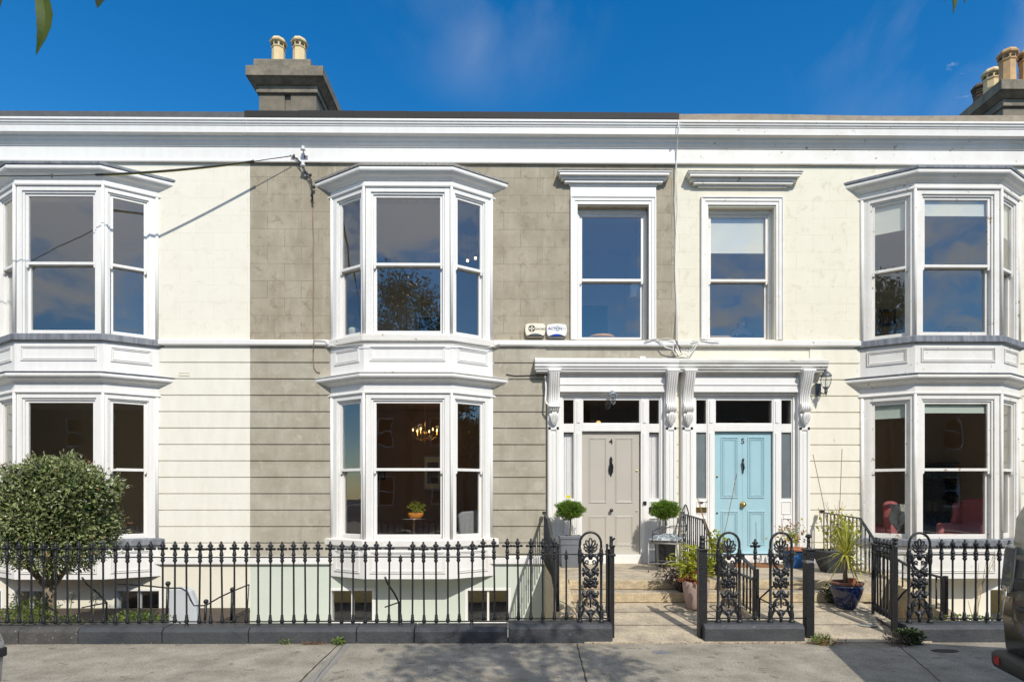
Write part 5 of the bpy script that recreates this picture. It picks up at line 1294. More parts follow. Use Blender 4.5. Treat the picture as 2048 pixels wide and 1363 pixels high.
# blue glazed pot with cordyline
Yc = 7.58; x = WX(1692, Yc); z0 = .182
g_ = empty('potted_plant', (x, Yc, z0), 'spiky sword leaved cordyline in a big dark blue glazed pot on the path', 'potted plant')
dg = mat('dark_blue_glaze', (.003, .008, .045), .12, col2=(.008, .022, .09), scale=9, coat=.8, coords='obj')
potlathe('pot', [(.115, 0), (.12, .015), (.15, .09), (.185, .19), (.196, .25), (.19, .285), (.175, .295)], (x, Yc, z0), dg, g_, 36)
potlathe('rim', [(.17, .292), (.197, .295), (.203, .31), (.20, .322), (.18, .33), (.165, .32), (.16, .27)], (x, Yc, z0), mat('brown_rim', (.17, .07, .045), .4), g_, 36)
mb = MB(); mb.lathe([(.001, .285), (.165, .285)], (x, Yc, z0), 24, cap=False); obj('soil', mb, M['soil'], g_)
mb = MB(); mb.tube([(x+.0, Yc, z0+.28), (x-.01, Yc, z0+.45), (x, Yc, z0+.64)], [.028, .024, .022], 10); obj('trunk', mb, M['bark'], g_, smooth=True)
mb = MB(); rn = random.Random(12); c0 = Vector((x, Yc, z0+.66))
for i in range(115):
    a = rn.uniform(0, 2*PI); el = rn.choice([rn.uniform(.5, 1.45), rn.uniform(.9, 1.5), rn.uniform(-.9, .4)]); l = rn.uniform(.36, .58)*(1 if el > 0 else .8)
    h_ = Vector((math.cos(a), math.sin(a)*.85, 0)); s_ = Vector((-math.sin(a), math.cos(a), 0))
    pts = []
    for k in range(6):
        t_ = k/5; d = h_*math.cos(el)*l*t_+Vector((0, 0, 1))*(math.sin(el)*l*t_-(.16 if el < 1.1 else .03)*t_*t_)
        pts.append(c0+d)
    wd = .016
    for k in range(5):
        w0 = wd*(1-(k/5)**1.6)*(.6+.4*min(1, k)); w1 = wd*(1-((k+1)/5)**1.6)
        p, q = pts[k], pts[k+1]; mb.add([tuple(p-s_*w0), tuple(p+s_*w0), tuple(q+s_*w1), tuple(q-s_*w1)], [(0, 1, 2, 3)])
obj('sword_leaves', mb, L_sword, g_, norm=False)
mb = MB(); mb.lathe([(.04, .26), (.055, .36), (.058, .37), (.05, .37), (.04, .3)], (x+.055, Yc-.03, z0), 16); o_ = obj('flower_pot', mb, M['terra'], None, smooth=True, auto=40); tag(o_, 'tiny terracotta pot standing in the dark blue glazed pot', 'pot')

# low dark growth by the right steps
a = WX(1650, 7.9); shrub('dark ivy growing at the right end of the steps behind the blue pot', (a, 7.75, .33), .12, .12, .12, 420, .035, L_dark, 61, 1.5, stem=.02, name='ivy', cat='ivy')
a = WX(1648, 6.62); shrub('grassy weed with reddish dead tips at the foot of the right gate post', (WX(1632, 6.5)+.03, 6.43, .045), .11, .06, .05, 330, .05, L_grass, 62, 6, stem=.01, name='weed', cat='weed')
obj('dead_tips', leaves(150, blob((WX(1640, 6.5)+.04, 6.38, .035), .14, .07, .03, 2, .8, .3, 66), .04, 4, 66), L_brn, bpy.data.objects['weed'], norm=False)
w2 = shrub('tuft of green and brown weeds at the foot of the open gate post', (WX(1800, 6.5)+.05, 6.42, .08), .14, .08, .09, 480, .04, L_dark, 63, 1.6, stem=.01, name='weed', cat='weed')
obj('dead_tips', leaves(260, blob((WX(1775, 6.5)+.0, 6.36, .06), .14, .08, .06, 2, .8, .3, 67), .045, 5, 67), L_purple, w2, norm=False)
shrub('small dandelion weed with a red leaf at the foot of the long plinth', (WX(680, 6.5), 6.44, .035), .06, .04, .035, 60, .05, L_grass, 64, 3, stem=.005, name='weed', cat='weed')
shrub('reddish creeping weed along the foot of the long plinth', (WX(628, 6.5), 6.46, .012), .17, .03, .014, 90, .022, L_brn, 65, 2, stem=.002, name='weed', cat='weed')
shrub('tiny green weed sprig at the foot of the long plinth', (WX(572, 6.5), 6.47, .02), .04, .02, .025, 40, .03, L_grass, 68, 2, stem=.002, name='weed', cat='weed')
shrub('low green ivy trailing behind the right railing plinth', (WX(1930, 6.8), 6.86, .17), .5, .06, .05, 420, .035, L_grass, 69, 1.8, stem=.15, name='ivy', cat='ivy')
g_ = empty('dry_stems', (WX(1950, 7.0), 7.0, -.3), 'bare straw coloured stems rising behind the right railing', 'plant')
for (a, b, c_, d) in ((1945, 1250, 1958, 1125), (1950, 1250, 1972, 1122), (1952, 1200, 1990, 1100), (1956, 1180, 2006, 1085), (1948, 1240, 1936, 1200)):
    p = W(a, b, 7.0); q = W(c_, d, 7.0); mb = MB(); mb.tube([(p[0], 7.0, p[1]-.3), (p[0], 7.0, p[1]), ((p[0]+q[0])/2, 7.0, (p[1]+q[1])/2-.02), (q[0], 7.0, q[1])], [.005, .005, .004, .002], 5); obj('stem', mb, mat('straw', (.5, .38, .2), .8), g_)

mb = leaves(230, lambda r: ((r.choice([r.uniform(-6, 1.1), r.uniform(-1.2, 1.1), r.uniform(2.2, 3.3), r.uniform(1.2, 2.1)]), 6.485-abs(r.gauss(0, .035)), .006+r.random()*.006), None), .022, 1.8, 77, 0, .1)
mb.v = [(a, b, max(.003, min(c, .02))) for a, b, c in mb.v]; struct('leaf_litter', mb, L_brn, kind='stuff', norm=False)
# --- covers in the ground
def cover(label, c, sx, sy, z, m, rnd=False, cat='cover', name='drain_cover'):
    mb = MB(); n = 28 if rnd else 8
    mb.lathe([(.5, 0), (.5, .006), (.46, .006), (.46, .004), (.001, .004)], (c[0], c[1], z), n, sx, sy, rot=PI/8); o = obj(name, mb, m, None); tag(o, label, cat)
p = G(1323, 1305); cover('small grey water cover in the pavement before the open gateway of house 4', p, .19, .10, .0, M['lead'])
p = G(1890, 1303); cover('dark rectangular cover in the shaded pavement before the right railing', p, .28, .13, .0, M['inkb'])
cover('round pale glass light cover set in the path of house 5', (WX(1732, 7.0), 6.98), .25, .19, .088, mat('pale_glass_block', (.40, .45, .42), .2, var=.2), True)

# ================================================================== fittings on the fronts
# wall lantern
xl = WX(1652, YW-.2); zl = W(1652, 760, YW-.2)[1]; yl = YW-.2
g_ = empty('wall_lantern', (xl, YW, zl), 'old grey metal wall lantern with glass sides right of the blue door porch', 'lantern')
lm = mat('grey_lantern_metal', (.16, .17, .18), .5, metal=.6, var=.3, scale=20)
mb = MB(); mb.lathe([(.001, .20), (.008, .19), (.012, .175), (.006, .165), (.02, .155), (.05, .13), (.075, .10), (.09, .075), (.092, .065), (.08, .062)], (xl, yl, zl), 12); obj('cap', mb, lm, g_, smooth=True, auto=50)
mb = MB(); mb.lathe([(.075, .062), (.088, .02), (.08, -.05), (.06, -.10), (.045, -.115)], (xl, yl, zl), 12, cap=False); obj('glass', mb, M['glass'], g_)
mb = MB()
for k in range(6): a = k*PI/3; mb.tube([(xl+r_*math.cos(a), yl+r_*math.sin(a), zl+z_) for r_, z_ in ((.078, .062), (.09, .02), (.082, -.05), (.062, -.10), (.046, -.118))], .0035, 5)
mb.lathe([(.048, -.11), (.05, -.125), (.03, -.14), (.022, -.17), (.03, -.185), (.02, -.20), (.012, -.24), (.001, -.255)], (xl, yl, zl), 10); obj('cage', mb, lm, g_, smooth=True, auto=50)
mb = MB(); mb.tube([(xl, yl, zl-.19), (xl-.01, yl+.05, zl-.22), (xl-.02, yl+.12, zl-.19), (xl-.03, YW-.02, zl-.14)], .011, 8); mb.box(xl-.075, xl+.01, YW-.025, YW, zl-.22, zl-.02); obj('arm', mb, lm, g_, smooth=True, auto=40)
mb = MB(); mb.tube([(xl, yl, zl-.11), (xl, yl, zl+.0)], .014, 8); obj('bulb', mb, M['china'], g_)
# door light
xl = WX(1225, YW-.15); zl = W(1225, 793, YW-.15)[1]; yl = YW-.22
g_ = empty('porch_light', (xl, YW-.1, zl), 'small polished bulkhead lamp with a glass jar over door 4', 'lamp')
mb = MB(); mb.tube([(xl-.02, YW-.105, zl+.07), (xl-.01, yl+.04, zl+.09), (xl, yl, zl+.08), (xl, yl, zl+.03)], .014, 8); mb.lathe([(.03, .055), (.04, .035), (.085, .025), (.085, .014), (.03, .012)], (xl, yl, zl), 16); mb.ball((xl, YW-.11, zl+.075), .045, 10, 1, .5, 1); obj('bracket', mb, M['chrome'], g_, smooth=True, auto=50)
mb = MB(); mb.lathe([(.042, .012), (.045, -.085), (.038, -.115), (.001, -.135)], (xl, yl, zl), 14, cap=False); obj('glass', mb, M['glass'], g_, smooth=True)
mb = MB()
for k in range(4): a = k*PI/2+.6; mb.tube([(xl+.05*math.cos(a), yl+.05*math.sin(a), zl+.012), (xl+.05*math.cos(a), yl+.05*math.sin(a), zl-.10), (xl, yl, zl-.145)], .005, 5)
mb.ball((xl, yl, zl-.04), .026, 8); obj('cage', mb, M['chrome'], g_)
# camera dome
xl = WX(1293, YW-.1); zl = W(1293, 741, YW-.1)[1]; g_ = empty('security_camera', (xl, YW-.09, zl), 'small round white security camera under the porch hood of house 4', 'camera')
mb = MB(); mb.lathe([(.022, 0), (.028, .01), (.028, .03), (.02, .045)], n=16); mb.v = [(xl+a, YW-.03-c_*1.6, zl+b) for a, b, c_ in mb.v]; obj('housing', mb, M['plastic_w'], g_, smooth=True, auto=50)
mb = MB(); mb.ball((xl, YW-.105, zl-.003), .017, 10); obj('lens', mb, M['black'], g_, smooth=True)
# alarm boxes
def alarm(pxa, pxb, pya, pyb, m, lens, label, draw):
    Y = YW-.07; xa, zt_ = W(pxa, pya, Y); xb, zb2 = W(pxb, pyb, Y); w_, h_ = xb-xa, zt_-zb2
    g_ = empty('alarm_box', ((xa+xb)/2, YW, zb2), label, 'alarm box')
    mb = MB(); poly = []
    for i in range(9): t_ = i/8; poly.append((xa+.03+(w_-.06)*t_, zt_-.012+.012*math.sin(PI*t_)))
    poly += [(xb-.008, zt_-.03), (xb, zb2+h_*.5), (xb-.012, zb2+.04), (xb-.05, zb2), (xa+.05, zb2), (xa+.012, zb2+.04), (xa, zb2+h_*.5), (xa+.008, zt_-.03)]
    mb.prism(poly, lambda a, q, b: (a, q, b), Y, YW); obj('housing', mb, m, g_, bevel=.012, segs=3)
    mb = MB(); pp = []
    for i in range(9): t_ = i/8; pp.append((xa+.03+(w_-.06)*t_, zb2+.012+.042*math.sin(PI*t_)))
    pp += [(xb-.05, zb2+.001), (xa+.05, zb2+.001)]
    mb.prism(pp, lambda a, q, b: (a, q, b), Y-.006, Y+.02); obj('lower_trim', mb, M['inkb'], g_)
    mb = MB(); pp = [(xa+w_*.28+w_*.44*i/8, zb2+.02+.03*math.sin(PI*i/8)) for i in range(9)]; mb.prism(pp, lambda a, q, b: (a, q, b), Y-.012, Y+.01); obj('lens', mb, lens, g_)
    draw(g_, xa, xb, zb2, zt_, Y-.001)
def drA(g_, xa, xb, zb2, zt_, y):
    w_ = xb-xa; c = (xa+w_*.33, (zb2+zt_)/2+.025)
    mb = MB(); n = 24
    mb.tube([(c[0]+.052*math.cos(2*PI*i/n), y, c[1]+.052*math.sin(2*PI*i/n)) for i in range(n)], .0055, 5, closed=True)
    for k in range(4):
        a = PI/4+k*PI/2
        for d in (-.28, .0, .28):
            q = a+d; mb.prism([(c[0]+r_*math.cos(q+e), c[1]+r_*math.sin(q+e)) for r_, e in ((.024, -.10), (.05, -.12), (.05, .12), (.024, .10))], lambda A, B, C_: (A, B, C_), y-.001, y+.003)
    mb.tube([(c[0]+.018*math.cos(2*PI*i/14), y, c[1]+.018*math.sin(2*PI*i/14)) for i in range(14)], .003, 5, closed=True)
    obj('emblem', mb, M['inkb'], g_)
    t_ = textmb('KOICARO', .042, lambda a, b, c_: (xa+w_*.74+a, y-b, c[1]-.022+c_), .002, bold=.001); obj('lettering', t_, M['inkb'], g_)
def drB(g_, xa, xb, zb2, zt_, y):
    w_ = xb-xa; zz = (zb2+zt_)/2+.012
    obj('lettering', textmb('ACTION', .062, lambda a, b, c_: (xa+w_*.42+a, y-b, zz+c_), .002, bold=.0015), M['ink'], g_)
    obj('lettering_number', textmb('24', .060, lambda a, b, c_: (xa+w_*.86+a, y-b, zz+c_), .002), M['inkg'], g_)
    mb = MB()
    for r_, s in ((.035, 1), (.05, 1), (.035, -1), (.05, -1)):
        mb.tube([(xa+w_*.53+r_*math.cos(a)*.8, y, zz+.022+s*(.022+r_*.4*math.sin(a))) for a in [PI*(.2+.6*i/8) for i in range(9)]], .0022, 4)
    obj('arcs', mb, M['inkg'], g_)
alarm(1050, 1091, 646, 673, M['plastic_c'], M['grey_lens'], 'yellowed alarm box with a black round emblem, left of the pair under the window sill', drA)
alarm(1093, 1134, 647, 674, M['plastic_w'], M['blue_lens'], 'white alarm box reading ACTION24 with a blue lens, right of the pair', drB)
# insulators and overhead cable
def insul(x, z, y, g_):
    mb = MB(); mb.lathe([(.008, .07), (.028, .06), (.03, .045), (.018, .035), (.022, .03), (.042, .015), (.044, .0), (.03, -.005), (.012, -.01)], (x, y, z), 14); obj('insulator', mb, M['china'], g_, smooth=True)
    mb = MB(); mb.tube([(x, y, z), (x+.01, y+.01, z-.05), (x+.02, YW-.03, z-.08)], .008, 6); mb.box(x-.01, x+.05, YW-.045, YW-.03, z-.13, z-.05); obj('pin', mb, M['lead'], g_)
g_ = empty('cable_bracket', (WX(604, YW), YW, 7.2), 'two white porcelain insulators with a knot of black wires beside the middle bay', 'cable bracket')
a = W(606, 300, YW-.12); insul(a[0], a[1], YW-.12, g_); a = W(606, 332, YW-.12); insul(a[0], a[1], YW-.12, g_)
mb = MB(); rn = random.Random(5); Y = YW-.06
pts = [(583, 312), (594, 318), (602, 328), (610, 340), (617, 350), (622, 362), (625, 378), (624, 390), (626, 402)]
for k in range(4):
    mb.tube([(W(a+rn.uniform(-2, 2), b+rn.uniform(-1, 1), Y)[0], Y+rn.uniform(-.03, .03), W(a, b+rn.uniform(-2, 2), Y)[1]) for a, b in pts], .006, 5)
for (a, b, r_) in ((621, 350, .022), (628, 374, .024), (623, 391, .02), (588, 311, .018), (626, 405, .014)): q = W(a, b, Y); mb.ball((q[0], Y, q[1]), r_, 8, 1, 1, 1.3)
obj('wire_knot', mb, M['cable'], g_, smooth=True)
A = Vector((W(583, 312, 10.05)[0], 10.05, W(583, 312, 10.05)[1])); B = Vector((W(0, 352, 8.88)[0], 8.88, W(0, 352, 8.88)[1])); D = (B-A)
def cab(s_): p = A+D*s_; return (p.x, p.y, p.z-.10*math.sin(PI*min(1, max(0, s_))))
e_ = empty('overhead_cable', tuple(A), 'black overhead service cable with a thicker sleeve crossing in front of the left bay', 'cable')
mb = MB(); mb.tube([cab(i/20) for i in range(0, 45)], .007, 6); obj('wire', mb, M['cable'], e_, smooth=True)
mb = MB(); mb.tube([cab(.15+.55*i/14) for i in range(15)], .0185, 8); obj('sleeve', mb, M['cable'], e_, smooth=True)
mb = MB(); mb.tube([(lambda q: (q[0], q[1]+.002, q[2]-.011))(cab(.17+.5*i/14)) for i in range(15)], .0105, 8); obj('yellow_guard', mb, M['yellow'], e_, smooth=True)
mb = MB(); q = cab(.147); mb.ball(q, .026, 8); q = cab(.84); mb.tube([(q[0], q[1], q[2]-.03), (q[0], q[1], q[2]+.03)], .012, 6); obj('clamp', mb, M['cable'], e_)
def wire(label, pts, r_, m, Y=YW-.012, name='wall_cable', jit=0):
    mb = MB(); P = []
    for p in pts:
        y = p[2] if len(p) > 2 else Y; a = W(p[0], p[1], y); P.append((a[0], y, a[1]))
    mb.tube(P, r_, 6); tag(obj(name, mb, m, None, smooth=True, loc=P[0]), label, 'cable')
wire('brown wire running down the grey brown wall left of the middle bay', [(626, 400), (625, 440), (627, 480), (626, 520), (627, 570), (626, 620), (627, 676), (628, 684, YW-.075), (626, 692, YW-.075), (627, 700), (626, 715), (628, 735), (633, 743), (640, 745)], .008, M['cable_g'])
wire('thin wire looping along the sill of the middle bay', [(627, 680, YW-.075), (650, 681, YW-.075), (660, 690, YW-.1), (675, 693, YW-.15), (700, 690, YW-.3), (728, 687, YW-.475), (820, 687, YW-.475), (903, 687, YW-.475), (940, 691, YW-.3), (975, 696, YW-.12), (985, 692, YW-.08), (1000, 686, YW-.075)], .006, M['cable_w'])
wire('black wire from the middle bay cornice to the porch of house 4', [(1012, 748), (1030, 751), (1062, 750), (1090, 750)], .006, M['cable'])
wire('white painted waste pipe down the left porch pilaster', [(1091, 752, YW-.10), (1092, 775, YW-.10), (1091, 800, YW-.10), (1093, 806, YW-.16), (1100, 812, YW-.19), (1120, 812, YW-.19), (1121, 802, YW-.1)], .016, M['white'], name='pipe')
wire('white cable dropping down the party line between houses 4 and 5', [(1357, 240, YW-.27), (1356, 262, YW-.26), (1354, 285, YW-.08), (1352, 330, YW-.06), (1349, 400), (1352, 470), (1350, 540), (1353, 610), (1352, 682, YW-.07)], .008, M['cable_w'])
wire('second thin white cable beside the party line cable', [(1360, 245, YW-.27), (1353, 300, YW-.06), (1355, 420), (1349, 500), (1354, 600), (1355, 684, YW-.07)], .0045, M['cable_w'])
ct = empty('cable_tangle', (WX(1352, YW), YW, 4.1), 'tangle of white and black cables above the porch between houses 4 and 5', 'cable')
Yt = YW-.09
for k, (pts, m, r_) in enumerate([([(1290, 682), (1310, 676), (1322, 683), (1330, 694), (1345, 698), (1375, 700), (1385, 703)], 'cable_w', .010), ([(1313, 678), (1335, 676), (1350, 680)], 'cable_w', .006), ([(1384, 682), (1394, 680), (1402, 676), (1420, 680), (1440, 681)], 'cable_w', .008), ([(1400, 680), (1392, 692), (1384, 704), (1376, 712), (1368, 706)], 'cable_w', .010), ([(1352, 682), (1358, 696), (1362, 706)], 'cable', .008), ([(1346, 692), (1345, 702), (1352, 711), (1358, 704), (1354, 692)], 'cable_w', .007), ([(1353, 684), (1348, 700), (1356, 712), (1364, 708)], 'cable', .006), ([(1355, 690), (1364, 700), (1376, 696), (1375, 706)], 'cable', .005), ([(1395, 685), (1388, 690), (1380, 702), (1366, 703)], 'cable_w', .006)]):
    mb = MB(); P = [(W(a, b, Yt)[0], Yt-.004*k, W(a, b, Yt)[1]) for a, b in pts]; mb.tube(P, r_, 6); obj('cable_loop', mb, M[m], ct, smooth=True)
mb = MB(); q = W(1284, 717, YW-.1)
mb.box(q[0]-.05, q[0]+.05, YW-.16, YW-.09, q[1]-.03, q[1]+.03); tag(obj('junction_box', mb, M['white'], None, bevel=.012), 'small white junction box on the porch hood of house 4', 'junction box')
mb = MB(); xa, za = W(358, 745, YW); xb, zb2 = W(380, 751, YW)
T, ln = frame((xa, YW), (xb, YW)); mb.ring(T, 0, ln, zb2, za, .004, 0, .008)
for k in range(9): mb.box(.006+k*(ln-.012)/9, .010+k*(ln-.012)/9, 0, .008, zb2, za, T)
tag(obj('air_vent', mb, M['cream_band_l'], None), 'small cream painted air vent grille beside the left bay cornice', 'vent')
# ================================================================== rooms: what shows through the panes
# chandelier
xc, zc_ = W(850, 872, 12.0); yc = 12.0
g_ = empty('chandelier', (xc, yc, 3.5), 'glass chandelier with four lit candle bulbs inside the lower middle bay', 'chandelier')
flame = emit('warm_bulb', (1.0, .62, .22), 5.0)
mb = MB(); mb.tube([(xc, yc, 3.5), (xc, yc, zc_)], .008, 6); mb.lathe([(.02, .12), (.05, .05), (.02, 0), (.05, -.06), (.03, -.12), (.001, -.16)], (xc, yc, zc_), 10)
for k in range(6):
    a = k*PI/3+.3; mb.tube([(xc, yc, zc_-.02), (xc+.13*math.cos(a), yc+.13*math.sin(a), zc_-.08), (xc+.24*math.cos(a), yc+.24*math.sin(a), zc_+.02)], .007, 6)
    mb.lathe([(.03, 0), (.012, .01), (.012, .08)], (xc+.24*math.cos(a), yc+.24*math.sin(a), zc_+.02), 8)
    for j in range(5): mb.ball((xc+(.05+.045*j)*math.cos(a), yc+(.05+.045*j)*math.sin(a), zc_-.10+.02*j), .009, 6)
obj('frame', mb, M['brass'], g_, smooth=True)
for k in range(6):
    a = k*PI/3+.3; mb = MB(); mb.lathe([(.001, .135), (.008, .12), (.014, .095), (.008, .08)], (xc+.24*math.cos(a), yc+.24*math.sin(a), zc_+.02), 8); obj('bulb', mb, flame, g_, smooth=True)
for k in (0, 2, 4):      # the light the lit candles give
    a = k*PI/3+.3; ld_ = bpy.data.lights.new('chandelier_light', 'POINT'); ld_.energy = 1.6; ld_.color = (1, .68, .38); ld_.shadow_soft_size = .05
    lo_ = bpy.data.objects.new('chandelier_light', ld_); C.objects.link(lo_); lo_.parent = g_; lo_.location = (.24*math.cos(a), .24*math.sin(a), zc_+.16-3.5)
# hanging bulbs upstairs
for k, (a, b) in enumerate(((935, 521), (951, 516))):
    q = W(a, b, 12.6); mb = MB(); mb.ball((q[0], 12.6, q[1]), .028, 10); bo_ = empty('pendant_bulb', (q[0], 12.6, q[1]), ('lower' if k == 0 else 'upper')+' of two glowing round bulbs in the upper middle bay, '+('left one' if k == 0 else 'right one'), 'light bulb')
    obj('bulb', mb, emit('bulb_glow', (1, .7, .35), 6), bo_, smooth=True); mb = MB(); mb.tube([(q[0], 12.6, q[1]+.03), (q[0], 12.6, 7.13)], .003, 5); obj('flex', mb, M['cable'], bo_)
q = W(1197, 845, 12.4); g_ = empty('pendant_bulb', (q[0], 12.4, q[1]), 'small warm hall lamp seen through the fanlight over door 4', 'light bulb'); mb = MB(); mb.ball((q[0], 12.4, q[1]), .05, 10, 1, 1, .9); obj('bulb', mb, emit('hall_glow', (1, .6, .2), 2.5), g_, smooth=True); mb = MB(); mb.tube([(q[0], 12.4, q[1]+.04), (q[0], 12.4, 3.5)], .004, 5); obj('flex', mb, M['cable'], g_)
# side table and bonsai
xt, zt_ = W(828, 1037, 10.35); yt = 10.35
g_ = empty('side_table', (xt, yt, .46), 'small round glass topped table on a chrome stem in the lower middle bay', 'table')
mb = MB(); mb.lathe([(.22, 0), (.225, .006), (.22, .012)], (xt, yt, zt_), 32); obj('top', mb, M['glass'], g_); mb = MB(); mb.tube([(xt+.225*math.cos(2*PI*i/32), yt+.225*math.sin(2*PI*i/32), zt_+.005) for i in range(32)], .006, 5, closed=True)
mb.lathe([(.13, .0), (.12, .02), (.015, .03), (.015, zt_-.46)], (xt, yt, .46), 16); obj('stem', mb, M['chrome'], g_, smooth=True)
g_ = empty('bowl_plant', (xt+.03, yt, zt_+.012), 'small leafy plant in an orange bowl on the glass table', 'potted plant')
mb = MB(); mb.lathe([(.07, 0), (.11, .03), (.125, .09), (.12, .095), (.10, .08)], (xt+.03, yt, zt_+.012), 20, 1.1, .8); obj('bowl', mb, mat('orange_glaze', (.75, .26, .04), .4), g_, smooth=True)
obj('foliage', leaves(260, blob((xt+.05, yt, zt_+.2), .15, .12, .10, 2, .8, .3, 71), .04, 1.6, 71), L_yg, g_, norm=False)
mb = MB(); [mb.tube([(xt+.03, yt, zt_+.08), (xt+.03+d, yt, zt_+.2)], .006, 5) for d in (-.05, 0, .06)]; obj('stems', mb, M['bark_d'], g_)
# sofa by the right pane, pictures, armchair...
def armchair(label, x, y, rot, m, sc=1, z=.462, cat='armchair', wing=True):
    g_ = empty('armchair', (x, y, z), label, cat)
    def T(u, v, w_): c, s = math.cos(rot), math.sin(rot); return (x+(u*c-v*s)*sc, y+(u*s+v*c)*sc, z+w_*sc)
    def bx(n, *a): mb = MB(); mb.box(*a, T); return obj(n, mb, m, g_, bevel=.05*sc, segs=4, smooth=True)
    bx('seat', -.33, .33, -.33, .28, .14, .44)
    bx('arm', -.44, -.32, -.35, .30, .12, .62); bx('arm', .32, .44, -.35, .30, .12, .62)
    mb = MB(); mb.prism([(-.36, .4), (-.38, .8), (-.40, 1.0), (-.30, 1.07), (0, 1.09), (.30, 1.07), (.40, 1.0), (.38, .8), (.36, .4)], lambda a, w_, b: T(a, w_, b), .25, .42); obj('backrest', mb, m, g_, bevel=.05*sc, segs=4, smooth=True)
    if wing:
        for s in (-1, 1): mb = MB(); mb.prism([(.30, .6), (.02, .62), (.10, .8), (.08, .98), (.30, 1.04)], lambda a, w_, b: T(w_, a, b), s*.36-.05, s*.36+.05); obj('wing', mb, m, g_, bevel=.03*sc, segs=3, smooth=True)
    for (u, v) in ((-.3, -.28), (.3, -.28), (-.3, .3), (.3, .3)): mb = MB(); mb.lathe([(.02, 0), (.03, .14)], T(u, v, 0), 8); obj('leg', mb, M['wood'], g_)
    return g_
pink = mat('pink_upholstery', (.55, .16, .17), .8, var=.1)
greyf = mat('grey_upholstery', (.33, .33, .34), .9, var=.1, scale=9)
armchair('pink wing armchair inside the lower right bay, behind the wide pane', WX(1948, 10.9), 10.95, R(-68), pink)
armchair('pink armchair with a throw over it behind the left pane of the lower right bay', WX(1745, 10.9), 10.98, R(-130), pink, .95, wing=False)
armchair('grey armchair behind the right pane of the lower middle bay', WX(942, 10.75), 10.75, R(200), greyf, .8, wing=False)
mb = MB(); n = 12; vs = []; fs = []; x, z_ = W(1772, 1030, 10.6)
for i in range(n+1):
    for j in range(7):
        a = i/n; b = j/6; vs.append((x-.16+.26*b+.02*math.sin(a*7), 10.25+.03*math.sin(b*11+a*3)-.06*a, z_+.20-.46*a*(.75+.25*math.sin(b*5))))
for i in range(n):
    for j in range(6): fs.append((i*7+j, i*7+j+1, i*7+8+j, i*7+7+j))
mb.add(vs, fs); o_ = obj('throw', mb, mat('cream_wool', (.5, .48, .42), .95, var=.3, scale=20), None, norm=False, smooth=True); m_ = o_.modifiers.new('solid', 'SOLIDIFY'); m_.thickness = .025; tag(o_, 'cream woollen throw hanging over the pink armchair in the lower right bay', 'throw')
def picture(label, px, py, w_, h_, Y, fm, cm_, mount=True, X=None):
    x, z_ = W(px, py, Y); g_ = empty('framed_picture', (x, Y, z_), label, 'picture'); T, ln = frame((x-w_/2, Y-.03), (x+w_/2, Y-.03))
    mb = MB(); mb.ring(T, 0, w_, z_-h_/2, z_+h_/2, .035, -.03, .01); obj('frame', mb, fm, g_, bevel=.004)
    mb = MB(); mb.box(.03, w_-.03, -.028, -.015, z_-h_/2+.03, z_+h_/2-.03, T); obj('mount', mb, M['blind'] if mount else cm_, g_)
    if mount: mb = MB(); mb.box(w_*.22, w_*.78, -.014, -.010, z_-h_/2+h_*.2, z_+h_/2-h_*.2, T); obj('print', mb, cm_, g_)
dk = mat('dark_frame', (.03, .02, .015), .4)
grey = mat('grey_print', (.2, .2, .22), .8, var=.6, scale=5)
picture('large pale picture on the brown wall of the lower middle bay', 866, 945, .45, .80, 13.62, mat('grey_frame', (.25, .25, .25), .5), grey)
picture('small pale picture low on the brown wall of the lower middle bay', 760, 950, .24, .20, 13.62, dk, grey)
picture('pale framed mirror low in the upper middle bay', 862, 652, .62, .44, 13.6, mat('pale_frame', (.6, .6, .58), .5), grey, False)
picture('dark framed print right inside the lower right bay', 1962, 895, .62, .80, 13.6, dk, mat('dark_print', (.06, .07, .08), .8, var=.5))
picture('blue framed orange print behind the left pane of the upper right bay', 1774, 635, .36, .36, 13.6, mat('blue_frame', (.02, .035, .12), .5), mat('orange_print', (.5, .2, .08), .8, var=.6, scale=9), False)
picture('tall pale print with blue frame behind the wide pane of the upper right bay', 1965, 580, .48, .95, 13.6, mat('teal_frame', (.03, .16, .24), .5), mat('pink_print', (.4, .25, .35), .8, var=.5))
# bookshelf lower right, blue cabinet upper right
x, z_ = W(1895, 950, 13.2)
g_ = empty('bookshelf', (x, 13.2, .46), 'dark shelves with glass and red books deep in the lower right room', 'bookshelf'); mb = MB(); mb.box(x-.5, x+.35, 13.5, 13.52, .46, 2.3)
for k in range(6): mb.box(x-.5, x+.35, 13.2, 13.5, .5+k*.36, .53+k*.36)
mb.box(x-.53, x-.5, 13.2, 13.52, .46, 2.35); mb.box(x+.35, x+.38, 13.2, 13.52, .46, 2.35); obj('shelves', mb, M['wood'], g_)
for k in range(5):
    mb = MB(); rn = random.Random(k); xx = x-.47
    while xx < x+.28: w_ = rn.uniform(.02, .045); mb.box(xx, xx+w_, 13.26, 13.45, .531+k*.36, .531+k*.36+rn.uniform(.17, .27)); xx += w_+.003
    obj('books', mb, mat('book_spines', [(.3, .05, .03), (.03, .06, .16), (.3, .28, .22), (.05, .05, .05), (.1, .2, .22)][k], .7, island=.6), g_)
x = WX(1912, 12.3); g_ = empty('cabinet', (x, 12.3, 3.81), 'purple red cupboard seen low in the upper right bay', 'cupboard'); mb = MB(); mb.prism([(x-.25, 3.81), (x+.25, 3.81), (x+.25, 5.05), (x+.12, 5.1), (x-.12, 5.1), (x-.25, 5.0)], lambda a, w_, b: (a, w_, b), 12.3, 12.6); obj('carcass', mb, mat('plum', (.14, .04, .07), .6), g_, bevel=.02); mb = MB(); mb.box(x-.21, x+.21, 12.28, 12.2999, 4.2, 4.92); obj('door', mb, mat('plum_light', (.2, .06, .1), .6), g_, bevel=.01)
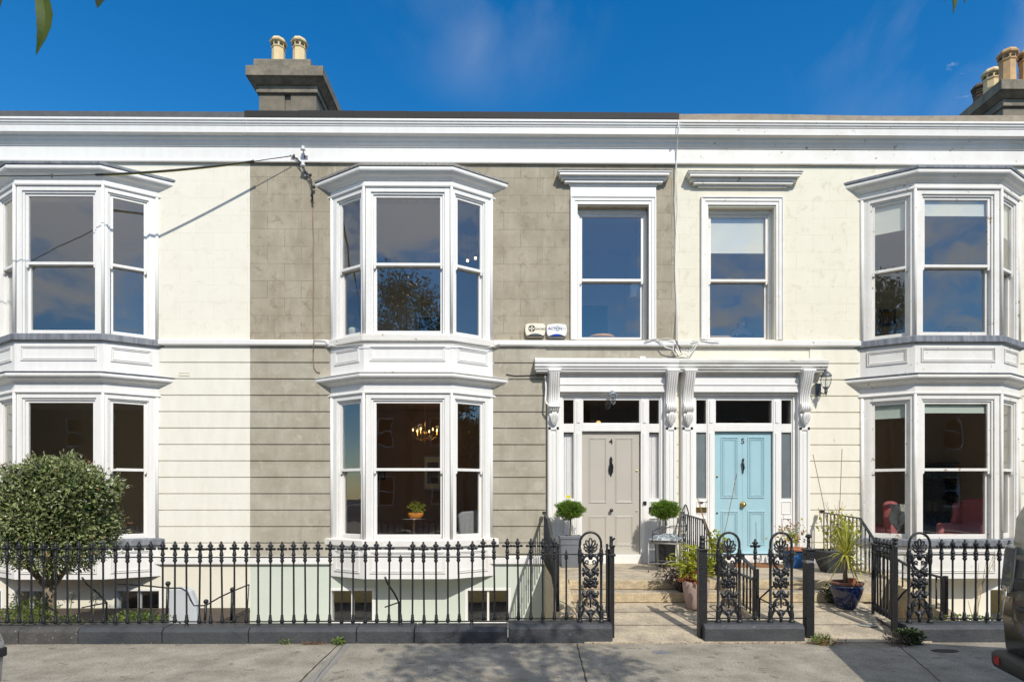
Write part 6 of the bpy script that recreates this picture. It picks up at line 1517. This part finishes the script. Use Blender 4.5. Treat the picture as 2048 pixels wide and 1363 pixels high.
# lamp and orange shade in the window over door 4
xl, z_ = W(1272, 582, 11.2); g_ = empty('pendant_lamp', (xl, 11.2, 7.1), 'white drum lampshade hanging behind the right edge of the window over door 4', 'lamp'); mb = MB(); mb.lathe([(.10, .15), (.105, .15), (.125, -.14), (.12, -.14)], (xl, 11.2, z_), 20, cap=False); obj('lamp_shade', mb, M['china'], g_, smooth=True); mb = MB(); mb.tube([(xl, 11.2, z_+.15), (xl, 11.2, 7.12)], .004, 5); obj('flex', mb, M['cable'], g_)
xl, z_ = W(1203, 672, 10.75); g_ = empty('table_lamp', (xl, 10.75, 4.0), 'orange domed shade just above the sill of the window over door 4', 'lamp'); mb = MB(); mb.lathe([(.26, 0), (.22, .04), (.12, .065), (.001, .07)], (xl, 10.75, z_-.05), 24); obj('lamp_shade', mb, mat('orange_shade', (.75, .36, .05), .5), g_, smooth=True); mb = MB(); mb.tube([(xl, 10.75, 3.81), (xl, 10.75, z_-.03)], .012, 8); mb.lathe([(.10, 0), (.09, .02), (.01, .03)], (xl, 10.75, 3.81), 16); obj('stand', mb, M['brass'], g_)
xd = WX(1187, 13.6); g_ = empty('inner_door', (xd, 13.6, 3.81), 'blue inner door with pale frame deep in the room over door 4', 'door'); mb = MB(); T, ln = frame((xd-.4, 13.62), (xd+.42, 13.62)); mb.ring(T, 0, ln, 3.81, 6.0, .1, 0, .03, tb=0); obj('frame', mb, M['white'], g_); mb = MB(); mb.box(.1, ln-.1, 0, .015, 3.81, 5.9, T); obj('leaf', mb, mat('petrol_paint', (.06, .16, .22), .5), g_)
# person at the desk behind window over door 5
yp = 11.15; xp, zp = W(1484, 652, yp)
mb = MB(); me = bpy.data.meshes.new('person'); bmv = [(xp-.02, yp+.03, zp-.62), (xp-.02, yp+.02, zp-.38), (xp-.015, yp, zp-.14), (xp, yp-.01, zp-.05), (xp+.01, yp-.02, zp+.0), (xp+.015, yp-.03, zp+.07), (xp-.20, yp, zp-.17), (xp-.27, yp-.05, zp-.42), (xp-.20, yp-.25, zp-.50), (xp+.17, yp, zp-.17), (xp+.23, yp-.06, zp-.42), (xp+.16, yp-.26, zp-.50), (xp-.12, yp-.1, zp-.66), (xp-.15, yp-.5, zp-.64), (xp+.09, yp-.1, zp-.66), (xp+.12, yp-.5, zp-.64), (xp-.15, yp-.52, zp-1.08), (xp+.12, yp-.52, zp-1.08), (xp+.0, yp-.09, zp+.02)]
ed = [(0, 1), (1, 2), (2, 3), (3, 4), (4, 5), (2, 6), (6, 7), (7, 8), (2, 9), (9, 10), (10, 11), (0, 12), (12, 13), (0, 14), (14, 15), (13, 16), (15, 17)]
rad = [.15, .14, .13, .055, .085, .09, .06, .045, .03, .06, .045, .03, .085, .06, .085, .06, .045, .045]
bmv = bmv[:18]; me.from_pydata([(a-xp, b-yp, c-(3.9)) for a, b, c in bmv], ed, [])
po = bpy.data.objects.new('person', me); C.objects.link(po); po.location = (xp, yp, 3.9); BASE['person'] = Vector((xp, yp, 3.9))
sk = po.modifiers.new('skin', 'SKIN'); sv = me.skin_vertices[0].data if me.skin_vertices else None
if sv is None:
    bm = bmesh.new(); bm.from_mesh(me); bm.verts.layers.skin.verify(); bm.to_mesh(me); bm.free(); sv = me.skin_vertices[0].data
for i, r_ in enumerate(rad): sv[i].radius = (r_, r_*.85); sv[i].use_root = (i == 0)
po.modifiers.new('sub', 'SUBSURF').levels = 2; po.modifiers['sub'].render_levels = 2
me.materials.append(mat('skin_in_shade', (.42, .27, .2), .6)); tag(po, 'person in dark clothes sitting low behind the window over door 5', 'person')
mb = MB(); mb.ball((xp+.012, yp+.01, zp+.055), .108, 14, .95, 1, 1.05); obj('hair', mb, mat('dark_hair', (.03, .022, .018), .7), po, smooth=True)
sh = MB(); sh.lathe([(.20, 0), (.19, .2), (.21, .36), (.15, .46), (.07, .50)], (xp-.018, yp+.01, zp-.64), 18, 1, .8)
for s in (-1, 1): sh.tube([(xp+s*.13, yp, zp-.20), (xp+s*.235, yp-.03, zp-.36), (xp+s*.24, yp-.08, zp-.46), (xp+s*.19, yp-.24, zp-.50)], [.085, .07, .06, .05], 12)
obj('jacket', sh, mat('navy_jacket', (.03, .035, .05), .8), po, smooth=True)
mb = MB(); mb.box(WX(1418, 10.62), WX(1458, 10.62), 10.58, 10.66, W(0, 671, 10.62)[1]-.02, W(0, 671, 10.62)[1]+.02); mb2 = mb; tag(obj('wooden_box', mb2, mat('pale_wood', (.5, .33, .17), .6, var=.2), None, bevel=.004), 'strip of pale wood on the inner sill of the window over door 5', 'wooden box')
xs_ = WX(705, 10.9); armchair('white chair back at the left pane of the upper middle bay', WX(690, 11.0), 11.0, R(-100), M['blind'], .75, 3.81, 'armchair', False)

SUVX, SUVY, SUVR = 3.37, 2.86, -15
SILX, SILY = -3.635, 4.42
# ================================================================== cars
def car(label, M_body, x, y, rot, L_, Wd, H, style):
    """x,y: corner reference; local: a along the length (rear = 0), b across (0 = far side), z up"""
    g_ = empty('parked_car', (x, y, -.12), label, 'car')
    c, s = math.cos(rot), math.sin(rot)
    def T(a, b, z): return (x+a*c-b*s, y+a*s+b*c, z-.12)
    def yy(z):    # tumblehome: how far the side leans in
        if z < .9*H/1.8: return .03*max(0, (.5-z))
        return .03+(z-.9*H/1.8)*(.07 if style == 'suv' else .17)
    if style == 'suv':
        side = [(.10, .38), (.02, .55), (.0, .80), (.02, 1.02), (.04, 1.20), (.06, 1.55), (.22, 1.86), (.55, 2.18), (1.0, 2.30), (1.5, 2.33), (2.6, 2.25), (3.05, 1.90), (3.55, 1.28), (4.5, 1.16), (4.72, 1.0), (4.78, .6), (4.70, .36), (4.3, .30), (.5, .30)]  # roof beyond view made taller so its shadow reaches the plinth
        cuts_ = 1.12; wheels = (.86, 3.78); wr = .38
    else:
        side = [(.12, .35), (.02, .55), (.0, .75), (.06, .95), (.25, 1.05), (.65, 1.38), (.95, 1.46), (2.0, 1.50), (2.5, 1.42), (3.1, 1.02), (3.9, .88), (4.12, .74), (4.20, .55), (4.18, .42), (4.0, .26), (.3, .26)]
        cuts_ = .98; wheels = (.75, 3.35); wr = .31
    # body as a stack of cross sections: rings inset towards the sides to round the corners
    insets = [(0.0, .10), (.03, .05), (.10, .012), (.22, .0)]
    bm_ = MB(); rings = []
    n = len(side); cxm = sum(p[0] for p in side)/n; czm = .9
    stations = [(0.0, .08), (.025, .03), (.10, .0)]
    bs = [(b_, ins) for b_, ins in stations]+[(Wd-b_, ins) for b_, ins in stations[::-1]]
    for (b_, ins) in bs:
        ring = []
        for (a, z) in side:
            da = ins if a < cxm else -ins
            near = min(a, max(p[0] for p in side)-a)
            k = max(0, 1-near/.6)
            zz = z-(ins*.5 if z > 1.0 else 0)
            t = yy(z); bb = b_*(Wd-2*t)/Wd+t
            ring.append(T(a+da*k*1.3, bb, zz))
        rings.append(ring)
    vs = [p for r_ in rings for p in r_]; fs = []
    for i in range(len(rings)-1):
        for j in range(n): fs.append((i*n+j, i*n+(j+1) % n, (i+1)*n+(j+1) % n, (i+1)*n+j))
    fs.append(tuple(range(n))); fs.append(tuple((len(rings)-1)*n+j for j in range(n))[::-1])
    bm_.add(vs, fs); obj('body', bm_, M_body, g_, bevel=.02, segs=3, smooth=True, auto=50)
    gm = mat('car_glass', (.006, .010, .012), .06, spec=.35); rub = mat('black_trim', (.02, .02, .022), .55, bump=.3, bscale=200)
    # wheels
    for a in wheels:
        for b_, o_ in ((.0, -1), (Wd, 1)):
            bc = b_-o_*.12
            wl = MB(); prof = [(wr*.62, -.11), (wr*.92, -.11), (wr, -.08), (wr, .08), (wr*.92, .11), (wr*.62, .11)]
            wl.lathe(prof, (0, 0, 0), 28); wl.v = [T(a+p[0], bc+p[2], wr+p[1]) for p in wl.v]; wo = obj('wheel', wl, mat('tyre', (.02, .02, .02), .85), g_, smooth=True, auto=40)
            rm = MB(); rm.lathe([(.05, -.09), (wr*.15, -.095), (wr*.62, -.10), (wr*.62, .10), (.05, .09)], (0, 0, 0), 20); rm.v = [T(a+p[0], bc+p[2], wr+p[1]) for p in rm.v]; obj('rim', rm, mat('alloy', (.45, .45, .47), .3, metal=.9), wo, smooth=True, auto=40)
            ar = MB(); ar.prism([(a+wr*1.16*math.cos(t_), max(.05, wr+wr*1.16*math.sin(t_))) for t_ in [PI*i/12 for i in range(13)]], lambda p, q, r_: T(p, q, r_), (-.012 if o_ < 0 else Wd-.03), (.03 if o_ < 0 else Wd+.012)); obj('wheel_arch', ar, rub, g_)
    # side windows
    for b_, o_ in ((0, -1), (Wd, 1)):
        if style == 'suv': wins = ([(.42, 1.22), (.55, 1.66), (1.25, 1.72), (1.25, 1.20)], [(1.33, 1.20), (1.33, 1.73), (2.2, 1.74), (2.2, 1.19)], [(2.28, 1.19), (2.28, 1.74), (2.85, 1.70), (3.3, 1.28), (3.3, 1.18)])
        else: wins = ([(.65, 1.0), (.9, 1.32), (1.3, 1.36), (1.3, .99)], [(1.38, .99), (1.38, 1.37), (2.1, 1.38), (2.1, .97)], [(2.18, .97), (2.18, 1.37), (2.5, 1.33), (2.95, 1.0), (2.95, .95)])
        for w_ in wins:
            mb = MB(); vs = []
            for off in (-.004, .010):
                for (a, z) in w_:
                    t = yy(z); bb = (t-off) if o_ < 0 else (Wd-t+off)
                    vs.append(T(a, bb, z))
            k = len(w_); mb.add(vs, [tuple(range(k)), tuple(range(2*k-1, k-1, -1))]+[(i, (i+1) % k, k+(i+1) % k, k+i) for i in range(k)]); obj('side_window', mb, gm, g_)
    return g_, T, rub, gm
M['car_dark'] = mat('dark_bronze_car_paint', (.012, .0105, .009), .3, metal=.0, coat=.45)
M['car_silver'] = mat('silver_car_paint', (.42, .43, .44), .25, metal=.7, coat=.8)
g_, T, rub, gm = car('dark bronze off road car parked at the right edge, seen from its rear corner', M['car_dark'], SUVX, SUVY, R(SUVR), 4.8, 1.92, 1.93, 'suv')
Tn = T
# rear: bumper, tail lamp, rear glass, plate, badge (across axis runs 0 -> -Wd in world since near side is negative)
mb = MB(); mb.prism([(-.03, .38), (-.055, .40), (-.055, .49), (-.03, .52), (.3, .52), (.3, .36)], lambda a, w_, b: T(a, w_, b), .03, 1.89); obj('rear_bumper', mb, rub, g_, bevel=.05, segs=4, smooth=True, auto=50)
mb = MB()
for b0, b1 in ((1.90, 1.70), (.02, .22)):
    mb.box(.005, .12, min(b0, b1), max(b0, b1), .80, .0+1.18, T)
o_ = None
for b0, b1 in ((.03, .20), (1.72, 1.89)):
    m_ = MB(); m_.add([T(.008, b0, .98), T(.008, b1, .98), T(.042, b1, 1.34), T(.042, b0, 1.34), T(.2, b0, .98), T(.2, b1, .98), T(.3, b1, 1.34), T(.3, b0, 1.34)], [(0,1,2,3),(4,7,6,5),(0,4,5,1),(1,5,6,2),(2,6,7,3),(3,7,4,0)]); obj('tail_lamp', m_, mat('smoked_lamp', (.16, .15, .15), .08, coat=1, var=.5, scale=25), g_, bevel=.02, segs=3)
m_ = MB(); m_.add([T(.036, .2, 1.24), T(.036, 1.74, 1.24), T(.172, 1.68, 1.78), T(.172, .24, 1.78), T(.2, .2, 1.24), T(.2, 1.74, 1.24), T(.4, 1.64, 1.78), T(.4, .28, 1.78)], [(0,1,2,3),(4,7,6,5),(0,4,5,1),(1,5,6,2),(2,6,7,3),(3,7,4,0)]); obj('rear_window', m_, gm, g_)
m_ = MB(); m_.box(-.015, .05, 1.62-1.3, 1.62, .86, .90, T); m_.box(-.012, .04, 1.15, 1.65, 1.02, 1.10, T); obj('tailgate_trim', m_, rub, g_, bevel=.01)
m_ = MB(); m_.box(-.02, .03, .98, 1.50, .70, .81, T); pl_ = obj('number_plate', m_, M['plastic_w'], g_, bevel=.004)
m_ = MB(); m_.box(-.023, -.0195, 1.44, 1.495, .705, .805, T); obj('blue_band', m_, mat('plate_blue', (.01, .05, .35), .4), pl_)
m_ = textmb('SNE', .06, lambda a, b, c_: T(-.002-b, 1.82-a, .985+c_), .004, align='LEFT'); obj('badge', m_, M['chrome'], g_)
m_ = textmb('SMET', .05, lambda a, b, c_: T(-.006-b, 1.82-a, .915+c_), .004, align='LEFT'); obj('badge', m_, M['chrome'], g_)
m_ = MB(); m_.box(-.06, -.04, 1.74, 1.82, .42, .48, T); obj('reflector', m_, mat('red_reflector', (.4, .01, .01), .2), g_)
m_ = MB(); [m_.tube([T(1.0, b_, 2.28), T(1.1, b_, 2.38), T(2.5, b_, 2.38), T(2.55, b_, 2.22)], .018, 8) for b_ in (.25, 1.67)]; obj('roof_rail', m_, rub, g_, smooth=True)
g_, T, rub, gm = car('silver car at the left edge with only its front bumper corner in view', M['car_silver'], SILX-4.2, SILY-1.7, 0, 4.2, 1.7, 1.5, 'hatch')
m_ = MB(); m_.prism([(4.1, .28), (4.19, .34), (4.21, .66), (4.17, .76), (3.9, .78), (3.9, .28)], lambda a, w_, b: T(a, w_, b), .03, 1.67); obj('front_bumper', m_, M['car_silver'], g_, bevel=.05, segs=4, smooth=True, auto=50)
m_ = MB(); m_.box(4.0, 4.217, .1, 1.66, .56, .63, T); obj('rub_strip', m_, rub, g_, bevel=.012)
for b0, b1 in ((.06, .42), (1.28, 1.68)):
    m_ = MB(); m_.add([T(4.17, b0, .66), T(4.17, b1, .66), T(4.10, b1, .80), T(4.10, b0, .80), T(3.95, b0, .66), T(3.85, b1, .66), T(3.8, b1, .82), T(3.9, b0, .82)], [(0,1,2,3),(4,7,6,5),(0,4,5,1),(1,5,6,2),(2,6,7,3),(3,7,4,0)]); obj('headlight', m_, mat('lamp_glass', (.5, .5, .5), .05, coat=1), g_, bevel=.02, segs=3)

# ================================================================== the other side of the street (seen in the panes)
g_ = empty('terraced_house', (-3, -15, 0), 'brown brick terrace across the street, visible as a reflection in the lower windows', 'house')
brick = ashlar('brown_brick', (.20, .12, .075), (.15, .09, .06), (.25, .22, .18), .22, .075, 0, 0, .008)
wins = [(x_-.5, x_+.5, z0, z0+1.7) for x_ in range(-28, 30, 3) for z0 in (1.0, 4.4)]
mb = MB(); mb.grid(-90, 90, -.1, 7.4, wins, -15, -15.4); obj('wall', mb, brick, g_)
mb = MB(); mb.add([(-90, -14.9, 7.4), (90, -14.9, 7.4), (90, -18.5, 10.0), (-90, -18.5, 10.0), (-90, -22, 7.4), (90, -22, 7.4)], [(0,1,2,3), (3,2,5,4)]); rf_ = obj('roof', mb, M['slate'], g_, norm=False)
for x_ in (-70, -52, -38, -24, -14, -7.2, 4, 15, 26, 40, 55, 70): mb = MB(); mb.box(x_-.9, x_+.9, -18.9, -18.0, 9.2, 11.3); mb.box(x_-1, x_+1, -19, -17.9, 11.3, 11.5); obj('chimney', mb, brick, rf_)
mb = MB(); mb.box(-90, 90, -21, -15.4, -.1, 7.3); obj('rear_wall', mb, M['room_dark'], g_)
for k, w_ in enumerate(wins):
    mb = MB(); T_, ln = frame((w_[1], -15.1), (w_[0], -15.1)); mb.ring(T_, 0, ln, w_[2], w_[3], .06, -.05, .0); mb.box(.06, ln-.06, -.03, 0, (w_[2]+w_[3])/2-.02, (w_[2]+w_[3])/2+.02, T_); obj('window', mb, M['white'], g_)
mb = MB(); mb.box(-100, 100, -15.0, -6.0, -.3, 0.0); struct('far_pavement', mb, M['pave'])
def big_tree(label, base, h_, cr, crz, n, size, seed, name='street_tree', hang=None, cc=None):
    g_ = empty(name, base, label, 'tree'); x, y, z = base; cc = cc or (x, y, z+h_-crz)
    rn = random.Random(seed); mb = MB(); mb.tube([(x, y, z), (x+.1, y, z+h_*.3), (cc[0], cc[1], cc[2])], [.22, .17, .08], 10)
    tips = []
    for i in range(16):
        v = Vector((rn.gauss(0, 1), rn.gauss(0, 1), rn.gauss(.2, .7))).normalized(); p = Vector(cc)+Vector((v.x*cr, v.y*cr, v.z*crz))*.8; q = Vector((x+.1, y, z+h_*.35)).lerp(Vector(cc), rn.random()); m_ = q.lerp(p, .5)+Vector((0, 0, .15)); mb.tube([q, m_, p], [.07, .04, .012], 6); tips.append(p)
    obj('trunk', mb, M['bark_d'], g_, smooth=True)
    cl = [tuple(t_) for t_ in tips]+[cc]
    bl_ = [blob(t_, cr*.42, cr*.42, crz*.38, 2, .9, .3, seed+k) for k, t_ in enumerate(cl)]
    obj('crown', leaves(n, lambda r: r.choice(bl_)(r), size, 2.0, seed, .3, .3, .3), L_tree, g_, norm=False)
    return g_
L_tree = leafmat('street_tree_leaf', (.05, .085, .015), (.10, .11, .02), .35, .35, .4)
big_tree('leafy tree far along the street on the right, mirrored in the side panes', (34, -10, 0), 10, 3.2, 3.2, 3500, .3, 6)
big_tree('leafy tree far along the street on the left, mirrored in the side panes', (-44, -9, 0), 10, 3.2, 3.2, 3500, .3, 7)
big_tree('broad leafy tree across the street, mirrored in the upper middle bay', (-4.6, -8, 0), 11.6, 2.7, 2.7, 9000, .16, 5)
tr = big_tree('leafy street tree whose hanging leaves cross the top of the view', (3.6, -3.2, 0), 6.9, 1.15, .9, 2600, .12, 9, cc=(2.25, -.75, 5.75))
# twigs with hanging leaves near the top of the view
def hleaf(mb, base, ln, wd, dirv, side, bend, seed):
    rn = random.Random(seed); n = 12; d = Vector(dirv).normalized(); s = Vector(side); s = (s-d*s.dot(d)).normalized(); nn = d.cross(s); b = Vector(base); vs = []; fs = []
    for i in range(n+1):
        t_ = i/n; w_ = wd*math.sin(PI*min(1, t_**.75*.97+.03))*(1+.05*((i % 2)*2-1)); p = b+d*ln*t_+s*bend*math.sin(t_*PI)*ln+nn*.06*ln*math.sin(t_*2.4)
        vs += [tuple(p-s*w_+nn*w_*.35), tuple(p), tuple(p+s*w_+nn*w_*.35)]
    for i in range(n): fs += [(3*i, 3*i+1, 3*i+4, 3*i+3), (3*i+1, 3*i+2, 3*i+5, 3*i+4)]
    mb.add(vs, fs)
L_hang = leafmat('hanging_leaf', (.13, .20, .02), (.07, .11, .015), .3, .5, 0, 14)
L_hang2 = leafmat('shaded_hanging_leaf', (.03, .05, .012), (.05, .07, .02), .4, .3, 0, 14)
def P3(px, py, Y): a = W(px, py, Y); return Vector((a[0], Y, a[1]))
Yl = 1.35
def hang(px, py, px2, py2, wd, bend, m, k):
    a = P3(px, py, Yl); b = P3(px2, py2, Yl); mb = MB(); hleaf(mb, a, (b-a).length, wd, b-a, (1, .35, 0), bend, k); o_ = obj('hanging_leaf', mb, m, tr, norm=False); sm = o_.modifiers.new('s', 'SOLIDIFY'); sm.thickness = .0004
    return a
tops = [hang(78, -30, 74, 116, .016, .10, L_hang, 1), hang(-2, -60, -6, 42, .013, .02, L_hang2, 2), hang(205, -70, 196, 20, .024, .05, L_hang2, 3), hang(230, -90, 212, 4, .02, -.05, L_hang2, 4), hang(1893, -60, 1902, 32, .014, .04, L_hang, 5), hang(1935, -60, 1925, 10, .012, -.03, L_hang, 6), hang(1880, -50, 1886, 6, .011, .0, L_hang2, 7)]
mb = MB(); rt = Vector((2.7, -1.9, 5.2))
mb.tube([rt, Vector((1.2, -.6, 4.4)), Vector((.2, .6, 3.6)), Vector((-.6, 1.2, 3.2)), P3(120, -140, Yl), P3(0, -120, Yl)], [.03, .02, .014, .009, .005, .003], 6)
mb.tube([rt, Vector((1.9, -.5, 4.4)), Vector((1.4, .8, 3.4)), P3(1930, -120, Yl), P3(1890, -90, Yl)], [.03, .018, .010, .004, .003], 6)
for t_ in tops[:4]: mb.tube([P3(max(0, 60), -128, Yl) if t_.x < -.9 else P3(150, -135, Yl), t_], .0022, 5)
for t_ in tops[4:]: mb.tube([P3(1905, -100, Yl), t_], .002, 5)
obj('branch', mb, M['bark_d'], tr)
